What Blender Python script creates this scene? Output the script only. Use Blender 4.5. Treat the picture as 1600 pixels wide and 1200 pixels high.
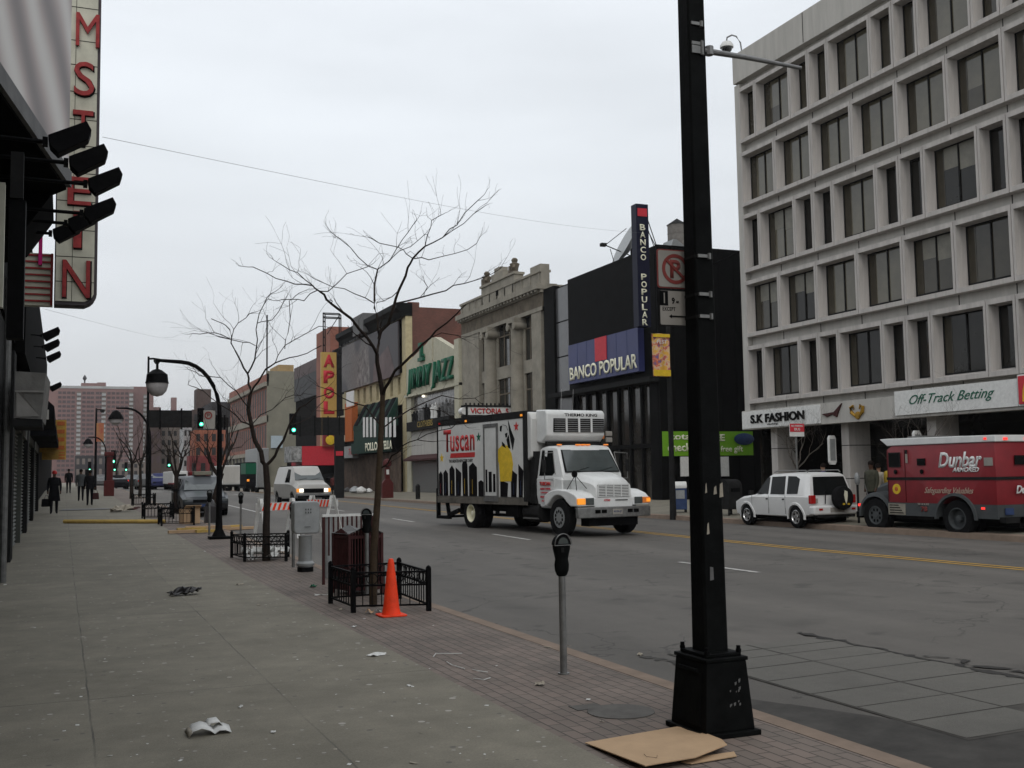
import bpy, bmesh, math, random
import numpy as np
from mathutils import Vector, Matrix
R_ = math.radians
random.seed(7)
S = bpy.context.scene
COL = S.collection
for o in list(bpy.data.objects): bpy.data.objects.remove(o)

# ------------------------------------------------------------ camera
FPX, CAMH = 1700.0, 1.7
def cam_axes(vx=97, vy=751, roll=R_(.9), f=FPX):
    d = np.array([(vx-800)/f, -(vy-600)/f, -1.0]); d /= np.linalg.norm(d)
    u0 = np.array([-math.sin(roll), math.cos(roll), 0]); b = np.array([0, 0, 1.])
    s = -u0@d; c = b@d; n = math.hypot(s, c); s /= n; c /= n
    if c < 0: s, c = -s, -c
    up = u0*c+b*s
    return np.stack([np.cross(d, up), d, up], 1)
CM = cam_axes()
cam_d = bpy.data.cameras.new('camera'); cam = bpy.data.objects.new('camera', cam_d); COL.objects.link(cam)
cam_d.sensor_width = 36; cam_d.lens = FPX/1600*36; cam_d.clip_start = .05; cam_d.clip_end = 3000
cam.matrix_world = Matrix.Translation((0, 0, CAMH)) @ Matrix([list(CM[:, i]) for i in range(3)]).to_4x4()
S.camera = cam
S.render.resolution_x, S.render.resolution_y = 1024, 768

# ------------------------------------------------------------ sky and sun: flat overcast afternoon
W = bpy.data.worlds.new('World'); S.world = W; W.use_nodes = True
nt = W.node_tree; N, L = nt.nodes, nt.links; N.clear()
out = N.new('ShaderNodeOutputWorld'); bg = N.new('ShaderNodeBackground'); L.new(bg.outputs[0], out.inputs[0])
tc = N.new('ShaderNodeTexCoord'); sep = N.new('ShaderNodeSeparateXYZ'); L.new(tc.outputs['Generated'], sep.inputs[0])
ramp = N.new('ShaderNodeValToRGB'); L.new(sep.outputs['Z'], ramp.inputs[0])
e = ramp.color_ramp.elements
e[0].position = 0.0; e[0].color = (.535, .545, .55, 1); e[1].position = .45; e[1].color = (.705, .74, .78, 1)
a = e.new(.14); a.color = (.585, .61, .635, 1); a = e.new(.27); a.color = (.655, .688, .72, 1); a = e.new(1); a.color = (.76, .785, .81, 1)
mp = N.new('ShaderNodeMapping'); mp.inputs['Scale'].default_value = (1.2, 1.2, 5.0); L.new(tc.outputs['Generated'], mp.inputs[0])
noi = N.new('ShaderNodeTexNoise'); noi.inputs['Scale'].default_value = 1.7; noi.inputs['Detail'].default_value = 5; noi.inputs['Roughness'].default_value = .5
L.new(mp.outputs[0], noi.inputs['Vector'])
mr = N.new('ShaderNodeMapRange'); mr.inputs[1].default_value = .3; mr.inputs[2].default_value = .7; mr.inputs[3].default_value = .90; mr.inputs[4].default_value = 1.08
L.new(noi.outputs[0], mr.inputs[0])
mul = N.new('ShaderNodeMix'); mul.data_type = 'RGBA'; mul.blend_type = 'MULTIPLY'; mul.inputs[0].default_value = 1
L.new(ramp.outputs[0], mul.inputs[6]); L.new(mr.outputs[0], mul.inputs[7])
sky = N.new('ShaderNodeTexSky'); sky.sky_type = 'NISHITA'; sky.sun_disc = False; sky.sun_elevation = R_(42); sky.sun_rotation = R_(200); sky.dust_density = 6
sb = N.new('ShaderNodeMix'); sb.data_type = 'RGBA'; sb.blend_type = 'MULTIPLY'; sb.inputs[0].default_value = 1; sb.inputs[7].default_value = (.10, .10, .10, 1)
L.new(sky.outputs[0], sb.inputs[6])
fin = N.new('ShaderNodeMix'); fin.data_type = 'RGBA'; fin.inputs[0].default_value = .06
L.new(mul.outputs[2], fin.inputs[6]); L.new(sb.outputs[2], fin.inputs[7]); L.new(fin.outputs[2], bg.inputs[0])
bg.inputs[1].default_value = 1.36
sun_d = bpy.data.lights.new('sun', 'SUN'); sun_d.energy = .6; sun_d.angle = R_(25); sun_d.color = (1, .97, .93)
sun = bpy.data.objects.new('sun', sun_d); COL.objects.link(sun); sun.rotation_euler = (R_(48), 0, R_(-20))
S.view_settings.view_transform = 'Standard'; S.view_settings.look = 'None'; S.view_settings.exposure = 0; S.view_settings.gamma = 1
S.render.engine = 'CYCLES'

# ------------------------------------------------------------ photo point -> place
def ray(px, py): return CM.T @ np.array([(px-800)/FPX, -(py-600)/FPX, -1.])
def PX(px, py, X=27.):
    r = ray(px, py); t = X/r[0]; return (r[1]*t, r[2]*t+CAMH)
def PY(px, py, Y):
    r = ray(px, py); t = Y/r[1]; return (r[0]*t, r[2]*t+CAMH)
def G(x, y):
    w = min(1., max(0., (22-x)/12.))
    return .012*max(0., min(y, 95)-20)*w
def road_z(x, y):
    return G(x, y)-.15+.10*(1-((x-13.05)/8.45)**2)
def walk_z(x, y):
    if x <= 4.7: return G(x, y)
    if x < 21.4: return road_z(x, y)
    return G(x, y)+max(0, min(.3, (x-21.5)*.3/5.5))
def PG(px, py, f=walk_z):
    z = 0.
    for _ in range(30):
        r = ray(px, py); t = (z-CAMH)/r[2]; x, y = r[0]*t, r[1]*t; z = .5*z+.5*f(x, y)
    return (x, y, f(x, y))

# ------------------------------------------------------------ materials
def mat(name, col, rough=.7, metal=0., var=.12, scale=6., bump=0., emit=0., ior=1.45, col2=None, spec=None, bscale=None, stretch=None):
    m = bpy.data.materials.new(name); m.use_nodes = True
    t = m.node_tree; n, l = t.nodes, t.links; b = n['Principled BSDF']
    b.inputs['Roughness'].default_value = rough; b.inputs['Metallic'].default_value = metal; b.inputs['IOR'].default_value = ior
    if spec is None and rough >= .5: spec = .22 if max(col) > .02 else .04
    if spec is not None: b.inputs['Specular IOR Level'].default_value = spec
    c = (*col, 1)
    if var > 0 or bump > 0:
        tc = n.new('ShaderNodeTexCoord'); no = n.new('ShaderNodeTexNoise'); no.inputs['Scale'].default_value = scale; no.inputs['Detail'].default_value = 6; no.inputs['Roughness'].default_value = .65
        vs_ = tc.outputs['Object']
        if stretch:
            mq_ = n.new('ShaderNodeMapping'); mq_.inputs['Scale'].default_value = stretch; l.new(vs_, mq_.inputs[0]); vs_ = mq_.outputs[0]
        l.new(vs_, no.inputs['Vector'])
    if var > 0:
        cr = n.new('ShaderNodeValToRGB'); cr.color_ramp.elements[0].position = .32; cr.color_ramp.elements[1].position = .68
        k2 = col2 or tuple(min(1, v*(1+var)) for v in col)
        k1 = col if col2 else tuple(v*(1-var) for v in col)
        cr.color_ramp.elements[0].color = (*k1, 1); cr.color_ramp.elements[1].color = (*k2, 1)
        l.new(no.outputs[0], cr.inputs[0]); l.new(cr.outputs[0], b.inputs['Base Color'])
    else: b.inputs['Base Color'].default_value = c
    if bump > 0:
        bn = n.new('ShaderNodeTexNoise'); bn.inputs['Scale'].default_value = bscale or scale*4; bn.inputs['Detail'].default_value = 5
        l.new(tc.outputs['Object'], bn.inputs['Vector'])
        bu = n.new('ShaderNodeBump'); bu.inputs['Strength'].default_value = bump; bu.inputs['Distance'].default_value = .02
        l.new(bn.outputs[0], bu.inputs['Height']); l.new(bu.outputs[0], b.inputs['Normal'])
    if emit > 0:
        b.inputs['Emission Color'].default_value = c; b.inputs['Emission Strength'].default_value = emit
    return m
def node_mix(t, blend, fac, a, b):
    m = t.nodes.new('ShaderNodeMix'); m.data_type = 'RGBA'; m.blend_type = blend
    for i, v in ((0, fac), (6, a), (7, b)):
        if hasattr(v, 'links') or isinstance(v, bpy.types.NodeSocket): t.links.new(v, m.inputs[i])
        elif i == 0: m.inputs[0].default_value = v
        else: m.inputs[i].default_value = (*v, 1)
    return m.outputs[2]
def brick_mat(name, c1, c2, mortar, w, h, rough=.85, axis='x', msize=.012, off=.5, var=.25, ns=1.5):
    """brick pattern on a wall facing x ('x'), facing y ('y') or lying flat ('z')"""
    m = bpy.data.materials.new(name); m.use_nodes = True
    t = m.node_tree; n, l = t.nodes, t.links; b = n['Principled BSDF']; b.inputs['Roughness'].default_value = rough
    tc = n.new('ShaderNodeTexCoord'); sp = n.new('ShaderNodeSeparateXYZ'); cb = n.new('ShaderNodeCombineXYZ'); l.new(tc.outputs['Object'], sp.inputs[0])
    a_, b_ = {'x': ('Y', 'Z'), 'y': ('X', 'Z'), 'z': ('Y', 'X')}[axis]
    l.new(sp.outputs[a_], cb.inputs[0]); l.new(sp.outputs[b_], cb.inputs[1])
    br = n.new('ShaderNodeTexBrick'); l.new(cb.outputs[0], br.inputs['Vector']); br.offset = off
    br.inputs['Color1'].default_value = (*c1, 1); br.inputs['Color2'].default_value = (*c2, 1); br.inputs['Mortar'].default_value = (*mortar, 1)
    br.inputs['Scale'].default_value = 1; br.inputs['Mortar Size'].default_value = msize; br.inputs['Brick Width'].default_value = w; br.inputs['Row Height'].default_value = h
    br.inputs['Bias'].default_value = 0; br.inputs['Mortar Smooth'].default_value = .2
    no = n.new('ShaderNodeTexNoise'); no.inputs['Scale'].default_value = ns; no.inputs['Detail'].default_value = 5; l.new(tc.outputs['Object'], no.inputs['Vector'])
    mr = n.new('ShaderNodeMapRange'); mr.inputs[1].default_value = .3; mr.inputs[2].default_value = .7; mr.inputs[3].default_value = 1-var; mr.inputs[4].default_value = 1+var; l.new(no.outputs[0], mr.inputs[0])
    l.new(node_mix(t, 'MULTIPLY', 1., br.outputs[0], mr.outputs[0]), b.inputs['Base Color'])
    bu = n.new('ShaderNodeBump'); bu.inputs['Strength'].default_value = .5; bu.inputs['Distance'].default_value = .01; bu.invert = True
    l.new(br.outputs['Fac'], bu.inputs['Height']); l.new(bu.outputs[0], b.inputs['Normal'])
    return m

def pavement_mat():
    m = bpy.data.materials.new('concrete_pavement'); m.use_nodes = True
    t = m.node_tree; n, l = t.nodes, t.links; b = n['Principled BSDF']; b.inputs['Roughness'].default_value = .85
    tc = n.new('ShaderNodeTexCoord'); V = tc.outputs['Object']
    def noise(s, d=5, r=.6):
        q = n.new('ShaderNodeTexNoise'); q.inputs['Scale'].default_value = s; q.inputs['Detail'].default_value = d; q.inputs['Roughness'].default_value = r; l.new(V, q.inputs['Vector']); return q.outputs[0]
    def mr(s, a, b_, c, d):
        q = n.new('ShaderNodeMapRange'); 
        for i, v in enumerate((a, b_, c, d)): q.inputs[i+1].default_value = v
        l.new(s, q.inputs[0]); return q.outputs[0]
    base = node_mix(t, 'MIX', mr(noise(.55, 6), .3, .7, 0, 1), (.140, .127, .096), (.190, .173, .134))
    fine = node_mix(t, 'MULTIPLY', 1., base, mr(noise(60, 3), .3, .7, .86, 1.14))
    sl = n.new('ShaderNodeVectorMath'); sl.operation = 'SNAP'; sl.inputs[1].default_value = (1.4, 5.4, 50); of = n.new('ShaderNodeVectorMath'); of.operation = 'SUBTRACT'; of.inputs[1].default_value = (.22, 9.25, 0); l.new(V, of.inputs[0]); l.new(of.outputs[0], sl.inputs[0])
    wn = n.new('ShaderNodeTexWhiteNoise'); l.new(sl.outputs[0], wn.inputs['Vector'])
    fine = node_mix(t, 'MULTIPLY', 1., fine, mr(wn.outputs['Value'], 0, 1, .92, 1.07))
    fine = node_mix(t, 'MULTIPLY', 1., fine, mr(noise(2.2, 7, .75), .35, .65, .86, 1.10))
    # chewing gum: pale and dark dots
    def dots(scale, rad, thr):
        v = n.new('ShaderNodeTexVoronoi'); v.inputs['Scale'].default_value = scale; l.new(V, v.inputs['Vector'])
        s1 = n.new('ShaderNodeMath'); s1.operation = 'LESS_THAN'; s1.inputs[1].default_value = rad; l.new(v.outputs['Distance'], s1.inputs[0])
        sp = n.new('ShaderNodeSeparateColor'); l.new(v.outputs['Color'], sp.inputs[0])
        s2 = n.new('ShaderNodeMath'); s2.operation = 'GREATER_THAN'; s2.inputs[1].default_value = thr; l.new(sp.outputs[0], s2.inputs[0])
        s3 = n.new('ShaderNodeMath'); s3.operation = 'MULTIPLY'; l.new(s1.outputs[0], s3.inputs[0]); l.new(s2.outputs[0], s3.inputs[1]); return s3.outputs[0]
    c = node_mix(t, 'MIX', dots(4.2, .11, .62), fine, (.34, .32, .29))
    c = node_mix(t, 'MIX', dots(5.1, .11, .6), c, (.10, .092, .08))
    c = node_mix(t, 'MIX', dots(11., .16, .72), c, (.27, .255, .23))
    # slab joints
    sp = n.new('ShaderNodeSeparateXYZ'); l.new(V, sp.inputs[0])
    wob = mr(noise(1.1, 3), .3, .7, -.008, .008)
    def joint(sock, off, per, w):
        a = n.new('ShaderNodeMath'); a.operation = 'ADD'; l.new(sock, a.inputs[0]); l.new(wob, a.inputs[1])
        a2 = n.new('ShaderNodeMath'); a2.operation = 'SUBTRACT'; l.new(a.outputs[0], a2.inputs[0]); a2.inputs[1].default_value = off
        p = n.new('ShaderNodeMath'); p.operation = 'PINGPONG'; p.inputs[1].default_value = per/2; l.new(a2.outputs[0], p.inputs[0])
        q = n.new('ShaderNodeMath'); q.operation = 'LESS_THAN'; q.inputs[1].default_value = w; l.new(p.outputs[0], q.inputs[0]); return q.outputs[0]
    jy = joint(sp.outputs['Y'], 9.25, 5.4, .012); jx = joint(sp.outputs['X'], .22, 1.4, .007)
    jm = n.new('ShaderNodeMath'); jm.operation = 'MAXIMUM'; l.new(jy, jm.inputs[0]); l.new(jx, jm.inputs[1])
    jf = n.new('ShaderNodeMath'); jf.operation = 'MULTIPLY'; l.new(jm.outputs[0], jf.inputs[0]); l.new(mr(noise(.8, 3), .38, .62, .12, .85), jf.inputs[1])
    c = node_mix(t, 'MIX', jf.outputs[0], c, (.05, .046, .04))
    l.new(c, b.inputs['Base Color'])
    bu = n.new('ShaderNodeBump'); bu.inputs['Strength'].default_value = .25; bu.inputs['Distance'].default_value = .01; l.new(noise(90, 3), bu.inputs['Height']); l.new(bu.outputs[0], b.inputs['Normal'])
    return m
def asphalt_mat(name, c0, c1, cracks=True):
    m = bpy.data.materials.new(name); m.use_nodes = True
    t = m.node_tree; n, l = t.nodes, t.links; b = n['Principled BSDF']; b.inputs['Roughness'].default_value = .8
    tc = n.new('ShaderNodeTexCoord'); V = tc.outputs['Object']
    mpn = n.new('ShaderNodeMapping'); mpn.inputs['Scale'].default_value = (1, .16, 1); l.new(V, mpn.inputs[0])
    def noise(s, d=5, r=.6, vec=V):
        q = n.new('ShaderNodeTexNoise'); q.inputs['Scale'].default_value = s; q.inputs['Detail'].default_value = d; q.inputs['Roughness'].default_value = r; l.new(vec, q.inputs['Vector']); return q.outputs[0]
    def mr(s, a, b_, c, d):
        q = n.new('ShaderNodeMapRange')
        for i, v in enumerate((a, b_, c, d)): q.inputs[i+1].default_value = v
        l.new(s, q.inputs[0]); return q.outputs[0]
    c = node_mix(t, 'MIX', mr(noise(.45, 6, .6, mpn.outputs[0]), .35, .65, 0, 1), c0, c1)
    c = node_mix(t, 'MIX', mr(noise(.9, 4, .5), .58, .72, 0, .55), c, tuple(v*.66 for v in c0))
    c = node_mix(t, 'MULTIPLY', 1., c, mr(noise(120, 2), .3, .7, .8, 1.2))
    c = node_mix(t, 'MULTIPLY', 1., c, mr(noise(2.5, 8, .75), .35, .65, .93, 1.06))
    if cracks:
        sx = n.new('ShaderNodeSeparateXYZ'); l.new(V, sx.inputs[0]); wv = n.new('ShaderNodeMath'); wv.operation = 'PINGPONG'; wv.inputs[1].default_value = .95; l.new(sx.outputs['X'], wv.inputs[0])
        c = node_mix(t, 'MULTIPLY', 1., c, mr(wv.outputs[0], .1, .85, .88, 1.07))
        c = node_mix(t, 'MIX', mr(noise(1.4, 2, .4), .66, .70, 0, .6), c, tuple(v*.55 for v in c0))
        v = n.new('ShaderNodeTexVoronoi'); v.feature = 'DISTANCE_TO_EDGE'; v.inputs['Scale'].default_value = .35
        w = n.new('ShaderNodeVectorMath'); w.operation = 'ADD'; nn = n.new('ShaderNodeTexNoise'); nn.inputs['Scale'].default_value = 1.5; nn.inputs['Detail'].default_value = 6
        l.new(V, nn.inputs['Vector']); l.new(V, w.inputs[0]); l.new(nn.outputs[1], w.inputs[1]); l.new(w.outputs[0], v.inputs['Vector'])
        s = n.new('ShaderNodeMath'); s.operation = 'LESS_THAN'; s.inputs[1].default_value = .0045; l.new(v.outputs[0], s.inputs[0])
        f = n.new('ShaderNodeMath'); f.operation = 'MULTIPLY'; l.new(s.outputs[0], f.inputs[0]); l.new(mr(noise(.3, 2), .42, .52, 0, .75), f.inputs[1])
        c = node_mix(t, 'MIX', f.outputs[0], c, tuple(v*.45 for v in c0))
    l.new(c, b.inputs['Base Color'])
    bu = n.new('ShaderNodeBump'); bu.inputs['Strength'].default_value = .35; bu.inputs['Distance'].default_value = .01; l.new(noise(140, 2), bu.inputs['Height']); l.new(bu.outputs[0], b.inputs['Normal'])
    return m
M = {}
def mk(name, *a, **k): M[name] = mat(name, *a, **k); return M[name]
mk('black_paint', (.0055, .006, .006), .55, var=.35, scale=9, bump=.15)
mk('black_iron', (.005, .005, .0055), .55, var=.3, scale=20)
mk('black_rubber', (.010, .010, .0105), .85, var=.25, scale=12)
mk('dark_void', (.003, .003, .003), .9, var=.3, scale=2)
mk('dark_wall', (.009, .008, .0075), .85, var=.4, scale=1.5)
mk('dark_grey', (.018, .018, .018), .7, var=.25, scale=4)
mk('mid_grey', (.12, .12, .12), .7, var=.2, scale=4)
mk('galvanised', (.20, .20, .20), .5, .6, var=.2, scale=14, bump=.08)
mk('dull_steel', (.17, .17, .165), .45, .5, var=.25, scale=10)
mk('silver_paint', (.27, .28, .28), .45, .3, var=.12, scale=6)
mk('chrome', (.5, .5, .5), .25, .9, var=.1, scale=6)
mk('truck_white', (.62, .63, .62), .35, var=.08, scale=3)
mk('box_white', (.54, .54, .52), .5, var=.12, scale=1.6)
mk('grimy_trim', (.11, .10, .085), .7, var=.35, scale=3)
mk('suv_white', (.62, .62, .61), .3, var=.04, scale=3)
mk('armour_red', (.20, .012, .018), .45, var=.14, scale=2.2)
mk('red_paint', (.45, .03, .03), .5, var=.12, scale=6)
mk('sign_red', (.50, .035, .05), .5, var=.1, scale=6)
mk('white_paint', (.62, .62, .60), .55, var=.12, scale=8)
mk('road_white', (.42, .41, .39), .7, var=.35, scale=7)
mk('road_yellow', (.42, .25, .05), .75, var=.28, scale=5)
mk('yellow_paint', (.62, .42, .03), .55, var=.15, scale=6)
mk('orange_plastic', (.80, .055, .015), .5, var=.16, scale=7)
mk('orange_paint', (.40, .11, .03), .6, var=.15, scale=6)
mk('blue_sign', (.030, .036, .12), .45, var=.12, scale=1)
mk('blue_paint', (.03, .05, .12), .5, var=.2, scale=5)
mk('cream_letter', (.72, .70, .55), .6, var=.05, scale=6)
mk('green_banner', (.14, .32, .02), .6, var=.1, scale=2)
mk('store_green', (.008, .095, .05), .5, var=.12, scale=5)
mk('awning_green', (.008, .034, .024), .7, var=.2, scale=3)
mk('maroon', (.045, .014, .014), .7, var=.3, scale=8)
mk('kiosk_red', (.075, .014, .013), .55, var=.2, scale=5)
mk('glass_dark', (.012, .013, .013), .06, var=.2, scale=.7, ior=1.6)
mk('glass_car', (.007, .008, .008), .14, var=0, ior=1.4, spec=.18)
mk('glass_screen', (.05, .06, .06), .06, var=.2, scale=1.5, ior=1.7)
mk('glass_tan', (.09, .08, .055), .08, var=.25, scale=.6, ior=1.6)
mk('glass_brown', (.035, .030, .020), .08, var=.35, scale=.6, ior=1.5)
mk('glass_black', (.012, .011, .009), .07, var=.3, scale=.6, ior=1.4)
mk('precast', (.42, .405, .375), .85, var=.13, scale=1.3, bump=.1, stretch=(2, 2, .22))
mk('precast_side', (.42, .395, .372), .85, var=.16, scale=2.5, bump=.1, stretch=(2, 2, .25))
mk('precast_joint', (.05, .047, .043), .9, var=.2)
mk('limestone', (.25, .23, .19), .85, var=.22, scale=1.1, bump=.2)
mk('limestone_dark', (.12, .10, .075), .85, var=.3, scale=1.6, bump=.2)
mk('cream_stucco', (.42, .40, .31), .85, var=.12, scale=1.5)
mk('cream_trim', (.42, .36, .22), .8, var=.14, scale=3)
mk('beige_wall', (.20, .19, .15), .9, var=.12, scale=.7)
mk('black_metal_panel', (.0055, .0055, .0055), .6, var=.3, scale=1.2)
mk('wood_pole', (.042, .029, .018), .85, var=.35, scale=10, bump=.3)
mk('bark', (.022, .016, .013), .9, var=.4, scale=14, bump=.3)
mk('bark_pale', (.075, .064, .055), .9, var=.3, scale=12)
mk('cardboard', (.45, .31, .19), .85, var=.08, scale=5)
mk('paper', (.60, .60, .58), .7, var=.1, scale=12)
mk('scrap_tan', (.30, .27, .22), .8, var=.2, scale=12)
mk('plastic_black', (.015, .013, .014), .35, var=.3, scale=20)
mk('lamp_green', (.05, .95, .55), .4, var=0, emit=1.6)
mk('lamp_green_core', (.75, 1., .9), .4, var=0, emit=1.6)
mk('lamp_head', (1., .93, .78), .4, var=0, emit=1.5)
mk('lamp_amber', (1., .34, .03), .4, var=0, emit=.5)
mk('lamp_red', (1., .05, .04), .4, var=0, emit=.9)
mk('amber_lens', (.75, .22, .04), .3, var=0)
mk('red_lens', (.35, .012, .012), .25, var=0)
mk('skin_dark', (.075, .04, .026), .6, var=.08)
mk('skin_mid', (.25, .14, .09), .6, var=.08)
mk('cloth_black', (.010, .010, .012), .9, var=.3, scale=9)
mk('cloth_grey', (.055, .06, .062), .9, var=.2, scale=9)
mk('cloth_navy', (.03, .035, .10), .9, var=.2, scale=9)
mk('cloth_olive', (.05, .05, .035), .9, var=.3, scale=9)
mk('cloth_yellow', (.42, .28, .03), .9, var=.2, scale=9)
mk('hair', (.012, .009, .008), .8, var=.2)
mk('lumber', (.48, .33, .10), .8, var=.18, scale=5)
M['pavement'] = pavement_mat()
M['asphalt'] = asphalt_mat('asphalt', (.068, .062, .054), (.112, .102, .090))
M['patch'] = asphalt_mat('patched_concrete', (.078, .074, .064), (.105, .099, .086), False)
M['pavers'] = brick_mat('brick_pavers', (.122, .100, .084), (.165, .128, .107), (.052, .042, .036), .205, .102, axis='z', msize=.006, var=.25, ns=.8)
M['brick_red'] = brick_mat('red_brick', (.25, .075, .045), (.31, .105, .065), (.16, .11, .09), .22, .075, axis='x', var=.2, ns=.5)
M['brick_brown'] = brick_mat('brown_brick', (.11, .038, .026), (.145, .05, .035), (.09, .05, .04), .22, .075, axis='y', var=.3, ns=.5)
M['brick_yellow'] = brick_mat('yellow_brick', (.34, .22, .08), (.42, .28, .12), (.25, .2, .12), .22, .075, axis='y', var=.15, ns=.8)
mk('kerb_stone', (.205, .155, .120), .85, var=.16, scale=3, bump=.15)

# ------------------------------------------------------------ mesh building
class MB:
    def __init__(s): s.v = []; s.f = []; s.m = []
    def add(s, vs, fs, mi=0):
        o = len(s.v); s.v += [tuple(map(float, p)) for p in vs]
        for f in fs: s.f.append([o+i for i in f]); s.m.append(mi)
        return s
    def box(s, x0, x1, y0, y1, z0, z1, mi=0):
        vs = [(x, y, z) for x in (x0, x1) for y in (y0, y1) for z in (z0, z1)]
        return s.add(vs, [(0, 1, 3, 2), (4, 6, 7, 5), (0, 4, 5, 1), (2, 3, 7, 6), (0, 2, 6, 4), (1, 5, 7, 3)], mi)
    def frame_box(s, O, A, B, C, mi=0):
        """box from corner O spanned by vectors A, B, C"""
        O, A, B, C = map(Vector, (O, A, B, C))
        vs = [O+A*i+B*j+C*k for i in (0, 1) for j in (0, 1) for k in (0, 1)]
        return s.add(vs, [(0, 1, 3, 2), (4, 6, 7, 5), (0, 4, 5, 1), (2, 3, 7, 6), (0, 2, 6, 4), (1, 5, 7, 3)], mi)
    def prism(s, pts, axis, a0, a1, mi=0, taper=None):
        """extrude a 2d outline. axis 'y': pts are (x,z); 'x': (y,z); 'z': (x,y)"""
        def P(p, a): return {'y': (p[0], a, p[1]), 'x': (a, p[0], p[1]), 'z': (p[0], p[1], a)}[axis]
        n = len(pts); p2 = pts
        if taper:
            cx = sum(p[0] for p in pts)/n; cy = sum(p[1] for p in pts)/n
            p2 = [(cx+(p[0]-cx)*taper, cy+(p[1]-cy)*taper) for p in pts]
        vs = [P(p, a0) for p in pts]+[P(p, a1) for p in p2]
        fs = [list(range(n)), list(range(2*n-1, n-1, -1))]+[(i, (i+1) % n, n+(i+1) % n, n+i) for i in range(n)]
        return s.add(vs, fs, mi)
    def ring(s, c, ax, r, n, sq=1.0):
        ax = Vector(ax).normalized(); a = ax.orthogonal().normalized()
        if abs(ax.z) < .9: a = (Vector((0, 0, 1))-ax*ax.z).normalized()
        else: a = (Vector((0, 1, 0))-ax*ax.y).normalized()
        b = ax.cross(a)
        return [Vector(c)+a*(r*math.cos(t+math.pi/n))+b*(r*sq*math.sin(t+math.pi/n)) for t in [2*math.pi*i/n for i in range(n)]]
    def loft(s, rings, mi=0, cap=True, close=True):
        n = len(rings[0]); vs = [p for r in rings for p in r]; fs = []
        for k in range(len(rings)-1):
            for i in range(n if close else n-1): fs.append((k*n+i, k*n+(i+1) % n, (k+1)*n+(i+1) % n, (k+1)*n+i))
        if cap: fs.append(list(range(n))[::-1]); fs.append([(len(rings)-1)*n+i for i in range(n)])
        return s.add(vs, fs, mi)
    def tube(s, pts, rad, n=8, mi=0, cap=True, sq=1.0):
        pts = [Vector(p) for p in pts]
        if not hasattr(rad, '__len__'): rad = [rad]*len(pts)
        rs = []
        for i, p in enumerate(pts):
            d = (pts[min(i+1, len(pts)-1)]-pts[max(i-1, 0)])
            rs.append(s.ring(p, d, rad[i], n, sq))
        return s.loft(rs, mi, cap)
    def cyl(s, c, r, z0, z1, n=16, mi=0, r2=None):
        return s.tube([(c[0], c[1], z0), (c[0], c[1], z1)], [r, r if r2 is None else r2], n, mi)
    def lathe(s, prof, c=(0, 0, 0), axis='z', n=20, mi=0, cap=True):
        """prof: list of (radius, height along the axis)"""
        rs = []
        for r, h in prof:
            r = max(r, .0005); q = []
            for i in range(n):
                t = 2*math.pi*i/n; a, b = r*math.cos(t), r*math.sin(t)
                q.append({'z': (c[0]+a, c[1]+b, c[2]+h), 'y': (c[0]+a, c[1]+h, c[2]+b), 'x': (c[0]+h, c[1]+a, c[2]+b)}[axis])
            rs.append(q)
        return s.loft(rs, mi, cap)
    def quad(s, *p, mi=0): return s.add(p, [list(range(len(p)))], mi)
    def wall(s, O, R, U, Nn, Wd, Hh, holes, depth, mi=0, mr=None, back=False):
        """front with rectangular openings (u0,u1,v0,v1) and their reveals"""
        O, R, U, Nn = map(Vector, (O, R, U, Nn)); mr = mi if mr is None else mr
        us = sorted({0, Wd, *[h[0] for h in holes], *[h[1] for h in holes]}); vs_ = sorted({0, Hh, *[h[2] for h in holes], *[h[3] for h in holes]})
        P = lambda u, v, d=0: O+R*u+U*v-Nn*d
        for i in range(len(us)-1):
            for j in range(len(vs_)-1):
                uc, vc = (us[i]+us[i+1])/2, (vs_[j]+vs_[j+1])/2
                if any(h[0] < uc < h[1] and h[2] < vc < h[3] for h in holes): continue
                s.quad(P(us[i], vs_[j]), P(us[i+1], vs_[j]), P(us[i+1], vs_[j+1]), P(us[i], vs_[j+1]), mi=mi)
        for a, b, c, d in holes:
            for (u0, v0, u1, v1) in ((a, c, b, c), (b, c, b, d), (b, d, a, d), (a, d, a, c)):
                s.quad(P(u0, v0), P(u1, v1), P(u1, v1, depth), P(u0, v0, depth), mi=mr)
            if back: s.quad(P(a, c, depth), P(b, c, depth), P(b, d, depth), P(a, d, depth), mi=mr)
        return s
    def mesh(s, name, mats, ang=35):
        me = bpy.data.meshes.new(name); me.from_pydata(s.v, [], s.f)
        for m in mats: me.materials.append(M[m] if isinstance(m, str) else m)
        me.polygons.foreach_set('material_index', s.m)
        bm = bmesh.new(); bm.from_mesh(me); bmesh.ops.recalc_face_normals(bm, faces=bm.faces); bm.to_mesh(me); bm.free()
        if ang:
            me.polygons.foreach_set('use_smooth', [True]*len(me.polygons)); me.set_sharp_from_angle(angle=R_(ang))
        me.update(); return me
    def build(s, name, mats, parent=None, ang=35, bevel=0, seg=2, loc=None):
        if not isinstance(mats, (list, tuple)): mats = [mats]
        o = bpy.data.objects.new(name, s.mesh(name, mats, ang)); COL.objects.link(o)
        if parent: o.parent = parent
        if loc: o.location = loc
        if bevel:
            b = o.modifiers.new('bevel', 'BEVEL'); b.width = bevel; b.segments = seg; b.limit_method = 'ANGLE'; b.angle_limit = R_(35); b.harden_normals = False
        return o
def thing(name, label, cat, loc=(0, 0, 0), rot=0, group=None):
    o = bpy.data.objects.new(name, None); COL.objects.link(o); o.location = loc; o.rotation_euler = (0, 0, rot); o.empty_display_size = .2
    o['label'] = label; o['category'] = cat
    if group: o['group'] = group
    return o
def tag(o, label, cat, group=None, kind=None):
    o['label'] = label; o['category'] = cat
    if group: o['group'] = group
    if kind: o['kind'] = kind
    return o
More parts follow.
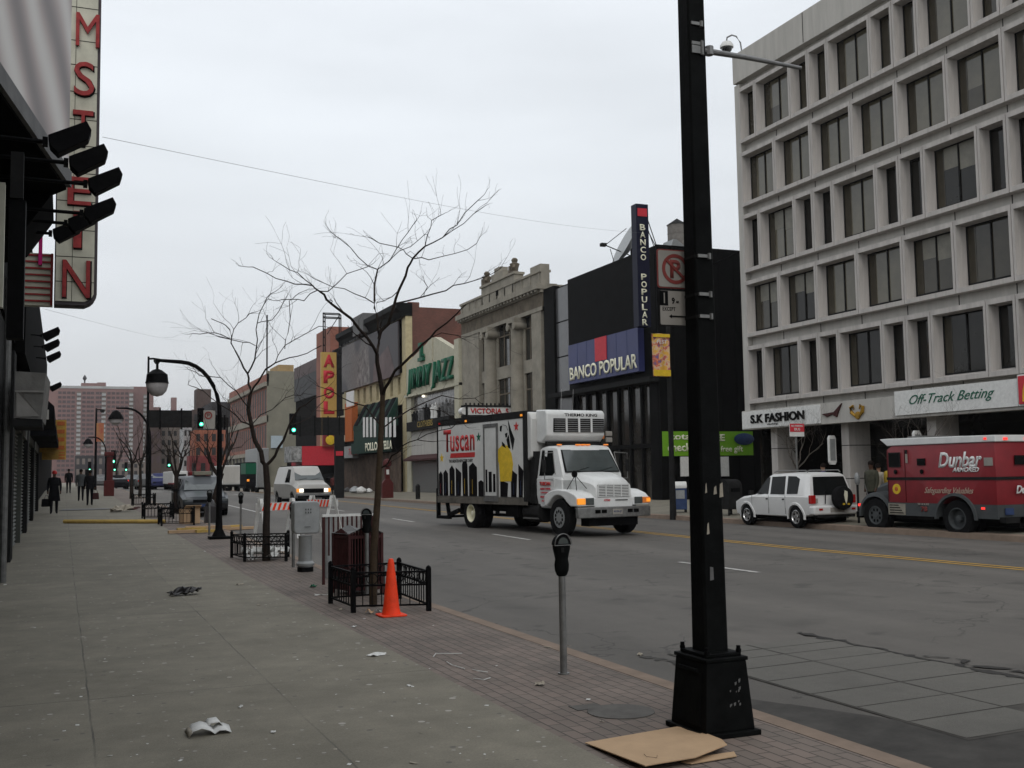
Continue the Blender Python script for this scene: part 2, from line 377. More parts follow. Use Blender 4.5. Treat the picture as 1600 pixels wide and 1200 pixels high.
def struct(o): o['kind'] = 'structure'; return o
def keep(o, root):
    """geometry of o was given in world coordinates; keep it there under root"""
    r = Matrix.Translation(root.location) @ Matrix.Rotation(root.rotation_euler.z, 4, 'Z')
    o.data.transform(r.inverted()); return o
def dup(root, loc, rot=None, label=None):
    c = root.copy(); COL.objects.link(c); c.location = loc
    if rot is not None: c.rotation_euler = (0, 0, rot)
    if label: c['label'] = label
    def rec(a, b):
        for ch in list(a.children):
            d = ch.copy(); COL.objects.link(d); d.parent = b; rec(ch, d)
    rec(root, c); return c
DG = None
def baked(o):
    """bake modifiers into the object's mesh"""
    dg = bpy.context.evaluated_depsgraph_get(); me = bpy.data.meshes.new_from_object(o.evaluated_get(dg)); me.name = o.name
    o.modifiers.clear(); o.data = me; return o
def cut(o, cutters):
    tmp = []
    for c in cutters:
        k = c.build('cutter', [o.data.materials[0]]); tmp.append(k)
        b = o.modifiers.new('cut', 'BOOLEAN'); b.operation = 'DIFFERENCE'; b.solver = 'EXACT'; b.object = k
    par = o.parent; o.parent = None
    bpy.context.view_layer.update(); baked(o); o.parent = par
    for k in tmp: bpy.data.objects.remove(k)
    o.data.polygons.foreach_set('use_smooth', [True]*len(o.data.polygons)); o.data.set_sharp_from_angle(angle=R_(30))
    return o
def text_on(string, C, R, U, w, h, m, parent=None, ext=.012, shear=0., bold=0., name='lettering', spacing=1.):
    """lettering centred on C, reading along R, up U, fitted to w x h"""
    cu = bpy.data.curves.new('lettering', 'FONT'); cu.body = string; cu.size = 1; cu.shear = shear; cu.offset = bold; cu.space_character = spacing; cu.resolution_u = 3
    t = bpy.data.objects.new('tmp', cu); COL.objects.link(t); bpy.context.view_layer.update()
    me = bpy.data.meshes.new_from_object(t.evaluated_get(bpy.context.evaluated_depsgraph_get())); bpy.data.objects.remove(t)
    bm = bmesh.new(); bm.from_mesh(me)
    xs = [v.co.x for v in bm.verts]; ys = [v.co.y for v in bm.verts]; x0, x1, y0, y1 = min(xs), max(xs), min(ys), max(ys)
    r = bmesh.ops.extrude_face_region(bm, geom=bm.faces[:]); 
    for v in [g for g in r['geom'] if isinstance(g, bmesh.types.BMVert)]: v.co.z += 1
    C, R, U = Vector(C), Vector(R).normalized(), Vector(U).normalized(); Nn = R.cross(U)
    for v in bm.verts:
        a = ((v.co.x-x0)/(x1-x0)-.5)*w; b = ((v.co.y-y0)/(y1-y0)-.5)*h
        v.co = C+R*a+U*b+Nn*(ext if v.co.z > .5 else -.002)
    bmesh.ops.recalc_face_normals(bm, faces=bm.faces); bm.to_mesh(me); bm.free()
    me.materials.clear(); me.materials.append(M[m] if isinstance(m, str) else m); me.name = name
    for p in me.polygons: p.material_index = 0
    o = bpy.data.objects.new(name, me); COL.objects.link(o)
    if parent: o.parent = parent
    return o
XR, YR, ZU = (1, 0, 0), (0, 1, 0), (0, 0, 1)
FACE_STREET = dict(R=(0, -1, 0), U=ZU)      # far side fronts, seen from the street
FACE_CAM = dict(R=XR, U=ZU)                 # things facing back down the pavement
# ============================================================ GROUND
def sheet(name, xs, ys, zf, m, dz=0.):
    mb = MB(); nx = len(xs)
    vs = [(x, y, zf(x, y)+dz) for y in ys for x in xs]
    fs = [(j*nx+i, j*nx+i+1, (j+1)*nx+i+1, (j+1)*nx+i) for j in range(len(ys)-1) for i in range(nx-1)]
    return mb.add(vs, fs).build(name, m)
YS = [-8, 0, 10, 18, 20, 22]+list(range(26, 96, 4))+[95, 110, 150, 260, 420]
YF = [-8]+list(range(0, 140, 1))+[150, 260, 420]
xs_road = [4.6+16.9*i/24 for i in range(25)]
struct(sheet('ground', [-700, -200, -60, -1, 4.6, 21.5, 60, 200, 900], [-60, 0, 40, 95, 200, 500, 1200, 2500], lambda x, y: (min(G(x, y)-1.0, -.6) if y < 420 else .2), 'beige_wall'))
struct(sheet('pavement', [-14, -1.2, 1, 3.0], YS, lambda x, y: G(x, y), 'pavement'))
struct(sheet('brick_pavement', [3.0, 4.42], YS, lambda x, y: G(x, y), 'pavers'))
kb = MB()
for a, b in zip(YS[:-1], YS[1:]):
    za, zb = G(4.5, a), G(4.5, b)
    kb.add([(4.42, a, za+.003), (4.58, a, za+.003), (4.60, a, za-.02), (4.61, a, za-.3), (4.42, b, zb+.003), (4.58, b, zb+.003), (4.60, b, zb-.02), (4.61, b, zb-.3)], [(0, 1, 5, 4), (1, 2, 6, 5), (2, 3, 7, 6)])
struct(kb.build('near_kerb', 'kerb_stone'))
struct(sheet('road', xs_road, YF, road_z, 'asphalt'))
kb = MB()
for a, b in zip(YS[:-1], YS[1:]):
    za, zb = walk_z(21.5, a), walk_z(21.5, b)
    kb.add([(21.42, a, za-.3), (21.44, a, za), (21.7, a, za+.02), (21.42, b, zb-.3), (21.44, b, zb), (21.7, b, zb+.02)], [(0, 1, 4, 3), (1, 2, 5, 4)])
struct(kb.build('far_kerb', 'kerb_stone'))
struct(sheet('far_pavement', [21.68, 23, 25, 27, 36], YS, walk_z, 'pavement', .0))
# road markings
def stripe(name, x, w, y0, y1, m, dz=.006):
    ys = list(np.linspace(y0, y1, max(2, int((y1-y0)/2)+1)))
    return sheet(name, [x-w/2, x, x+w/2], ys, road_z, m, dz)
struct(stripe('yellow_centre_line', 14.98, .11, 2, 140, 'road_yellow')); struct(stripe('yellow_centre_line', 15.26, .11, 2, 140, 'road_yellow'))
for y0 in np.arange(7.2, 120, 9.9)-.0:
    struct(stripe('white_lane_dash', 11.05, .11, y0+8.6-9.9, y0+8.6-9.9+2.6, 'road_white'))
struct(stripe('white_lane_line', 7.7, .12, 46, 60, 'road_white'))
for y0 in (88, 91, 94): struct(sheet('stop_bar', [5.5, 10, 14], [y0, y0+.5], road_z, 'road_white', .007))
# repaired concrete slabs in the carriageway and the utility cover in the pavers
mk('joint_dirt', (.060, .056, .050), .8, var=.3, scale=3); mk('wet_tar', (.048, .045, .041), .75, var=.35, scale=3)
def ragged(name, pts, m, dz, seed=1, jit=.05):
    r_ = random.Random(seed); out = []
    for (a, b), (c, d) in zip(pts, pts[1:]+pts[:1]):
        k = max(2, int(math.hypot(c-a, d-b)/.12))
        for i in range(k): out.append((a+(c-a)*i/k+r_.uniform(-jit, jit), b+(d-b)*i/k+r_.uniform(-jit, jit)))
    c0 = (sum(p[0] for p in pts)/len(pts), sum(p[1] for p in pts)/len(pts)); mb = MB(); n = len(out)
    vs = [(x, y, road_z(x, y)+dz) for x, y in out]+[(c0[0]*.5+x*.5, c0[1]*.5+y*.5, road_z(c0[0]*.5+x*.5, c0[1])+dz) for x, y in out]+[(*c0, road_z(*c0)+dz)]
    mb.add(vs, [(i, (i+1) % n, n+(i+1) % n, n+i) for i in range(n)]+[(n+i, n+(i+1) % n, 2*n) for i in range(n)])
    return struct(mb.build(name, m))
ragged('dark_asphalt_patch', [(4.66, 3.0), (7.6, 3.2), (7.4, 5.3), (6.3, 6.0), (5.62, 6.4), (4.66, 8.6)], 'wet_tar', .004, 3, .04)
mb = MB(); rp = random.Random(6)
ys_ = [5.75, 6.3, 6.85, 7.4, 8.0, 8.55, 9.0, 9.35, 9.65]
struct(sheet('slab_base', [5.62, 6.2, 6.9, 7.52], [5.72, 6.5, 7.5, 8.5, 9.66], road_z, 'joint_dirt', .0065))
for (a, b) in ((5.64, 6.55), (6.56, 7.48)):
    for c, d in zip(ys_[:-1], ys_[1:]):
        if a > 6 and c < 6.2: continue
        q = [(a+rp.uniform(0, .012), c+rp.uniform(.004, .018)), (b-rp.uniform(0, .012), c+rp.uniform(.004, .018)), (b-rp.uniform(0, .012), d-rp.uniform(.002, .012)), (a+rp.uniform(0, .012), d-rp.uniform(.002, .012))]
        mb.quad(*[(x, y, road_z(x, y)+.0095) for x, y in q])
struct(mb.build('concrete_slabs', 'patch'))
# broken tarry edge along the far side of the slabs and a short pothole line
mb = MB(); e0 = []; w0 = 0.
for k in range(60):
    y = 5.6+k*.075; w0 = .6*w0+rp.uniform(-.035, .035); th_ = rp.uniform(.012, .06) if rp.random() < .75 else .11; e0 += [(7.49+w0-th_*.5, y, road_z(7.5, y)+.012), (7.49+w0+th_*.7, y, road_z(7.5, y)+.012)]
mb.add(e0, [(2*k, 2*k+1, 2*k+3, 2*k+2) for k in range(59)]); mb.add([(x+.18+.05*math.sin(y*9), y*.9+.9, z) for x, y, z in e0[:70]], [(2*k, 2*k+1, 2*k+3, 2*k+2) for k in range(34) if k % 5])
struct(mb.build('tar_crack', mat('old_tar', (.034, .032, .03), .8, var=.3)))
for k in range(7): x, y = 5.35+k*.05+rp.uniform(-.06, .06), 9.6-k*.16; ragged('tar_crack', [(x-.06, y-.05), (x+.06, y-.06), (x+.05, y+.05), (x-.05, y+.06)], 'wet_tar', .005+.0003*k, 40+k, .03)
mk('cover_grey', (.095, .09, .083), .8, var=.25, scale=5)
tag(MB().prism([(3.70+.24*math.cos(t)*1.0, 7.02+.24*math.sin(t)) for t in [math.pi*k/12 for k in range(24)]], 'z', 0, .006).box(3.44, 3.66, 7.18, 7.34, 0, .005).build('utility_cover', 'cover_grey'), 'round grey utility cover set in the brick pavers behind the black pole', 'utility cover')

# ============================================================ WHITE OFFICE BUILDING (far right)
XB = 27.0
ob = thing('office_building', 'white precast concrete office building with rows of deep-set windows above shops', 'building', (27.3, 39.1, 0))
def kb_(mb, name, mats, root, **k): return keep(mb.build(name, mats, root, **k), root)
rows = [('n', 4.66, 6.78), ('w', 7.51, 9.59), ('n', 10.30, 12.48), ('w', 13.18, 15.23), ('n', 15.98, 18.09)]
mb = MB()
mb.box(27.55, 46, 10, 39.1, 4.1, 19.2)                       # body
for za_, zb_ in zip([4.1]+[r[2]+.1 for r in rows], [r[1]-.1 for r in rows]+[19.2]): mb.box(27.3, 27.548, 10, 39.1, za_, zb_)
mb.box(27.3, 30.6, 10, 39.1, 3.45, 4.08)
for (k, z0, z1), zt in zip(rows, [r[1] for r in rows[1:]]+[18.58]):
    for y in np.arange(39.1-2.37, 10, -2.37): mb.box(27.29, 27.31, y-.018, y+.018, z1+.18, zt-.16, 1)
for y in np.arange(39.1-2.37, 10, -2.37): mb.box(27.29, 27.31, y-.018, y+.018, 4.22, 4.5, 1)
kb_(mb, 'wall', ['precast', 'precast_joint'], ob, ang=0)
mb = MB(); mb.box(26.98, 27.45, 10, 39.28, 18.58, 19.87)
for y in np.arange(39.1-4.74, 10, -4.74): mb.box(26.972, 26.985, y-.018, y+.018, 18.62, 19.85, 1)
kb_(mb, 'parapet', ['precast', 'precast_joint'], ob, ang=0)
def window_unit(w, h, outer_w, wide):
    """precast ring with splayed recess; local origin at the lower far corner, -y along the front"""
    mb = MB(); d = .42; t = (outer_w-w)/2; zb, zt = -.16, h+.17
    o = [(0, zb), (-outer_w, zb), (-outer_w, zt), (0, zt)]; i_ = [(-t, 0), (-t-w, 0), (-t-w, h), (-t, h)]; j_ = [(-t-.05, .10), (-t-w+.03, .10), (-t-w+.03, h-.03), (-t-.05, h-.03)]
    V = [(-.02, *p) for p in o]+[(-.02, *p) for p in i_]+[(d, *p) for p in j_]+[(.3, *p) for p in o]
    F = []
    for k in range(4):
        n = (k+1) % 4; F += [(k, n, 4+n, 4+k), (4+k, 4+n, 8+n, 8+k), (12+k, 12+n, n, k)]
    mb.add(V, F)
    return mb.mesh('window', [M['precast_side']], 20), j_
def pane_mesh(j, wide, gm):
    mb = MB(); gm, vr = gm; y0, y1 = j[1][0], j[0][0]; z0, z1 = j[0][1], j[2][1]; d = .40
    mb.quad((d, y0, z0), (d, y1, z0), (d, y1, z1), (d, y0, z1), mi=0)
    fr = .05
    for a, b, c, e_ in ((y0, y1, z0, z0+fr), (y0, y1, z1-fr, z1), (y0, y0+fr, z0, z1), (y1-fr, y1, z0, z1)): mb.box(d-.03, d-.002, a, b, c, e_, 1)
    if wide:
        ym = (y0+y1)/2; mb.box(d-.04, d-.003, ym-.025, ym+.025, z0+.05, z1-.05, 1)
        mb.box(d-.012, d-.001, y1-.38, y1-.06, z0+.05, z1-.05, 2)
        if vr == 1: mb.box(d-.008, d-.001, y0+.05, ym-.03, z0+.05, z1-.05, 2)
        if vr == 2: mb.box(d-.008, d-.001, y0+.05, ym-.03, z0+(z1-z0)*.55, z1-.05, 3); mb.box(d-.008, d-.001, ym+.03, y1-.39, z0+(z1-z0)*.62, z1-.05, 3)
        if vr == 3: mb.box(d-.008, d-.001, ym+.03, y1-.39, z0+.05, z0+(z1-z0)*.4, 2)
    return mb.mesh('pane', [M[gm], M['dark_grey'], M['glass_brown'], M['window_blind']], 0)
mk('window_blind', (.15, .14, .11), .35, var=.2, scale=3)
rw = random.Random(8)
cache = {}
def add_window(y, z0, z1, w, ow, wide, gm):
    h = round(z1-z0, 2); key = (w, h)
    if key not in cache: cache[key] = window_unit(w, h, ow, wide)
    me, j = cache[key]; gm = (gm, rw.choice((0, 0, 1, 2, 3)) if gm != 'glass_tan' or rw.random() < .6 else 0)
    if (key, gm) not in cache: cache[(key, gm)] = pane_mesh(j, wide, gm)
    o = bpy.data.objects.new('window', me); COL.objects.link(o); o.parent = ob; o.location = (-.3, y-39.1, z0)
    p = bpy.data.objects.new('pane', cache[(key, gm)]); COL.objects.link(p); p.parent = o
rg = random.Random(3)
for ri, (k, z0, z1) in enumerate(rows):  # tan in upper rows: reflected sky and curtains put into the glass colour
    if k == 'w':
        y = 38.89; i = 0
        while y > 16:
            gm = 'glass_tan' if ri == 3 else ['glass_brown', 'glass_black', 'glass_tan', 'glass_tan', 'glass_brown', 'glass_brown'][min(i, 5)]
            add_window(y, z0, z1, 2.15, 2.345, True, gm); y -= 2.37; i += 1
    else:
        y = 38.9; seq = ['n']; i = 0
        while y > 16:
            kind = 'nwn'[i % 3]
            up = ri == 4
            if kind == 'w': add_window(y, z0, z1, 2.18, 2.36, True, 'glass_tan' if (up or (ri == 2 and i < 6)) else 'glass_black'); y -= 2.385
            else: add_window(y, z0, z1, .96, 1.15, False, 'glass_brown' if ri == 4 else 'glass_black'); y -= 1.178
            i += 1
# corner strip, ground floor, fascia
mb = MB(); mb.box(27.05, 27.3, 38.92, 39.3, 3.6, 18.5); mb.box(27.3, 27.6, 39.1, 39.45, 3.6, 18.4); kb_(mb, 'corner_pier', 'precast', ob, ang=0)
for i in range(6):
    y = 37.92-i*4.45; mb = MB()
    mb.box(27.35, 28.35, y-.42, y, 0.1, 3.5); mb.box(27.344, 28.356, y-.426, y+.006, 2.55, 2.58, 1); mb.box(27.344, 28.356, y-.426, y+.006, 1.3, 1.33, 1)
    kb_(mb, 'pillar', ['precast_side', 'precast_joint'], ob, ang=0)
mb = MB(); mb.box(30.4, 30.6, 10, 39.1, -.2, 3.45); mb.box(27.5, 30.6, 10, 39.0, 3.40, 3.448); mb.box(27.6, 46, 38.9, 39.08, -.2, 3.45)
kb_(mb, 'shop_front', 'glass_black', ob, ang=0)
mb = MB(); mb.box(26.86, 27.32, 14, 39.25, 3.40, 4.20); kb_(mb, 'fascia', 'precast', ob, ang=0)
def panel(root, name, Y0, Y1, z0, z1, m, X=26.84, t=.03):
    return kb_(MB().box(X-t, X, Y1, Y0, z0, z1), name, m, root, ang=0)
ob_sign = panel(ob, 'sign_panel', 39.2, 34.0, 3.44, 4.16, 'white_paint', 26.855, .035)
def st(string, Y0, Y1, z0, z1, m, root, X, **k):
    o = text_on(string, (X, (Y0+Y1)/2, (z0+z1)/2), (0, -1, 0), ZU, abs(Y0-Y1), z1-z0, M[m] if isinstance(m, str) else m, root, **k); return keep(o, root)
st('S.K FASHION', 38.55, 34.95, 3.64, 4.00, 'black_paint', ob, 26.82, bold=.03, ext=.04)
st('clothing', 37.4, 36.7, 3.50, 3.60, 'dark_grey', ob, 26.82)
kb_(MB().prism([(33.9, 3.78), (33.2, 3.82), (32.75, 4.12), (32.95, 3.80), (33.05, 3.62), (33.3, 3.74), (33.6, 3.66)], 'x', 26.80, 26.86), 'bird_emblem', 'maroon', ob, ang=0)
mb = MB(); mb.lathe([(.02, -.06), (.13, -.05), (.15, 0)], (26.85, 31.9, 3.62), 'x', 12)
for s in (-1, 1):
    mb.tube([(26.82, 31.9+s*.1, 3.6), (26.80, 31.9+s*.3, 3.75), (26.80, 31.9+s*.34, 3.93), (26.80, 31.9+s*.2, 3.98), (26.8, 31.9+s*.15, 3.85)], [.05, .07, .06, .05, .03], 6)
kb_(mb, 'gilt_emblem', mat('gilt', (.33, .19, .03), .5, .3, var=.3, scale=20), ob)
panel(ob, 'sign_panel', 29.92, 24.62, 3.50, 4.34, 'white_paint', 26.855, .06)
st('Off-Track Betting', 29.2, 25.5, 3.74, 4.16, mat('script_green', (.01, .10, .06), .5, var=.05), ob, 26.79, shear=.5, bold=.0, ext=.01)
panel(ob, 'sign_panel', 24.58, 23.2, 3.5, 4.45, 'white_paint', 26.82, .05)
panel(ob, 'sign_panel', 24.53, 23.25, 3.55, 4.40, 'sign_red', 26.765, .03)
mb = MB()
for k in (0, 1):
    c = 24.12-k*.42
    mb.tube([(26.72, c+.2, 3.62), (26.72, c+.17, 3.95), (26.72, c+.08, 4.22), (26.72, c, 4.28), (26.72, c-.08, 4.22), (26.72, c-.17, 3.95), (26.72, c-.2, 3.66)], .05, 6)
kb_(mb, 'yellow_arches', 'yellow_paint', ob)
# vertical blade signs on the second and third pillars
for i, (yy) in enumerate([33.62, 29.15]):
    t = thing('blade_sign', ['narrow white blade sign on the pillar behind the white suv', 'narrow white blade sign on the pillar above the red armoured truck'][i], 'sign', (27.0, yy, 2.4), group='blade signs on the pillars')
    MB().prism([(-.16, -.45), (-.1, -.55), (.1, -.55), (.16, -.45), (.16, .45), (.1, .55), (-.1, .55), (-.16, .45)], 'y', -.05, .05).build('panel', 'white_paint', t, ang=0)
    MB().prism([(-.12, -.40), (.12, -.40), (.12, .42), (-.12, .42)], 'y', -.056, -.051).build('face', 'silver_paint', t, ang=0)
    MB().tube([(.1, 0, .47), (.38, 0, .47)], .02, 6).tube([(.1, 0, -.47), (.38, 0, -.47)], .02, 6).build('bracket', 'black_iron', t)
# dome camera on the roof edge
dc = thing('security_camera', 'small white dome camera on a curved arm at the roof edge of the white building', 'camera', (27.1, 38.7, 19.8))
MB().tube([(0, 0, 0), (-.03, .05, .5), (-.1, .25, .85), (-.15, .5, 1.0), (-.2, .8, 1.0), (-.2, .85, .85)], .035, 6).build('arm', 'galvanised', dc)
MB().lathe([(.02, .1), (.2, .05), (.3, -.1), (.3, -.2)], (-.2, .85, .75), 'z', 14).build('housing', 'white_paint', dc)
MB().lathe([(.24, 0), (.22, -.12), (.12, -.24), (.01, -.28)], (-.2, .85, .55), 'z', 14).build('dome', 'glass_dark', dc)
tag(MB().tube([(27.0, 46.6, 11.3), (27.1, 43, 10.9), (27.2, 39.2, 11.25)], .03, 5).build('roof_cable', 'black_rubber'), 'dark cable between the black bank roof and the white building', 'cable')

# ============================================================ BLACK BANK BUILDING
YB = 46.5
bank = thing('bank_building', 'black metal clad bank building with blue sign panel and tall dark windows', 'building', (27, YB, 0))
zr = PX(994, 395)[1]; zr2 = PX(889, 439)[1]
mb = MB()
mb.box(27.0, 27.4, YB+.05, 56.6, 6.35, zr); mb.box(27.4, 45, YB, 60.0, -.2, zr-.05)
mb.box(27.0, 27.4, 58.6, 60.05, -.2, zr)
kb_(mb, 'wall', 'black_metal_panel', bank, ang=0)
mb = MB(); zs_ = PY(1100, 388, YB)[1]; mb.box(27.0, 36, YB-.1, YB, -.2, zs_)
for x in np.arange(27.0, 36, .9): mb.box(x, x+.05, YB-.13, YB-.1, -.2, zs_)
kb_(mb, 'side_wall', 'black_metal_panel', bank, ang=0)
mb = MB()
pst = (PX(878, 445)[1]-2.3)/5
for k in range(5): mb.box(27.15, 27.2, 56.62, 58.58, 2.3+k*pst, 2.3+(k+.965)*pst)
kb_(mb, 'stair_window', mat('grey_glass', (.07, .07, .072), .2, var=.2, scale=.6, ior=1.6), bank, ang=0)
mb = MB(); mb.box(26.5, 27.4, YB-.05, 58.55, 6.1, 6.35); kb_(mb, 'canopy', 'dark_grey', bank, ang=0)
mb = MB()
for y in np.arange(YB+.9, 56.4, 1.25): mb.box(27.22, 27.36, y-.10, y+.10, 0, 6.1)
mb.box(27.2, 27.37, YB+.9, 56.4, 2.9, 3.1)
mb.box(27.0, 27.4, YB+.05, YB+.9, 0, 6.1)
kb_(mb, 'mullion', 'black_metal_panel', bank, ang=0)
kb_(MB().box(27.38, 27.399, YB+.9, 56.4, .3, 6.1), 'glazing', mat('bronze_glass', (.035, .032, .028), .1, var=.5, scale=.7, ior=1.5), bank, ang=0)
kb_(MB().prism([(28, zr-.9), (28, zr-.3), (34, zr+.3), (40, zr-.3), (40, zr-.9)], 'y', 58.2, 60.4), 'roof_plant', 'dark_grey', bank, ang=0)
# blue fascia sign
fs = thing('bank_sign', 'wide blue sign panel lettered in white with a red square on the black bank', 'sign', (26.8, 51.5, 7))
y0, z0b = PX(889, 598, 26.6); y1, z1b = PX(998, 580, 26.6); z0t = PX(889, 540, 26.6)[1]
mb = MB().box(26.6, 26.95, y1, y0, z1b, z0t)
for k in range(1, 7): yy = y1+(y0-y1)*k/7; mb.box(26.593, 26.6, yy-.012, yy+.012, z1b, z0t, 1)
kb_(mb, 'panel', ['blue_sign', 'blue_paint'], fs, ang=0)
ya, yb_ = PX(930, 560, 26.58)[0], PX(948, 560, 26.58)[0]
kb_(MB().box(26.56, 26.592, yb_, ya, z1b+.95, z0t), 'square_emblem', 'sign_red', fs, ang=0)
st('BANCO POPULAR', PX(891, 585, 26.6)[0], PX(996, 565, 26.6)[0], z1b+.18, z1b+.92, 'cream_letter', fs, 26.585, bold=.02, ext=.03)
# blade sign above the roof
bs = thing('blade_sign', 'tall narrow navy blade sign standing above the black bank roof', 'sign', (26.4, 46.2, 8))
xa, za = PY(994, 318, 46.2); xb, zb_ = PY(1012, 510, 46.2)
xa = PY(996, 420, 46.2)[0]; xb = PY(1015, 420, 46.2)[0]; zb_ = PY(1005, 510, 46.2)[1]
kb_(MB().box(xa, xb, 46.2, 46.7, zb_, za), 'panel', mat('navy_sign', (.006, .007, .022), .5, var=.1), bs, ang=0)
kb_(MB().box(xa+.08, xb-.08, 46.17, 46.2, za-.62, za-.22), 'square_emblem', 'sign_red', bs, ang=0)
hh = (za-zb_-1.0)/13.6
zz = za-.98
for k, ch in enumerate('BANCO POPULAR'):
    if ch != ' ': keep(text_on(ch, ((xa+xb)/2, 46.19, zz-hh/2), XR, ZU, .30 if ch != 'I' else .1, hh*.82, M['cream_letter'], bs, bold=.02), bs)
    zz -= hh*(1.0 if ch != ' ' else 1.6)
mb = MB()
for z in (za-.3, za-1.0): mb.tube([(xb, 46.5, z), (xb+1.6, 48, zr), ], .025, 5)
for z in (za-.8,): mb.tube([(xb, 46.5, z), (xb+.9, 47.2, zr)], .02, 5)
kb_(mb, 'strut', 'black_iron', bs)
# satellite dish, water tank
dx, dz_ = PY(975, 392, 54); 
dish = thing('satellite_dish', 'grey satellite dish seen edge on above the black bank roof', 'satellite dish', (28.2, 51.0, zr))
mb = MB(); mb.lathe([(.02, 0), (.5, .06), (.95, .22), (1.3, .45)], (0, 0, 0), 'z', 24)
d_o = mb.build('reflector', 'silver_paint', dish); d_o.location = (0, 0, .9); d_o.rotation_euler = (R_(-10), R_(-62), 0)
MB().cyl((0, 0), .08, -.1, .9, 8).build('mount', 'dark_grey', dish)
mb = MB(); mb.tube([(0, 0, .4), (-1.5, .2, .95)], .03, 5).tube([(-.3, 0, 1.9), (-1.5, .2, .95)], .02, 5).tube([(-1.0, .1, -.1), (-1.2, .2, .75)], .02, 5).box(-1.75, -1.45, .1, .35, .88, 1.05); mb.build('feed_arm', 'dark_grey', dish)
wx, wz = PY(1058, 360, 75)
wt = thing('water_tank', 'grey wooden rooftop water tank with conical roof behind the black bank', 'water tank', (wx, 75, 0))
zt_ = PY(1058, 352, 75)[1]; zb2 = PY(1058, 392, 75)[1]
mb = MB(); mb.cyl((0, 0), .78, zb2-1, zt_, 20); 
for k in range(5): mb.cyl((0, 0), .80, zb2-.8+k*(zt_-zb2+.6)/5, zb2-.76+k*(zt_-zb2+.6)/5, 20)
mb.build('tank', mat('weathered_wood', (.15, .14, .13), .9, var=.2, scale=5), wt)
MB().lathe([(.85, 0), (.02, .55)], (0, 0, zt_), 'z', 20).build('roof', 'dark_grey', wt)
MB().box(-.7, .7, -.7, .7, 2, zb2-1).build('stand', 'black_iron', wt)
# pale roof hut by the pole
tag(MB().prism([(0, 0), (1.6, 0), (.5, .75), (.3, .75)], 'y', 0, 1).build('roof_vent', 'silver_paint', loc=(28.4, 47.5, zr-.1)), 'small pale peaked roof vent right of the pole above the black wall', 'roof vent')
# green banner on the side wall
gb = thing('bank_banner', 'bright green banner about checking and a free gift hung on the black wall', 'banner', (29, 46, 3))
x0, zt1 = PY(1036, 675, 46.2); x1, zb1 = PY(1178, 712, 46.2)
zt1 = PY(1100, 674, 46.2)[1]; zb1 = PY(1100, 712, 46.2)[1]
kb_(MB().box(x0, x1, 46.24, 46.30, zb1, zt1), 'cloth', 'green_banner', gb, ang=0)
Hh = zt1-zb1
def bt(s, fa, fb, za, zb, m='cream_letter', **k):
    W_ = x1-x0; keep(text_on(s, (x0+W_*(fa+fb)/2, 46.235, zb1+Hh*(za+zb)/2), XR, ZU, W_*(fb-fa), Hh*(zb-za), M[m], gb, **k), gb)
bt('totally', .08, .42, .58, .92, bold=.02); bt('FREE', .46, .68, .60, .88, bold=.03); bt('checking', .05, .42, .08, .52, bold=.02); bt('& free gift', .56, .88, .08, .40, bold=.01)
mb = MB(); mb.lathe([(.02, -.03), (.55, -.02), (.6, .0)], (x1-.55, 46.2, zb1+Hh*.68), 'y', 20); q = kb_(mb, 'oval_badge', 'blue_paint', gb); 
for v in q.data.vertices: v.co.z = (v.co.z-(zb1+Hh*.68-3))*.5+(zb1+Hh*.68-3)
for i, (pa, pb) in enumerate([(1063, 1082), (1126, 1139)]):
    xa, za = PY(pa, 712, 46.25); xb, zb_ = PY(pb, 744, 46.25)
    t = tag(kb_(MB().box(xa, xb, 46.22, 46.3, zb_, za-.05), 'poster', 'paper', gb, ang=0), '', ''); t.parent = None; t.location = gb.location
    tag(t, ['white paper poster left of the pole below the green banner', 'white paper poster right of the pole below the green banner'][i], 'poster', 'posters below the green banner')
mk('glass_far', (.02, .018, .018), .5, var=.3, spec=.2)
# ============================================================ STONE THEATRE WITH IONIC COLUMNS
def yx(px, py, X=27.): return PX(px, py, X)[0]
def zx(px, py, X=27.): return PX(px, py, X)[1]
th = thing('theatre_building', 'limestone theatre front with giant Ionic columns and a figured parapet', 'building', (27, 60.3, 0))
Y0, Y1 = 60.2, yx(721, 500)
zpar = zx(847, 418); zcor = zx(844, 444); zfr = zx(832, 490)
zub = zx(818, 563); zlt = zx(818, 583)
mb = MB()
ops = []
for a, b in ((819, 834), (777, 803), (743, 760)):
    ya, yb2 = yx(a, 540, 27.2), yx(b, 540, 27.2); ops += [(Y1-ya, Y1-yb2, zub, zfr), (Y1-ya, Y1-yb2, 4.2, zlt)]
mb.wall((27.2, Y1, 0), (0, -1, 0), ZU, (-1, 0, 0), Y1-Y0, zfr+.3, ops, .16, 0, 0)
mb.box(27.55, 45, Y0, Y1, 0, zpar-1)
keep(mb.build('wall', 'limestone', th, ang=0), th)
for o in ops: keep(MB().box(27.35, 27.37, Y1-o[1], Y1-o[0], o[2], o[3]).build('glazing', 'glass_dark', th, ang=0), th)
for o in ops:
    mb = MB(); ya, yb2 = Y1-o[1], Y1-o[0]; n = 2 if yb2-ya < 2 else 3
    for k in range(n+1): y = ya+(yb2-ya)*k/n; mb.box(27.31, 27.345, y-.05, y+.05, o[2], o[3])
    mb.box(27.32, 27.346, ya, yb2, o[2]+(o[3]-o[2])*.72, o[2]+(o[3]-o[2])*.72+.1)
    keep(mb.build('window', 'limestone_dark', th, ang=0), th)
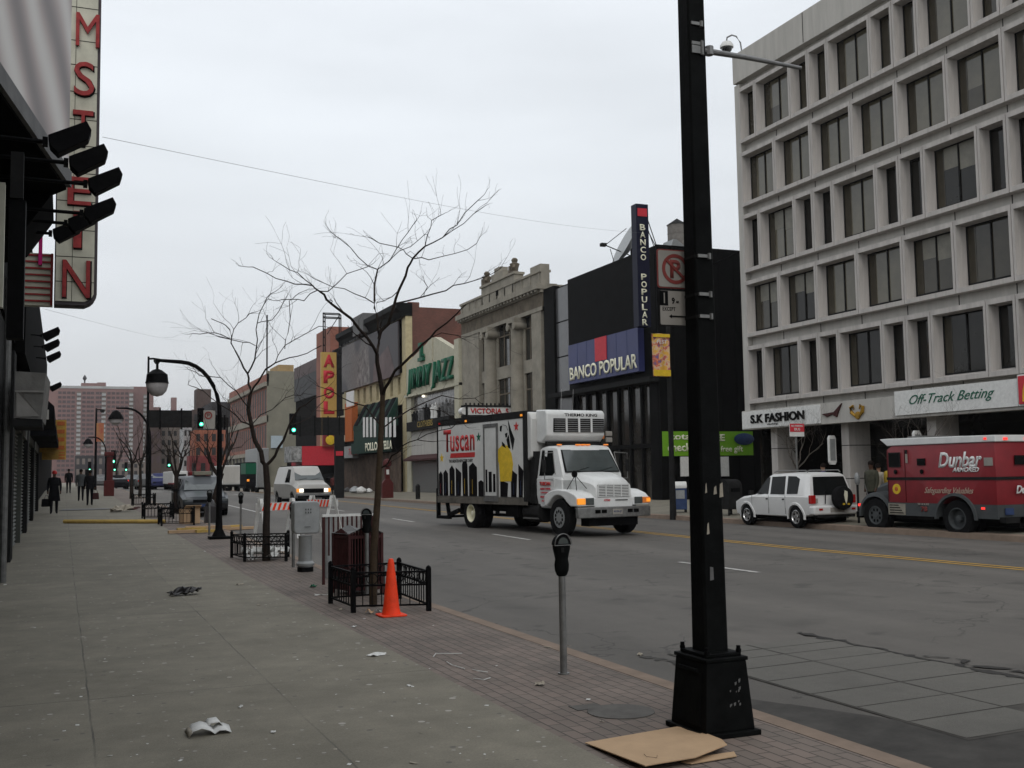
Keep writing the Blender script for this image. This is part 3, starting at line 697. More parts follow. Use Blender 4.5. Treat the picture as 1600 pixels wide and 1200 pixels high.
for a, b in ((800, 818), (759, 776)):
    ya, yb2 = yx(a, 560), yx(b, 560); yc = (ya+yb2)/2; r = abs(ya-yb2)/2*.52
    mb = MB(); mb.lathe([(r*1.25, 4.0), (r*1.25, 4.3), (r*1.05, 4.4), (r, 4.6), (r*.86, zfr-.75), (r*.95, zfr-.62)], (27.0, yc, 0), 'z', 24)
    c = keep(mb.build('column', 'limestone', th), th)
    mb = MB(); mb.box(27.0-r, 27.2, yc-r*1.35, yc+r*1.35, zfr-.28, zfr)
    for s in (-1, 1): mb.lathe([(r*.12, -r*1.05), (r*.5, -r), (r*.5, r), (r*.12, r*1.05)], (27.0, yc+s*r*1.05, zfr-.5), 'x', 14)
    keep(mb.build('capital', 'limestone', th), th)
for a, b in ((831, 846), (722, 748)):
    keep(MB().box(27.0, 27.4, yx(b, 560) if a > 800 else yx(748, 560), yx(a, 560) if a > 800 else Y1, 0, zfr).build('pilaster', 'limestone', th, ang=0), th)
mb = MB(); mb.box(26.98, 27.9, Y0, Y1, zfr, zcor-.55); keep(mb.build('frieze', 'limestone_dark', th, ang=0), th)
mb = MB()
mb.box(26.95, 27.9, Y0, Y1, zfr+.002, zfr+.25); mb.box(26.85, 27.9, Y0-.05, Y1+.05, zcor-.55, zcor-.35); mb.box(26.55, 27.95, Y0-.1, Y1+.1, zcor-.35, zcor)
n = 26
for k in range(n): y = Y0+(Y1-Y0)*(k+.5)/n; mb.box(26.62, 26.85, y-.12, y+.12, zcor-.50, zcor-.352)
keep(mb.build('cornice', 'limestone', th, ang=0), th)
yc = (yx(754, 450)+yx(806, 450))/2; hw = abs(yx(754, 450)-yx(806, 450))/2
mb = MB(); mb.box(26.95, 27.5, Y0, Y1, zcor, zpar-.25); mb.box(26.85, 27.6, Y0, Y1, zpar-.25, zpar-.1)
mb.box(26.9, 27.55, yc-hw, yc+hw, zcor+.001, zpar+.35); mb.box(26.8, 27.6, yc-hw-.1, yc+hw+.1, zpar+.35, zpar+.5)
for y in np.arange(Y0+.2, Y1, 1.4): mb.box(26.9, 26.95, y, y+.18, zcor, zpar-.26)
mb.box(26.9, 27.5, Y0, Y0+1.6, zpar-.1, zpar+.25)
mb.box(26.9, 27.5, yc-1.1, yc+1.1, zpar+.5, zpar+.95); mb.box(26.9, 27.5, yc-.5, yc+.5, zpar+.95, zpar+1.3)
keep(mb.build('parapet', 'limestone', th, ang=0), th)
keep(MB().box(26.87, 26.9, yc-.2, yc+.2, zpar-.6, zpar-.2).build('attic_opening', 'dark_void', th), th)
for s in (-1, 1):
    mb = MB(); y = yc+s*(hw-.5)
    mb.lathe([(.3, 0), (.34, .15), (.22, .3), (.26, .7), (.34, 1.05), (.16, 1.2), (.2, 1.35), (.22, 1.5), (.12, 1.68), (.01, 1.72)], (27.15, y, zpar+.45), 'z', 12)
    mb.tube([(27.0, y-.3, zpar+1.35), (26.9, y-.42, zpar+1.0), (26.85, y-.25, zpar+.8)], [.1, .09, .05], 6)
    mb.box(26.9, 27.4, y+.2, y+.5, zpar+.5, zpar+1.35)
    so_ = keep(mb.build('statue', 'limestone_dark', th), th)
    for v in so_.data.vertices: v.co.z = (v.co.z-(zpar+.45))*.62+zpar+.45
# ground floor and marquee of the theatre
keep(MB().box(27.02, 27.3, Y0+.02, Y1-.02, 0, 3.95).build('shop_front', 'dark_wall', th, ang=0), th)
mq = thing('theatre_marquee', 'white theatre marquee with rounded ends lettered in red, seen over the delivery truck', 'marquee', (25.2, 66, 4))
YM = 66.
xa, z1 = PY(729, 637, YM); xb, z0 = PY(800, 647, YM)
z1 = PY(765, 636, YM)[1]; z0 = PY(765, 648.5, YM)[1]; h = z1-z0; r = h/2
mb = MB(); mb.box(xa, xb, YM, YM+.6, z0, z1); keep(mb.build('panel', 'white_paint', mq, ang=0), mq)
mb = MB()
for x in (xa, xb): mb.lathe([(r, 0), (r, .6)], (x, YM, (z0+z1)/2), 'y', 20)
for v in range(len(mb.v)):
    x, y, z = mb.v[v]; c = xa if abs(x-xa) < abs(x-xb) else xb; mb.v[v] = (c+(x-c)*1.35, y+.02, z)
keep(mb.build('end_cap', 'white_paint', mq), mq)
mb = MB()
mb.box(xa-r*.6, xb+r*.6, YM-.05, YM+.65, z0-.14, z0-.002); mb.box(xa-r*.6, xb+r*.6, YM-.05, YM+.65, z1+.002, z1+.12)
for x in (xa, xb): mb.box(x-.07, x+.07, YM-.05, YM-.002, z0, z1)
for k in range(12): mb.lathe([(.03, 0), (.07, .05), (.05, .14), (.01, .16)], (xa+(xb-xa)*k/11, YM+.1, z1+.12), 'z', 6)
keep(mb.build('trim', 'dark_grey', mq, ang=0), mq)
keep(text_on('VICTORIA  5', ((xa+xb)/2, YM-.02, (z0+z1)/2), XR, ZU, (xb-xa)*.84, h*.66, M['red_paint'], mq, bold=.03), mq)

# ============================================================ CREAM CLOTHING STORE
js = thing('clothing_store', 'cream stepped gable store front with big slanted green letters', 'building', (27, 82, 0))
Ya, Yb = yx(721, 600), yx(634, 600)
def zy(px, py): return zx(px, py)
zwt = zx(676, 610); zwb = zx(676, 655); zpk = zx(676, 528); zea = zx(712, 548)
yp = yx(676, 560)
pts = [(Ya+1.0, 0), (Yb-.2, 0), (Yb-.2, zx(636, 568)), (yp+1.5, zpk-.25), (yp+.6, zpk), (yp-.6, zpk), (yp-1.2, zpk-.2), (Ya+1.0, zea)]
wy0, wy1 = yx(710, 630), yx(642, 630)
mb = MB(); mb.prism([(wy0, zwt), (wy1, zwt), (wy1, zwt+.01), *[p for p in pts[2:]], ], 'x', 27.0, 27.5)
mb.v = []; mb.f = []; mb.m = []
up = [(Ya+1.0, zwt), (Yb-.2, zwt)]+pts[2:]
mb.prism(up, 'x', 27.0, 27.5)
mb.box(27.0, 27.5, Ya+1.0, wy0, 0, zwt); mb.box(27.0, 27.5, wy1, Yb-.2, 0, zwt)
mb.box(27.5, 42, Ya, Yb, 0, zwt+1.0)
keep(mb.build('wall', 'cream_stucco', js, ang=0), js)
mb = MB(); mb.box(26.8, 27.5, Ya, Ya+1.0, 0, zx(716, 530)); mb.box(26.9, 27.5, yp-.12, yp+.12, zwt+2.4, zpk); mb.box(26.75, 27.5, Ya, Yb-.2, zwt-.12, zwt+.08)
keep(mb.build('pilaster', 'cream_stucco', js, ang=0), js)
keep(MB().box(27.3, 27.35, wy0, wy1, zwb, zwt-.12).build('display_window', mat('display_glass', (.14, .13, .125), .2, var=.75, scale=2.5, ior=1.6), js, ang=0), js)
mb = MB()
rj = random.Random(5)
for k in range(13):
    y = wy0+.6+(wy1-wy0-1.0)*k/12; h = rj.uniform(.7, 1.25)
    mb.lathe([(.12, 0), (.2, .1), (.17, .5*h), (.25, .85*h), (.08, .95*h), (.11, 1.05*h), (.02, 1.2*h)], (27.15, y, zwb), 'z', 8, mi=rj.choice((0, 1, 2)))
keep(mb.build('mannequin_row', ['white_paint', 'dark_grey', 'mid_grey'], js), js)
keep(MB().lathe([(.02, 0), (.14, .05), (.14, .15), (.02, .2)], (27.2, yx(658, 620), zx(658, 621)), 'z', 8).build('shop_lamp', 'lamp_head', js), js)
keep(MB().box(26.6, 27.02, wy0, wy1, zx(660, 672), zwb).build('sign_band', 'dark_grey', js, ang=0), js)
st('CLOTHIERS', yx(652, 662, 26.58), yx(676, 660, 26.58), zx(660, 668), zx(660, 659), mat('gold_letter', (.3, .22, .06), .6, var=.2), js, 26.57)
keep(MB().box(27.02, 27.3, wy0, wy1, 3.35, zx(660, 672)).build('transom', 'precast', js, ang=0), js)
aw = MB(); aw.prism([(26.3, 3.0), (27.0, 3.35), (27.0, 2.85), (26.3, 2.85)], 'y', wy0, wy1); keep(aw.build('awning', 'orange_paint' if False else 'maroon', js, ang=0), js)
mb = MB()
for k in range(24): mb.box(27.1-.02*(k % 2), 27.15, wy0+1.2, wy1, .3+k*.105, .3+k*.105+.1)
keep(mb.build('roller_shutter', 'dull_steel', js, ang=0), js)
t_ = st('JIMMY JAZZ', yx(640, 590), yx(712, 575), zx(676, 611), zx(676, 567), 'store_green', js, 26.93, bold=.012, ext=.2, shear=.2, spacing=1.12)
mb = MB(); yq, zq = yx(661, 555), zx(661, 564)
mb.box(26.75, 26.99, yq-.55, yq+.75, zq, zq+.28).box(26.75, 26.99, yq-.1, yq+.25, zq+.28, zq+1.5).box(26.75, 26.99, yq+.25, yq+.6, zq+1.0, zq+1.5).tube([(26.85, yq-.35, zq+.3), (26.85, yq-.6, zq+.45)], .12, 6)
keep(mb.build('monogram', 'store_green', js, ang=0), js)

# ============================================================ YELLOW BUILDING WITH THE BILLBOARD
bb = thing('commercial_building', 'cream pilastered commercial building with dark cornice, huge grey billboard and brown brick side wall', 'building', (27, 88.7, 0))
Y0, Y1 = Yb+.0, yx(537, 560)
zt = zx(633, 476); zcb = zx(633, 488)
mb = MB(); mb.box(27.3, 45, Y0+.05, Y1, 0, zt-.5)
sidez = PY(680, 481, Y0)[1]
keep(mb.build('wall', 'dark_wall', bb, ang=0), bb)
mb = MB(); mb.box(27.28, 46, Y0, Y0+.25, 4, sidez); mb.box(27.28, PY(655, 480, Y0)[0], Y0-.02, Y0+.3, 4, PY(645, 472, Y0)[1])
keep(mb.build('side_wall', 'brick_brown', bb, ang=0), bb)
mb = MB(); mb.box(27.0, 27.6, Y0-.03, Y0+1.0, 0, zt-.1)
zpa, zpb = zx(620, 590), zx(620, 612)
npil = 9
for k in range(npil+1):
    y = Y0+1+(Y1-Y0-1)*k/npil; mb.box(27.05, 27.3, y-.75, y+.75, zpb-.3, zpa)
mb.box(27.0, 27.3, Y0+1, Y1, zpb-1.2, zpb-.3); mb.box(26.95, 27.3, Y0+1, Y1, zx(620, 500), zx(620, 500)+.5)
mb.box(27.05, 27.3, Y0+1, Y1, zpa, zpa+.3)
keep(mb.build('pilaster', 'cream_trim', bb, ang=0), bb)
mb = MB(); mb.prism([(27.6, zt+.15), (26.2, zt+.15), (26.2, zt-.3), (26.5, zt-.6), (26.75, zt-1.1), (26.95, zcb-.3), (27.6, zcb-.3)], 'y', Y0-.1, Y1+.3)
keep(mb.build('cornice', 'black_paint', bb, ang=0), bb)
cz = PY(577, 489, 100)[1]; xr0 = PY(567, 490, 100)[0]; xr1 = PY(592, 490, 100)[0]
keep(MB().box(xr0, xr1, 100, 104, zt-1, cz).build('roof_plant', 'mid_grey', bb, ang=0), bb)
# billboard: flat printed artwork in broad tones
bz1, bz0 = zx(626, 502), zx(626, 586); by0, by1 = Y0+1.3, Y1-.4
def ad_mat():
    m = bpy.data.materials.new('billboard_print'); m.use_nodes = True; t = m.node_tree; n, l = t.nodes, t.links; b = n['Principled BSDF']; b.inputs['Roughness'].default_value = .6
    tc = n.new('ShaderNodeTexCoord'); mp = n.new('ShaderNodeMapping'); mp.inputs['Rotation'].default_value = (R_(35), 0, 0); l.new(tc.outputs['Object'], mp.inputs[0])
    w = n.new('ShaderNodeTexWave'); w.inputs['Scale'].default_value = .9; w.inputs['Distortion'].default_value = 4; w.inputs['Detail'].default_value = 3; w.bands_direction = 'Y'; l.new(mp.outputs[0], w.inputs['Vector'])
    no = n.new('ShaderNodeTexNoise'); no.inputs['Scale'].default_value = .12; no.inputs['Detail'].default_value = 1; l.new(tc.outputs['Object'], no.inputs['Vector'])
    mr = n.new('ShaderNodeMapRange'); mr.inputs[1].default_value = .47; mr.inputs[2].default_value = .53; l.new(no.outputs[0], mr.inputs[0])
    f = n.new('ShaderNodeMath'); f.operation = 'MULTIPLY'; l.new(mr.outputs[0], f.inputs[0]); l.new(w.outputs['Fac'], f.inputs[1])
    l.new(node_mix(t, 'MIX', f.outputs[0], (.045, .04, .045), (.20, .18, .17)), b.inputs['Base Color']); return m
bo = keep(MB().box(26.7, 26.85, by0, by1, bz0, bz1).build('billboard', ad_mat(), bb, ang=0), bb)
mb = MB(); ym = (by0+by1)/2
mb.prism([(ym-1, bz0), (ym+4, bz0), (ym+3.2, bz1-1.5), (ym+1, bz1-1.0), (ym-.5, bz1-2)], 'x', 26.68, 26.699)
keep(mb.build('print_figure', mat('print_pale', (.17, .155, .15), .7, var=.6, scale=1.2), bb, ang=0), bb)
keep(MB().prism([(by0+.8, bz0), (ym-2, bz0), (ym-2.5, bz1-3), (by0+3, bz1-1.8), (by0+1.5, bz1-3.5)], 'x', 26.68, 26.699).build('print_figure', mat('print_rose', (.13, .10, .10), .7, var=.3, scale=.5), bb, ang=0), bb)
st('ROCAWEAR', by1-.6, by1-7.5, bz0+4.6, bz0+5.5, 'mid_grey', bb, 26.69)
# ground level of that building: green awnings, signs, hoardings
mb = MB()
gy = [yx(p, 650) for p in (622, 611, 600, 589, 578, 569)]
za, zb_ = zx(600, 626), zx(600, 668)
mb.prism([(25.9, zb_+.4), (27.0, za), (27.0, zb_), (25.9, zb_)], 'y', gy[0], gy[-1]); keep(mb.build('awning', 'awning_green', bb, ang=0), bb)
for k in range(5):
    ya_, yb_ = gy[k]+.4, gy[k]+1.6; keep(MB().frame_box((25.88, ya_, zb_+.42), (0, yb_-ya_, 0), (1.1, 0, za-zb_-.4), (-.02, 0, .02)).build('awning_stripe', 'cloth_black', bb, ang=0), bb)
mb = MB()
for k, p in enumerate((617.5, 605.5, 581, 572)):
    y = yx(p, 650, 25.9); mb.box(25.86, 25.895, y-.45, y+.45, zb_+.5-2.2+2.2, zx(p, 650, 25.9)+.6)
for p in (619, 612, 606, 600, 588, 582, 576, 571):
    y = yx(p, 652, 26.0); z0_, z1_ = zx(p, 683, 26.0), zx(p, 652, 26.0); keep(MB().box(25.84, 25.88, y-.32, y+.32, z0_, z1_).build('hanging_panel', 'white_paint', bb, ang=0), bb)
mbx = MB(); z0_, z1_ = zx(596, 706, 25.9), zx(596, 688, 25.9); mbx.box(25.7, 26.0, gy[0]+.5, gy[-1], z0_, z1_); keep(mbx.build('sign_box', 'awning_green', bb, ang=0), bb)
st('POLLO', yx(571, 697, 25.7), yx(590, 697, 25.7), z0_+.15, z1_-.1, 'cream_letter', bb, 25.68, bold=.03); st('STELLA', yx(594, 697, 25.7), yx(613, 697, 25.7), z0_+.15, z1_-.1, 'cream_letter', bb, 25.68, bold=.03)
mb = MB(); mb.box(25.95, 26.0, gy[0]-1.2, gy[-1], z0_, zb_+.3)
keep(mb.build('awning_side', 'awning_green', bb, ang=0), bb).data.transform(Matrix.Identity(4))
mb = MB()
ys_ = np.linspace(Y0+.3, Y1-.3, 22)
for a, b in zip(ys_[:-1], ys_[1:]): mb.box(26.6, 26.63+.02*random.random(), a+.03, b-.03, .1, zx(600, 712)+.2)
keep(mb.build('hoarding', mat('hoarding_board', (.085, .06, .045), .85, var=.45, scale=1.2), bb, ang=0), bb)
keep(MB().box(25.8, 26.4, yx(570, 740), yx(541, 740), zx(555, 716), zx(555, 698)).build('sign_box', 'silver_paint', bb, ang=0), bb)
st('Twins', yx(545, 707, 25.8), yx(558, 707, 25.8), zx(555, 712), zx(555, 702), 'red_paint', bb, 25.78, shear=.3)
keep(MB().box(25.9, 26.5, yx(567, 680), yx(556, 680), zx(560, 690), zx(560, 630)).build('sign_board', 'orange_paint', bb, ang=0), bb)
keep(MB().box(25.9, 26.5, yx(555, 680), yx(545, 680), zx(550, 690), zx(550, 650)).build('sign_board', 'cream_stucco', bb, ang=0), bb)
keep(MB().box(25.0, 25.1, yx(552, 640, 25), yx(541, 640, 25), zx(546, 635, 25), zx(546, 612, 25)).build('sign_board', 'white_paint', bb, ang=0), bb)

# ============================================================ THEATRE BLADE SIGN AND BRICK TOWER
tw = thing('brick_tower', 'narrow red brick stair tower rising behind the yellow blade sign', 'building', (28, 118, 0))
YT = 116.
xa, zt_ = PY(516, 510, YT); xb, _ = PY(560, 507, YT)
keep(MB().box(xa, xb, YT, YT+7, 0, zt_).build('wall', 'brick_red', tw, ang=0), tw)
keep(MB().box(xa+1.0, xa+2.2, YT-.1, YT-.01, zt_-6, zt_-.9).build('window', 'glass_tan', tw, ang=0), tw)
lt = thing('lattice_frame', 'open steel lattice frame standing above the yellow blade sign', 'sign frame', (25.5, 108, 10))
YL = 110.
xa, z1 = PY(505, 489, YL); xb, z0 = PY(536, 552, YL); xm = PY(511, 520, YL)[0]; xm2 = PY(530, 520, YL)[0]
mb = MB()
for x, y in ((xa, YL), (xm, YL+.9), (xm2, YL), (xb, YL+.9)): mb.tube([(x, y, z0), (x, y, z1)], .07, 4)
for z in np.linspace(z0, z1, 6): 
    mb.tube([(xa, YL, z), (xm, YL+.9, z)], .06, 4)
for z in (z1, z1-.4): mb.tube([(xa, YL, z), (xm2, YL, z), (xb, YL+.9, z), (xm, YL+.9, z), (xa, YL, z)], .07, 4)
mb.tube([(xm, YL, z1-2.2), (xm2, YL, z1-.2)], .05, 4)
keep(mb.build('truss', 'black_iron', lt), lt)
ap = thing('blade_sign', 'tall yellow vertical blade sign with large red letters hung over the pavement', 'sign', (25, 108, 3))
YA = 108.
xa, za = PY(502, 550, YA); xb, zb_ = PY(526, 697, YA); zb_ = PY(514, 697, YA)[1]
keep(MB().box(xa, xb, YA, YA+.5, zb_, za).build('panel', mat('sign_yellow', (.46, .30, .09), .55, var=.1, scale=1), ap, ang=0), ap)
for ch, p0, p1 in (('A', 554, 574), ('P', 579, 599), ('O', 604, 623), ('L', 627, 647), ('L', 655, 675), ('O', 681, 695)):
    z1_, z0_ = PY(514, p0, YA)[1], PY(514, p1, YA)[1]
    keep(text_on(ch, ((xa+xb)/2, YA-.02, (z0_+z1_)/2), XR, ZU, (xb-xa)*.72, z1_-z0_, M['sign_red'], ap, bold=.05), ap)
# Apollo theatre block
at_ = thing('theatre_building', 'long dark grey theatre front with blank panels and a red marquee', 'building', (27, 113, 0))
Ya, Yb = Y1+.2, yx(461, 600)
za = zx(500, 556); 
keep(MB().box(27.1, 45, Ya, Yb, 0, zx(462, 575)).build('wall', 'dark_wall', at_, ang=0), at_)
keep(MB().box(26.9, 27.09, Ya+4, Yb, zx(480, 622), zx(480, 568)).build('wall_panel', mat('slate_panel', (.045, .045, .048), .6, var=.12, scale=.4), at_, ang=0), at_)
keep(MB().box(26.88, 27.08, Ya+4, Yb, zx(480, 586)+.02, zx(480, 567)).build('wall_panel', mat('faded_panel', (.11, .085, .085), .7, var=.15, scale=.4), at_, ang=0), at_)
YQ = 100.
xa, z1 = PY(472, 696, YQ); xb, z0 = PY(524, 728, YQ); z1 = PY(498, 697, YQ)[1]; z0 = PY(498, 727, YQ)[1]
am = thing('theatre_marquee', 'large red marquee with a black and white portrait panel at its left end', 'marquee', (22.5, 100, 3))
keep(MB().box(xa, xb, YQ, YQ+5, z0, z1).build('panel', 'sign_red', am, ang=0), am)
x2 = PY(454, 700, YQ)[0]
keep(MB().box(x2, xa-.02, YQ, YQ+3, PY(460, 722, YQ)[1], z1).build('portrait_panel', mat('portrait_print', (.06, .06, .06), .7, var=1., scale=2.2, col2=(.45, .45, .44)), am, ang=0), am)
mb = MB(); mb.lathe([(.02, -.1), (.42, -.05), (.45, 0)], (PY(514, 690, YQ)[0], YQ-.6, PY(514, 688, YQ)[1]), 'y', 20); keep(mb.build('sun_emblem', 'yellow_paint', am), am)
keep(MB().box(PY(503, 690, YQ)[0], PY(526, 690, YQ)[0], YQ-.5, YQ, z1+.02, PY(514, 680, YQ)[1]).build('emblem_panel', 'armour_red', am, ang=0), am)
keep(MB().box(x2, xb, YQ+.3, YQ+5, z0-.8, z0-.02).build('soffit', 'dark_void', am, ang=0), am)
keep(MB().box(26.0, 27.0, Ya, Yb, 0, 3.6).build('shop_front', 'dark_void', at_, ang=0), at_)
mb = MB(); xa_, xb_ = PY(463, 715, 92)[0], PY(500, 700, 92)[0]
# ============================================================ RED BRICK BLOCK WITH BEIGE SIDE WALL
rb = thing('brick_building', 'three storey red brick corner building with a beige rendered side wall', 'building', (27, 180, 0))
Ya, Yb = yx(417, 640), yx(358, 640)
zt_ = zx(417, 588); 
xw = PY(461, 600, Ya)[0]
keep(MB().box(27.2, xw+6, Ya+.3, Yb, 0, zt_-.2).build('wall', 'brick_red', rb, ang=0), rb)
keep(MB().box(27.0, xw+1, Ya, Ya+.28, 0, PY(440, 580, Ya)[1]).build('side_wall', 'beige_wall', rb, ang=0), rb)
keep(MB().box(PY(437, 575, Ya)[0], PY(461, 575, Ya)[0], Ya+1, Ya+8, 0, PY(450, 569, Ya)[1]).build('penthouse', 'brick_yellow', rb, ang=0), rb)
keep(MB().box(PY(423, 690, Ya)[0], PY(441, 690, Ya)[0], Ya-.3, Ya-.02, PY(430, 700, Ya)[1], PY(430, 681, Ya)[1]).build('sign_panel', mat('pale_blue', (.36, .42, .46), .6, var=.1), rb, ang=0), rb)
lv = [(zx(410, 652), zx(410, 605)), (zx(410, 702), zx(410, 660))]
nw = 16
for z0_, z1_ in lv:
    for k in range(nw):
        y = Ya+1.5+(Yb-Ya-3)*(k+.15)/nw; w_ = (Yb-Ya-3)/nw*.5
        keep(MB().box(27.17, 27.195, y, y+w_, z0_+.3, z1_-.5).build('window', 'glass_far', rb, ang=0), rb)
mb = MB(); mb.box(26.9, 27.2, Ya, Yb, lv[1][1]-.1, lv[0][0]+.1); mb.box(26.7, 27.25, Ya, Yb, lv[0][1]-.1, lv[0][1]+.5)
mb.box(26.8, 27.2, Ya, Yb, lv[1][0]-.9, lv[1][0]-.3)
keep(mb.build('string_course', 'limestone', rb, ang=0), rb)
keep(MB().box(27.0, 27.3, Ya, Yb, lv[0][1]+.5, zt_+.4).build('parapet', 'brick_red', rb, ang=0), rb)
for k in range(11): y = Ya+(Yb-Ya)*k/10; keep(MB().box(27.05, 27.2, y-.8, y+.8, 0, lv[1][0]-.9).build('pier', 'beige_wall', rb, ang=0), rb)
keep(MB().box(27.17, 27.19, Ya, Yb, 0, lv[1][0]-.9).build('shop_front', 'glass_far', rb, ang=0), rb)
keep(MB().tube([(27.5, Ya+3, zt_), (27.5, Ya+3, PX(420, 490, 27.5)[1]-0)], .12, 5).build('flagpole', 'dark_grey', rb), rb)

# ============================================================ FAR END OF THE STREET
def slabdg(name, label, px0, px1, pyt, Y, depth, m, wins=None, wm='glass_far', wfrac=(.5, .55), z0=0., cat='building'):
    xa, _ = PY(px0, 740, Y); xb, _ = PY(px1, 740, Y); zt = PY((px0+px1)/2, pyt, Y)[1]
    t = thing(name, label, cat, ((xa+xb)/2, Y, 0))
    keep(MB().box(xa, xb, Y, Y+depth, z0, zt).build('wall', m, t, ang=0), t)
    if wins:
        nx, nz, zb = wins
        for i in range(nx):
            for j in range(nz):
                x = xa+(xb-xa)*(i+.5)/nx; z = zb+(zt-zb)*(j+.45)/nz; w = (xb-xa)/nx*wfrac[0]/2; h = (zt-zb)/nz*wfrac[1]/2
                keep(MB().box(x-w, x+w, Y-.12, Y-.02, z-h, z+h).build('window', wm, t, ang=0), t)
    return t, xa, xb, zt
mk('far_window', (.075, .052, .055), .8, var=.2); mk('far_red', (.16, .035, .035), .9, var=.5, scale=.6); mk('far_brown', (.075, .052, .045), .9, var=.25, scale=.1); mk('far_dark', (.035, .032, .034), .9, var=.3, scale=.15); mk('far_orange', (.24, .085, .05), .9, var=.25, scale=.2)
mk('far_tan', (.17, .14, .12), .9, var=.2, scale=.2); mk('far_white', (.34, .34, .34), .9, var=.15, scale=.2); mk('far_pink', (.20, .115, .105), .9, var=.12, scale=.05)
slabdg('apartment_building', 'dark flat roofed block left of the red brick building', 330, 360, 628, 262, 20, 'far_dark', (4, 3, 6))
slabdg('apartment_building', 'orange brick shop building beyond the no parking sign', 303, 352, 672, 232, 8, 'far_orange', (4, 2, 6))
slabdg('apartment_building', 'brown brick block with a square stair tower on its roof', 300, 332, 640, 285, 20, 'far_brown', (3, 3, 6))
slabdg('stair_tower', 'square brown brick stair tower poking above the far roofs', 306, 329, 608, 305, 6, 'far_brown')
slabdg('apartment_building', 'narrow white fronted building among the far shops', 286, 299, 668, 240, 8, 'far_white', (2, 4, 4))
slabdg('apartment_building', 'tan brick tenement with dark windows behind the black sign boards', 250, 287, 655, 275, 12, 'far_tan', (4, 5, 5))
slabdg('apartment_building', 'dark brown tenement between the street lamp and the tan tenement', 232, 252, 650, 268, 12, 'far_brown', (2, 4, 5), 'far_window')
slabdg('apartment_building', 'low dark block at the foot of the pink housing slab', 117, 170, 712, 420, 12, 'far_dark', (6, 2, 3), 'far_tan')
slabdg('apartment_building', 'low tan block right of the dark block far down the street', 168, 236, 722, 400, 12, 'far_tan', (7, 2, 3))
slabdg('shop_building', 'red shop front far down the pavement', 296, 338, 712, 205, 5, 'far_red', (3, 1, 1))
# housing slab with balcony columns
YH = 560.
hs, xa, xb, zt = slabdg('housing_block', 'very long pink brick housing slab with pale balcony stacks closing the street', 60, 207, 607, YH, 16, 'far_pink')
h2x0 = xb; h2x1 = PY(236, 700, YH+25)[0]
keep(MB().box(h2x0-1, h2x1, YH+12, YH+30, 0, PY(215, 606, YH+20)[1]).build('wing', 'far_pink', hs, ang=0), hs)
keep(MB().box(xa, xb, YH-.3, YH+16, zt, zt+1.2).build('roof_edge', 'far_white', hs, ang=0), hs)
x0_, x1_ = PY(127, 600, YH)[0], PY(152, 600, YH)[0]
keep(MB().box(x0_, x1_, YH+2, YH+12, zt+.5, PY(140, 598, YH)[1]).box(x1_, x1_+4, YH+2, YH+12, zt+.5, zt+3.2).build('lift_house', 'far_pink', hs, ang=0), hs)
keep(MB().lathe([(.3, 0), (.4, 1.5), (1.0, 2.4), (.8, 3), (.1, 4.2)], ((x0_+x1_)/2-2, YH+5, PY(140, 598, YH)[1]), 'z', 8).build('roof_vent', 'far_dark', hs), hs)
nz = 19; zb0 = 3.; dz = (zt-1.5-zb0)/nz
bal = [PY(p, 700, YH)[0] for p in (122, 161, 204, 229)]
for bx in bal:
    mb = MB(); yy = YH if bx < h2x0 else YH+12
    for k in range(nz): mb.box(bx-.9, bx+.9, yy-.9, yy-.02, zb0+dz*k+.2, zb0+dz*(k+.62))
    mb.box(bx-.95, bx+.95, yy-.25, yy-.03, zb0, zb0+dz*nz, 1)
    keep(mb.build('balcony_stack', ['far_white', 'far_tan'], hs, ang=0), hs)
cnt = 0; rest = MB()
wx_ = [PY(p, 700, YH)[0] for p in (92, 99, 106, 113, 130, 137, 143, 151, 157, 169, 176, 183, 190, 197)]
for k in range(nz-1, -1, -1):
    for x in wx_:
        a = (x-.75, x+.75, YH-.15, YH-.02, zb0+dz*k+.9, zb0+dz*k+2.1)
        if cnt < 98: keep(MB().box(*a).build('window', 'far_window', hs, ang=0), hs)
        else: rest.box(*a)
        cnt += 1
ro = keep(rest.build('window_rows', 'far_window', hs, ang=0), hs); ro['kind'] = 'stuff'
YW = 620.
slabdg('housing_block', 'lower pink brick housing slab stretching right behind the dark sign boards', 232, 356, 652, YW, 14, 'far_pink', (22, 4, 20), 'far_dark', (.4, .3))
slabdg('stair_tower', 'small pink brick lift house on the lower housing slab', 267, 275, 621, YW+3, 5, 'far_pink')
slabdg('housing_block', 'stepped pink brick housing slab between the tall slab and the lower slab', 228, 250, 636, YW-20, 14, 'far_pink', (4, 5, 20), 'far_dark', (.4, .3))

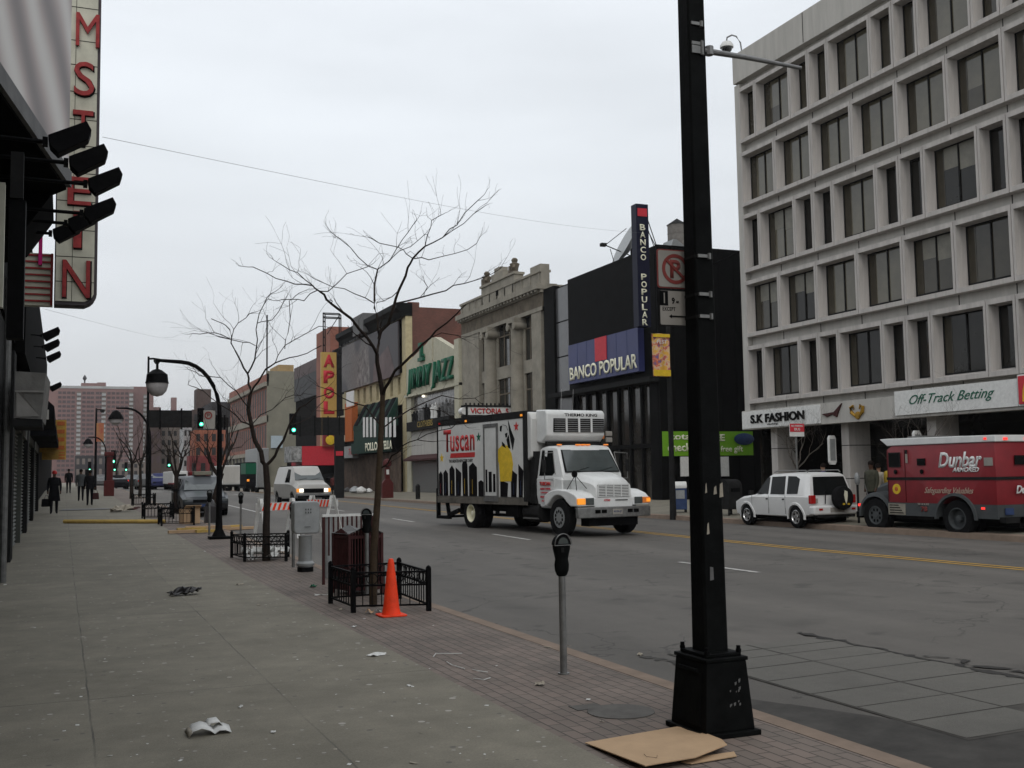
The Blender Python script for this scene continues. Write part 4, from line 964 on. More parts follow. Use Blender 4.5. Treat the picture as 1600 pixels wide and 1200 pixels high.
# ============================================================ LEFT SIDE: shop fronts close by, shade put into their near-black colours
LX = -.95
ls = thing('shop_row', 'row of dark shuttered shop fronts along the left edge of the pavement', 'building', (LX, 10, 0))
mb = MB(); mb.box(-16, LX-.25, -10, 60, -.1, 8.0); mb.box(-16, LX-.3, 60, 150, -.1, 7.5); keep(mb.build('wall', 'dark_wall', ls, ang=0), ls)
for a, b in ((-6, -2.0), (1.0, 3.0), (18.2, 21.2), (24.6, 25.6), (35.2, 36.2), (43, 44), (52, 53)): keep(MB().box(LX-.25, LX, a, b, 0, 4.4).build('pier', 'dark_grey', ls, ang=0), ls)
for a, b in ((25.6, 30.2), (30.8, 35.2), (36.2, 43), (44, 52)):
    mb = MB(); n = 30
    for k in range(n):
        z = G(0, a)+.05+k*.095; mb.prism([(LX-.16, z), (LX-.11, z+.02), (LX-.10, z+.05), (LX-.16, z+.09)], 'y', a+.05, b-.05)
    mb.box(LX-.24, LX-.02, a, a+.08, 0, 3.2); mb.box(LX-.22, LX-.02, a, b, 2.9, 3.3)
    keep(mb.build('roller_shutter', mat('shutter_metal', (.08, .085, .075), .6, .3, var=.2, scale=3), ls), ls)
mb = MB()
mb.box(LX-.2, LX+.06, 21.3, 21.5, 0, 3.9); mb.tube([(LX+.05, 20.4, 0), (LX+.05, 20.4, 5.2)], .06, 10)
keep(mb.build('downpipe', 'dull_steel', ls), ls)
for y, z, h in ((28, 3.4, 1.0), (38, 3.3, 1.6), (47, 3.3, 1.4), (58, 3.4, 1.5), (72, 3.6, 1.6), (90, 3.8, 1.5)):
    z += G(0, y)*.7; keep(MB().prism([(LX-.3, z+h), (LX+.75, z), (LX+.75, z-.3), (LX-.3, z-.3)], 'y', y, y+6).build('awning', 'cloth_black', ls, ang=0), ls)
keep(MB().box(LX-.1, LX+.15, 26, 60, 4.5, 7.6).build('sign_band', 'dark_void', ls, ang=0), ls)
# loose tarpaulin box
tb = thing('wrapped_awning_box', 'grey canvas wrapped awning box above the roller shutter on the left', 'awning', (-.7, 19.0, 3.2))
YT_ = 19.2
xa, za = PY(24, 580, YT_); xb, zb_ = PY(72, 583, YT_); zc = PY(30, 655, YT_)[1]; xc = PY(64, 660, YT_)[0]
mb = MB(); A = [(xa, YT_, za), (xb, YT_, zb_), (xc, YT_, zc), (xa, YT_, zc+.02)]; B = [(p[0]+.05, p[1]+1.6, p[2]-.02) for p in A]
mb.loft([A, B]); keep(mb.build('canvas', mat('grey_canvas', (.15, .145, .135), .9, var=.25, scale=3, bump=.4), tb, ang=0), tb)
mb = MB(); mb.add([(xa+.02, YT_-.015, za-.32), (xa+.1, YT_-.04, za-.35), (xc-.02, YT_-.02, zc+.05), (xa+.03, YT_-.015, zc+.04)], [(0, 1, 2, 3)]); mb.box(xa, xb-.02, YT_-.03, YT_-.005, za-.34, za-.31)
keep(mb.build('folded_flap', mat('pale_canvas', (.24, .23, .215), .9, var=.15, scale=4), tb, ang=0), tb)
keep(MB().box(xa-.02, xc+.02, YT_-.05, YT_+1.5, zc-.12, zc-.002).build('base_rail', 'dark_grey', tb, ang=0), tb)
xa, za = PY(66, 640, 26); xb, zb_ = PY(76, 655, 26)
tag(MB().box(xa, xb, 26, 26.2, zb_, za).build('meter_box', 'precast', ang=0), 'small white box on the dark wall right of the wrapped awning', 'utility box')
mk('sign_yellow_far', (.40, .24, .05), .7, var=.35, scale=2)
# distant yellow signs on the left
for i, (p0, p1, q0, q1, Y, l) in enumerate([(94, 103, 656, 706, 62, 'yellow vertical shop sign beyond the dark awning'), (84, 103, 700, 718, 78, 'yellow box sign low beyond the dark awning')]):
    xa, za = PY(p0, q0, Y); xb, zb_ = PY(p1, q1, Y); t = thing('shop_sign', l, 'sign', (xa, Y, zb_))
    keep(MB().box(LX-.4, xb, Y, Y+.3, zb_, za).build('panel', 'sign_yellow_far', t, ang=0), t)
    mb = MB()
    for k in range(4): z = zb_+(za-zb_)*(k+.3)/4; mb.box(xb-.45, xb-.08, Y-.02, Y-.001, z, z+(za-zb_)*.12)
    keep(mb.build('faded_mark', 'orange_paint', t, ang=0), t)
# projecting vertical sign
YS_ = 20.
vs = thing('blade_sign', 'tall cream vertical blade sign with worn red letters at upper left', 'sign', (-.4, YS_, 4.7))
xr_, zb_ = PY(151, 478, YS_); xl_ = PY(84, 478, YS_)[0]; zt_ = 13.5
Zp = lambda px, py: PY(px, py, YS_-.03)
bw = .22
rr = .2
outl = [(xl_, zb_), (xr_-rr, zb_), (xr_-rr*.5, zb_+.05), (xr_-.05, zb_+rr*.5), (xr_, zb_+rr), (xr_, zt_), (xl_, zt_)]
keep(MB().prism(outl, 'y', YS_, YS_+.45).build('case', mat('sign_edge', (.06, .05, .055), .6, var=.2), vs, ang=0), vs)
inn = [(xl_+.02, zb_+.06), (xr_-rr, zb_+.06), (xr_-.09, zb_+.12), (xr_-.05, zb_+rr), (xr_-.05, zt_), (xl_+.02, zt_)]
mk('enamel_cream', (.50, .49, .40), .5, var=.15, scale=2.5)
keep(MB().prism(inn, 'y', YS_-.02, YS_-.001).build('enamel_face', 'enamel_cream', vs, ang=0), vs)
mb = MB()
for py in (12, 64, 102, 144, 187, 228, 271, 315, 360, 402, 441): z = Zp(130, py)[1]; mb.box(xl_+.02, xr_-.05, YS_-.024, YS_-.0195, z-.006, z+.006)
xj = Zp(113, 400)[0]; mb.box(xj-.004, xj+.004, YS_-.024, YS_-.0195, zb_+.06, zt_)
keep(mb.build('seam', 'dark_grey', vs, ang=0), vs)
mk('worn_red', (.28, .035, .035), .6, var=.3, scale=9)
for ch, p0, p1, q0, q1 in (('M', 119, 155, 20, 76), ('S', 116, 147, 96, 152), ('T', 114, 145, 172, 230), ('E', 106, 142, 276, 322), ('I', 115, 127, 330, 388), ('N', 98, 140, 406, 466)):
    x0_, z1_ = Zp(p0, q0); x1_, z0_ = Zp(p1, q1)
    o = keep(text_on(ch, ((x0_+x1_)/2, YS_-.03, (z0_+z1_)/2), XR, ZU, x1_-x0_, abs(z1_-z0_), M['worn_red'], vs, bold=.0, ext=.05), vs)
    if ch != 'M': keep(text_on(ch, ((x0_+x1_)/2+.012, YS_-.022, (z0_+z1_)/2-.012), XR, ZU, (x1_-x0_)*1.08, abs(z1_-z0_)*1.05, M['dark_grey'], vs, bold=.01, ext=.006, name='letter_edge'), vs)
# inner ladder panel
xa, za = PY(50, 395, YS_+.3); xb, zc = PY(84, 478, YS_+.3)
keep(MB().box(xa-.3, xb-.02, YS_+.3, YS_+.5, zc, za).build('inner_panel', 'enamel_cream', vs, ang=0), vs)
mb = MB()
for k in range(8): z = zc+.06+(za-zc)*k/8; mb.box(xa-.3, xb-.02, YS_+.27, YS_+.299, z, z+.03)
mb.box(xb-.06, xb-.022, YS_+.26, YS_+.299, zc, za)
keep(mb.build('red_rail', 'worn_red', vs, ang=0), vs)
xq = PY(64, 350, YS_+.2)[0]
keep(MB().box(xq-.03, xq+.03, YS_+.2, YS_+.3, PY(64, 410, YS_)[1], PY(64, 320, YS_)[1]).build('neon_post', mat('magenta_tube', (.5, .01, .16), .5, var=0), vs, ang=0), vs)
# angled billboard over the shops
bd = thing('angled_billboard', 'big angled billboard with soft grey and rose drapery print over the shops', 'billboard', (0, 8, 4))
YF_ = 12.
x1_, z_ = PY(107, 293, YF_); zlow = z_
# near end where the lower edge leaves the picture
best = None
for Yn in np.arange(2.5, 11.9, .02):
    xn, zn = PY(-20, 110, Yn)
    if best is None or abs(zn-zlow) < best[0]: best = (abs(zn-zlow), Yn, xn)
_, Yn, xn = best
mk('drape', (.20, .18, .17), .55, var=.45, scale=.9)
def drape_mat():
    m = bpy.data.materials.new('drapery_print'); m.use_nodes = True; t = m.node_tree; n, l = t.nodes, t.links; b = n['Principled BSDF']; b.inputs['Roughness'].default_value = .5
    tc = n.new('ShaderNodeTexCoord'); mp = n.new('ShaderNodeMapping'); mp.inputs['Scale'].default_value = (.5, .5, .5); mp.inputs['Rotation'].default_value = (.9, .5, .3); l.new(tc.outputs['Object'], mp.inputs[0])
    w = n.new('ShaderNodeTexWave'); w.inputs['Scale'].default_value = .8; w.inputs['Distortion'].default_value = 7; w.inputs['Detail'].default_value = 2; w.inputs['Detail Scale'].default_value = .5; l.new(mp.outputs[0], w.inputs['Vector'])
    cr = n.new('ShaderNodeValToRGB'); cr.color_ramp.elements[0].color = (.15, .12, .115, 1); cr.color_ramp.elements[1].color = (.58, .55, .52, 1); e_ = cr.color_ramp.elements.new(.5); e_.color = (.36, .29, .27, 1)
    l.new(w.outputs['Fac'], cr.inputs[0]); l.new(cr.outputs[0], b.inputs['Base Color']); return m
dv = Vector((x1_-xn, YF_-Yn, 0)).normalized(); nv = Vector((dv.y, -dv.x, 0))
def quadwall(a, b, z0, z1, th, name, m, root, mi=0):
    A, B = Vector((a[0], a[1], z0)), Vector((b[0], b[1], z0)); d = (B-A); n_ = Vector((d.y, -d.x, 0)).normalized()
    return keep(MB().frame_box(A-n_*th, d, n_*th, (0, 0, z1-z0)).build(name, m, root, ang=0), root)
P0 = (xn-dv.x*3, Yn-dv.y*3); P1 = (x1_, YF_)
quadwall(P0, P1, zlow+.14, 9.5, .1, 'print', drape_mat(), bd)
o = quadwall((P0[0]+nv.x*.03, P0[1]+nv.y*.03), (P1[0]+nv.x*.03, P1[1]+nv.y*.03), zlow, zlow+.16, .16, 'frame', 'mid_grey', bd)
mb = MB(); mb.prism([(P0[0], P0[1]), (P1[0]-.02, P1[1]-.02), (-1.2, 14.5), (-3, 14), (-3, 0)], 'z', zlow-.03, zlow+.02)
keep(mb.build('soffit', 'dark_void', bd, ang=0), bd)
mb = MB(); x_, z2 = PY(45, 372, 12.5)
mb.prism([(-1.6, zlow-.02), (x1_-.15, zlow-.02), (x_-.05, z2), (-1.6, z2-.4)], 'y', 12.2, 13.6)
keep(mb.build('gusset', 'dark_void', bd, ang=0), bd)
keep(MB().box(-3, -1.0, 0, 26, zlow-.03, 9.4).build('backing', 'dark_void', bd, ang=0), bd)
# steel post at the left edge
xs_, _ = PY(27, 260, 9.5)
pt = thing('steel_post', 'short dark steel channel post hanging in front of the black soffit', 'post', (xs_, 9.5, 3.3))
a_, b_ = PY(17, 236, 9.5), PY(36, 310, 9.5)
keep(MB().box(a_[0], b_[0], 9.5, 9.62, b_[1], a_[1]).build('channel', 'dark_grey', pt, ang=0), pt)
a_, b_ = PY(14, 310, 9.5), PY(37, 470, 9.5)
keep(MB().box(a_[0], b_[0], 9.52, 9.7, b_[1]-.3, a_[1]).build('bracket', 'black_iron', pt, ang=0), pt)
a_ = PY(9, 300, 10.5)
tag(keep(MB().box(PY(0, 300, 10.5)[0]-.1, PY(8, 300, 10.5)[0], 10.5, 10.6, PY(5, 480, 10.5)[1], PY(5, 285, 10.5)[1]).build('window_strip', 'enamel_cream', ang=0), pt), '', '')
ws = bpy.data.objects['window_strip']; ws.location = pt.location
tag(ws, 'narrow cream sign strip at the extreme left edge beside the black post', 'sign')
# dark near column and masonry at the left frame edge
nc = thing('shop_column', 'near black shop column at the left edge of the picture', 'column', (-1.2, 12, 0))
xa = PY(14, 800, 20.5)[0]
keep(MB().box(-1.6, -1.02, 13.2, 20.6, 0, 3.95).build('casing', 'dark_void', nc, ang=0), nc)
# floodlights on arms
def flood(px, py, Y, w, n_, lab, grp='floodlights on arms over the shop sign'):
    x, z = PY(px, py, Y)
    t = thing('floodlight', lab, 'floodlight', (x, Y, z), group=grp)
    s = w
    mb = MB(); mb.prism([(-.5*s, -.26*s), (-.34*s, -.48*s), (.42*s, -.16*s), (.52*s, .06*s), (.44*s, .30*s), (-.5*s, .0*s)], 'y', -.25*s, .25*s)
    hs_ = mb.build('housing', 'black_iron', t, ang=0, bevel=.006); hs_.rotation_euler = (0, R_(-9), 0)
    MB().box(-.62*s, -.5*s, -.12*s, .12*s, -.3*s, -.1*s).build('ballast', 'black_iron', t, ang=0)
    L_ = x+1.1
    MB().tube([(-.6*s, 0, -.2*s), (-L_*.5, .02, -.16*s), (-L_, .05, -.14*s)], .018, 6).build('arm', 'black_iron', t)
    return t
nm = ['topmost floodlight nearest the camera over the angled billboard', 'second floodlight from the top below the topmost one', 'third floodlight from the top, reaching farthest into the sky', 'fourth floodlight from the top over the letter I of the blade sign', 'fifth floodlight tucked just below the fourth', 'lowest of the near floodlights beside the ladder panel']
for k, (px, py, Y, w) in enumerate([(107, 213, 9.0, .27), (136, 246, 9.8, .27), (162, 280, 10.6, .26), (154, 326, 11.6, .265), (128, 342, 12.3, .265), (103, 358, 13, .265)]): flood(px+2, py, Y, w*1.16, k, nm[k])
nm = ['small far floodlight highest below the blade sign', 'second small far floodlight below the blade sign', 'third small far floodlight below the blade sign', 'lowest small far floodlight above the pink housing slab']
for k, (px, py, Y) in enumerate([(80, 520, 30), (81, 538, 33), (84, 556, 36), (87, 603, 44)]):
    t = flood(px, py, Y, .42, k, nm[k], 'small floodlights farther down the street')
# ============================================================ STREET FURNITURE (near pavement)
# --- big black lamp post with cast pedestal
pole = thing('lamp_post', 'large square black lamp post on a tapered cast iron pedestal in the right foreground', 'lamp post', (3.98, 6.27, 0))
def frus(mb, b, t, z0, z1, mi=0):
    """b,t: (x0,x1,y0,y1) rectangles"""
    r = lambda q, z: [(q[0], q[2], z), (q[1], q[2], z), (q[1], q[3], z), (q[0], q[3], z)]
    return mb.loft([r(b, z0), r(t, z1)], mi)
mb = MB()
mb.box(-.21, .21, -.25, .25, 0, .035); frus(mb, (-.185, .185, -.215, .215), (-.15, .15, -.19, .19), .035, .47)
mb.box(-.16, .16, -.20, .20, .47, .495); mb.box(-.135, .135, -.16, .16, .495, .52)
pb = mb.build('pedestal', 'black_paint', pole, ang=0, bevel=.006)
mb = MB(); frus(mb, (-.193, -.184, -.15, .15), (-.165, -.156, -.14, .14), .07, .40); frus(mb, (-.182, -.170, -.11, .12), (-.178, -.165, -.11, .12), .405, .425); mb.build('access_door', 'black_paint', pole, ang=0, bevel=.003)
for x, y in ((-.12, -.15), (.12, -.15), (-.12, .15), (.12, .15)): MB().cyl((x, y), .014, .52, .56, 8).cyl((x, y), .02, .52, .538, 6).build('anchor_bolt', 'black_iron', pole)
mb = MB()
def octo(h, z): c = h*.84; return [(-h, -c, z), (-c, -h, z), (c, -h, z), (h, -c, z), (h, c, z), (c, h, z), (-c, h, z), (-h, c, z)]
mb.loft([octo(.089, .52), octo(.073, 3.2), octo(.062, 7.5)]); mb.build('shaft', 'black_paint', pole, ang=25)
def band(z, h=.018, m='dull_steel', out=0.):
    w = .089-.0062*(z-.52)+.003; mb = MB(); mb.loft([octo(w, z-h/2), octo(w, z+h/2)]); mb.build('strap', 'dark_grey', pole)
    mb = MB(); mb.box(-w*.75, w*.55, -w-.014, -w+.001, z-h*.6, z+h*.6); mb.cyl((.03, -w-.012), .013, z-.02, z+.02, 8); mb.build('strap_clamp', m, pole, ang=25)
for z in (3.14, 2.88, 2.73, 4.62, 4.56, 4.76): band(z)
band(4.585, .03)
# worn sticker remnants
for (x0, x1, z0, z1) in ((-.052, -.032, 1.28, 1.36), (.01, .035, 1.54, 1.60), (.055, .085, 1.52, 1.62), (-.055, -.04, 1.55, 1.62)):
    w = .089-.0062*(z0-.52); MB().prism([(x0, z0), (x1, z0+.005), (x1-.004, z1), (x0+.006, z1-.012)], 'y', -w-.0015, -w-.0005).build('sticker_scrap', 'scrap_tan', pole, ang=0)
w = .086; MB().prism([(-.04, .98), (-.012, .985), (-.014, 1.065), (-.038, 1.07)], 'y', -w-.004, -w-.001).build('sticker', 'mid_grey', pole, ang=0)
mb = MB()
rs = random.Random(4)
for k in range(14):
    x, z = rs.uniform(-.01, .09), rs.uniform(.17, .37); s = rs.uniform(.004, .012); y = -.215+.025*(z-.035)/.435-.0012
    mb.prism([(x, z), (x+s, z+s*.6), (x+s*1.2, z+s*2.2), (x-s*.3, z+s*1.7)], 'y', y, y+.0008)
mb.build('paint_chips', 'dull_steel', pole, ang=0)
# steel side arm
mb = MB(); mb.tube([(.07, -.02, 4.60), (.40, -.04, 4.59), (.86, -.07, 4.56)], [.022, .018, .013], 10); mb.cyl((.12, -.03), .03, 4.57, 4.63, 8); mb.build('side_arm', 'galvanised', pole)
# parking signs strapped to it
sg = thing('parking_sign', 'red and white no parking sign strapped to the left of the black lamp post', 'sign', (3.72, 6.22, 2.9))
YK = 6.40
xa, za = PY(1027, 388, YK); xb, zb_ = PY(1084, 448, YK); zb_ = PY(1032, 449, YK)[1]
cx, cz = (xa+xb)/2+.0, (za+zb_)/2; w2 = (xb-xa)/2; h2 = (za-zb_)/2
def rrect(w, h, r, n=4):
    return [(sx*(w-r)+r*math.cos(t), sz*(h-r)+r*math.sin(t)) for sx, sz, t0 in ((1, 1, 0), (-1, 1, 90), (-1, -1, 180), (1, -1, 270)) for t in [R_(t0+90*k/n) for k in range(n+1)]]
def plate(name, m, root, cx, cz, w, h, r, y0, y1): return keep(MB().prism([(cx+a, cz+b) for a, b in rrect(w, h, r)], 'y', y0, y1).build(name, m, root, ang=0), root)
mk('sign_white', (.27, .255, .23), .5, var=.1, scale=5); mk('sign_shaded_red', (.20, .04, .035), .55, var=.12, scale=8)  # colours darkened: they hold the shade of a sign facing away from light
plate('plate', 'sign_shaded_red', sg, cx, cz, w2, h2, .02, 6.4100, 6.4150); plate('face', 'sign_white', sg, cx, cz, w2-.008, h2-.008, .016, 6.4060, 6.4090)
def annulus(name, m, root, c, r0, r1, y, t=.002, n=28):
    mb = MB(); rs = []
    for r, yy in ((r0, y), (r1, y), (r1, y-t), (r0, y-t), (r0, y)): rs.append([(c[0]+r*math.cos(2*math.pi*i/n), yy, c[1]+r*math.sin(2*math.pi*i/n)) for i in range(n)])
    return keep(mb.loft(rs, cap=False).build(name, m, root, ang=0), root)
annulus('prohibition_ring', 'sign_shaded_red', sg, (cx, cz), h2*.60, h2*.78, 6.405)
c_, s_ = math.cos(R_(-42)), math.sin(R_(-42))
keep(text_on('P', (cx, 6.404, cz), XR, ZU, h2*.62, h2*.95, M['sign_shaded_red'], sg, bold=.03, ext=.001), sg)
L_ = h2*.68; keep(MB().frame_box((cx-c_*L_-.008, 6.399, cz-s_*L_-.008), (2*c_*L_, 0, 2*s_*L_), (.012, 0, .014), (0, .003, 0)).build('slash', 'sign_shaded_red', sg, ang=0), sg)
s2 = thing('parking_sign', 'white street cleaning sign with a black arrow below the red no parking sign', 'sign', (3.72, 6.22, 2.7))
za = PY(1032, 452, YK)[1]; zb_ = PY(1032, 508, YK)[1]; xa = PY(1031, 480, YK)[0]; cz = (za+zb_)/2; h2 = (za-zb_)/2; w2 = .135; cx = xa+w2
plate('plate', 'dark_grey', s2, cx, cz, w2, h2, .014, 6.4100, 6.4150); plate('face', 'sign_white', s2, cx, cz, w2-.007, h2-.006, .01, 6.4060, 6.4090)
keep(MB().box(xa+.004, xa+.068, 6.4030, 6.4055, cz+.015, za-.008).build('black_panel', 'black_paint', s2, ang=0), s2)
keep(MB().box(xa+.034, xa+.042, 6.4010, 6.4027, cz+.03, za-.022).build('white_bar', 'sign_white', s2, ang=0), s2)
keep(text_on('9', (xa+.110, 6.405, cz+.05), XR, ZU, .024, .045, M['black_paint'], s2, bold=.03, ext=.001), s2)
keep(text_on('AM', (xa+.142, 6.405, cz+.043), XR, ZU, .022, .018, M['black_paint'], s2, bold=.03, ext=.001), s2)
keep(text_on('EXCEPT', (xa+.075, 6.405, cz-.008), XR, ZU, .10, .026, M['black_paint'], s2, bold=.01, ext=.001, spacing=1.15), s2)
keep(MB().prism([(xa+.075, cz-.058), (xa+.095, cz-.044), (xa+.095, cz-.053), (xa+.26, cz-.053), (xa+.26, cz-.063), (xa+.095, cz-.063), (xa+.095, cz-.072)], 'y', 6.4030, 6.4055).build('arrow', 'black_paint', s2, ang=0), s2)

# --- parking meters
def meter(loc, lab, h=1.22, rot=0, double=False, tilt=0, first=[None]):
    t = thing('parking_meter', lab, 'parking meter', loc, rot, group='parking meters along the kerb')
    MB().cyl((0, 0), .030, 0, h-.40, 14).cyl((0, 0), .05, 0, .012, 14).build('post', 'dull_steel', t)
    for s in ((-1, 1) if double else (0,)):
        ox = s*.085; z = h-.40
        mb = MB(); prof = [(.030, 0), (.046, .01), (.062, .05), (.066, .10), (.058, .145), (.062, .165), (.078, .235), (.080, .262)]
        rs = [[(ox+r*1.0*math.cos(a), r*.72*math.sin(a), z+hh) for a in [2*math.pi*i/20 for i in range(20)]] for r, hh in prof]
        mb.loft(rs); hd = mb.build('vault', 'black_paint', t)
        # domed head: a flat half disc with rounded rim
        n = 12; out = [(.076*math.cos(math.pi*i/n), .09*math.sin(math.pi*i/n)) for i in range(n+1)]
        mb = MB(); mb.prism([(ox+a, z+.264+b) for a, b in out], 'y', -.04, .04); hd2 = mb.build('dome', 'black_iron', t, ang=30, bevel=.006)
        mb = MB(); mb.tube([(ox+.080*math.cos(math.pi*i/n), -.042, z+.266+.096*math.sin(math.pi*i/n)) for i in range(n+1)], .0042, 6); mb.tube([(ox-.083, -.046, z+.264), (ox+.083, -.046, z+.264)], .004, 6); mb.build('dome_rim', 'dull_steel', t)
        MB().prism([(ox+.048*math.cos(math.pi*i/8), z+.276+.055*math.sin(math.pi*i/8)) for i in range(9)], 'y', -.0425, -.0405).build('window', 'glass_screen', t, ang=0)
        MB().box(ox-.028, ox-.002, -.062, -.056, z+.205, z+.245).build('coin_plate', 'dark_grey', t, ang=0)
        if s: MB().box(min(0, ox), max(0, ox), -.02, .02, z-.03, z+.02).build('yoke', 'black_paint', t, ang=0)
    return t
M0 = meter((3.96, 8.53, 0), 'black parking meter on a grey post nearest the camera, in front of the delivery truck')
def at_ground(px, py): x, y, z = PG(px, py); return (x, y, z)
mxy = PY(573, 800, 15.4)[0]; meter((mxy, 15.4, 0), 'black parking meter half hidden behind the big bare tree trunk', 1.28, R_(-25))
meter(at_ground(376, 835), 'black parking meter in front of the dark minivan, right of the arched lamp post', 1.3)
meter(at_ground(327, 836), 'black parking meter just left of the arched lamp post, above the loose lumber', 1.3)

# --- traffic cone
cone = thing('traffic_cone', 'bright orange traffic cone standing beside the iron tree guard', 'traffic cone', (3.73, 12.98, 0))
mb = MB(); mb.prism(rrect(.165, .165, .05), 'z', 0, .022); mb.build('base', 'orange_plastic', cone, ang=0, bevel=.008)
MB().lathe([(.118, .022), (.112, .04), (.096, .12), (.062, .45), (.042, .61), (.034, .665), (.026, .685), (.01, .69)], n=28).build('body', 'orange_plastic', cone)

# --- tree guards
def guard(name_lab, corners, h, loc, open_far=False):
    t = thing('tree_guard', name_lab, 'tree guard', loc, group='black iron tree guards')
    n = len(corners)
    for c in corners:
        MB().box(c[0]-.028, c[0]+.028, c[1]-.028, c[1]+.028, 0, h+.03).lathe([(.036, h+.03), (.028, h+.05), (.001, h+.07)], (c[0], c[1], 0), 'z', 4).build('post', 'black_iron', t, ang=0)
    for i in range(n):
        a, b = Vector((*corners[i], 0)), Vector((*corners[(i+1) % n], 0)); d = b-a; L_ = d.length; d.normalize(); nn = Vector((-d.y, d.x, 0))
        mb = MB()
        for z in (.07, h-.02, h-.18): mb.frame_box(a-nn*.012+Vector((0, 0, z)), d*L_, nn*.024, (0, 0, .022))
        k = max(2, round(L_/.115))
        for q in range(1, k):
            p = a+d*(L_*q/k); mb.frame_box(p-nn*.006-d*.006+Vector((0, 0, .07)), d*.012, nn*.012, (0, 0, h-.09-(.16 if q % 2 else 0)))
        rr = .068; m_ = max(1, int(L_/(2*rr)))
        for q in range(m_):
            p = a+d*(L_*(q+.5)/m_)+Vector((0, 0, h-.09))
            mb.tube([p+d*(rr*math.cos(v))+Vector((0, 0, rr*math.sin(v))) for v in [2*math.pi*j/12 for j in range(13)]], .007, 4)
        mb.build('railing', 'black_iron', t, ang=0)
    return t
gc = (3.86, 14.0)
guard('black iron tree guard round the nearest tree, beside the orange cone', [(-.50, .62), (-.47, -.50), (.42, -.80), (.48, .70)], .50, (*gc, 0))
g2x, g2y, _ = PG(408, 862)
guard('black iron tree guard round the second tree, filled with white rubbish', [(-.55, .75), (-.45, -.35), (.30, -.75), (.55, .35)], .50, (3.85, 22.7, G(3.85, 22.7)))
for (px, py, l) in ((228, 812, 'farther black iron tree guard beside the tall straight pole'), (160+95, 822, 'small black iron tree guard left of the loose lumber'), (210, 791, 'farthest black iron tree guard near the red call box')):
    x, y, z = PG(px, py); guard(l, [(-.5, .6), (-.5, -.6), (.5, -.6), (.5, .6)], .55, (x+.45, y+.6, z))

# --- slatted litter bin
lb = thing('litter_bin', 'dark maroon slatted litter bin behind the iron tree guard', 'litter bin', (4.02, 15.75, 0), R_(12))
s = .26; mb = MB()
for sx, sy, dx_, dy_ in ((-s, -s, 1, 0), (-s, s, 1, 0), (-s, -s, 0, 1), (s, -s, 0, 1)):
    k = 11
    for q in range(k+1): x, y = sx+dx_*2*s*q/k, sy+dy_*2*s*q/k; mb.box(x-.008, x+.008, y-.008, y+.008, .08, .86+(.09*(1-abs(2*q/k-1))))
mb.build('slat_panel', 'maroon', lb, ang=0)
for x in (-s, s):
    for y in (-s, s): MB().box(x-.02, x+.02, y-.02, y+.02, 0, .87).build('corner_post', 'maroon', lb, ang=0)
MB().box(-s+.03, s-.03, -s+.03, s-.03, .05, .8).build('liner', 'dark_void', lb, ang=0)
for z in (.06, .80): mb = MB(); mb.box(-s-.01, s+.01, -s-.012, -s+.012, z, z+.04).box(-s-.01, s+.01, s-.012, s+.012, z, z+.04).box(-s-.012, -s+.012, -s, s, z, z+.04).box(s-.012, s+.012, -s, s, z, z+.04); mb.build('band', 'maroon', lb, ang=0)
mb = MB(); mb.add([(-s-.02, -s-.02, .87), (0, -s-.02, .98), (s+.02, -s-.02, .87), (s+.02, s+.02, .87), (0, s+.02, .98), (-s-.02, s+.02, .87), (0, 0, .90)], [(0, 1, 6), (1, 2, 6), (2, 3, 6), (3, 4, 6), (4, 5, 6), (5, 0, 6)]); mb.build('lid', 'mid_grey', lb, ang=0)
# barrier board behind the bin with a white top rail
bx = thing('slatted_barrier', 'maroon picket barrier with a white top rail behind the litter bin', 'barrier', (4.2, 17.2, 0))
mb = MB()
for q in range(11): mb.box(-.36+q*.075, -.335+q*.075, -.01, .01, .45, 1.06)
mb.build('picket', 'maroon', bx, ang=0)
MB().box(-.38, .50, -.02, .02, 1.06, 1.10).build('top_rail', 'white_paint', bx, ang=0)
for x in (-.36, .44): MB().box(x-.02, x+.02, -.02, .02, 0, 1.06).build('leg', 'maroon', bx, ang=0)

# --- grey control cabinet on a round post, bollard pipe, silver pole
cb = thing('control_cabinet', 'rounded silver control cabinet on a thick round post beside the kerb', 'control cabinet', (4.08, 19.75, 0))
MB().lathe([(.135, 0), (.135, .10), (.16, .11), (.165, .15), (.125, .19), (.12, .62), (.13, .64)], n=28).build('post', 'silver_paint', cb)
MB().lathe([(.142, -.002), (.142, .085)], n=28).build('foot', 'black_iron', cb)
MB().prism(rrect(.235, .29, .07), 'y', -.14, .14).build('box', 'silver_paint', cb, ang=30, bevel=.02).location = (0, 0, .97)
mb = MB()
for r in range(2):
    for q in range(3): x, z = -.03+q*.045, 1.10-r*.055; mb.box(x, x+.012, -.166, -.159, z, z+.03)
mb.box(-.05, .06, -.166, -.159, .80, .808)
mb.build('vent_slot', 'dark_grey', cb, ang=0)
tag(MB().lathe([(.075, 0), (.075, 1.0), (.095, 1.01), (.095, 1.06), (.0, 1.065)], n=20).build('steel_bollard', 'silver_paint', loc=(4.16, 18.3, 0)), 'thick grey steel pipe bollard with a flat collar right of the silver cabinet', 'bollard')
mt = meter((4.05, 20.71, 0), 'dark parking meter on a slim post peeking out left of the silver cabinet', 1.28)

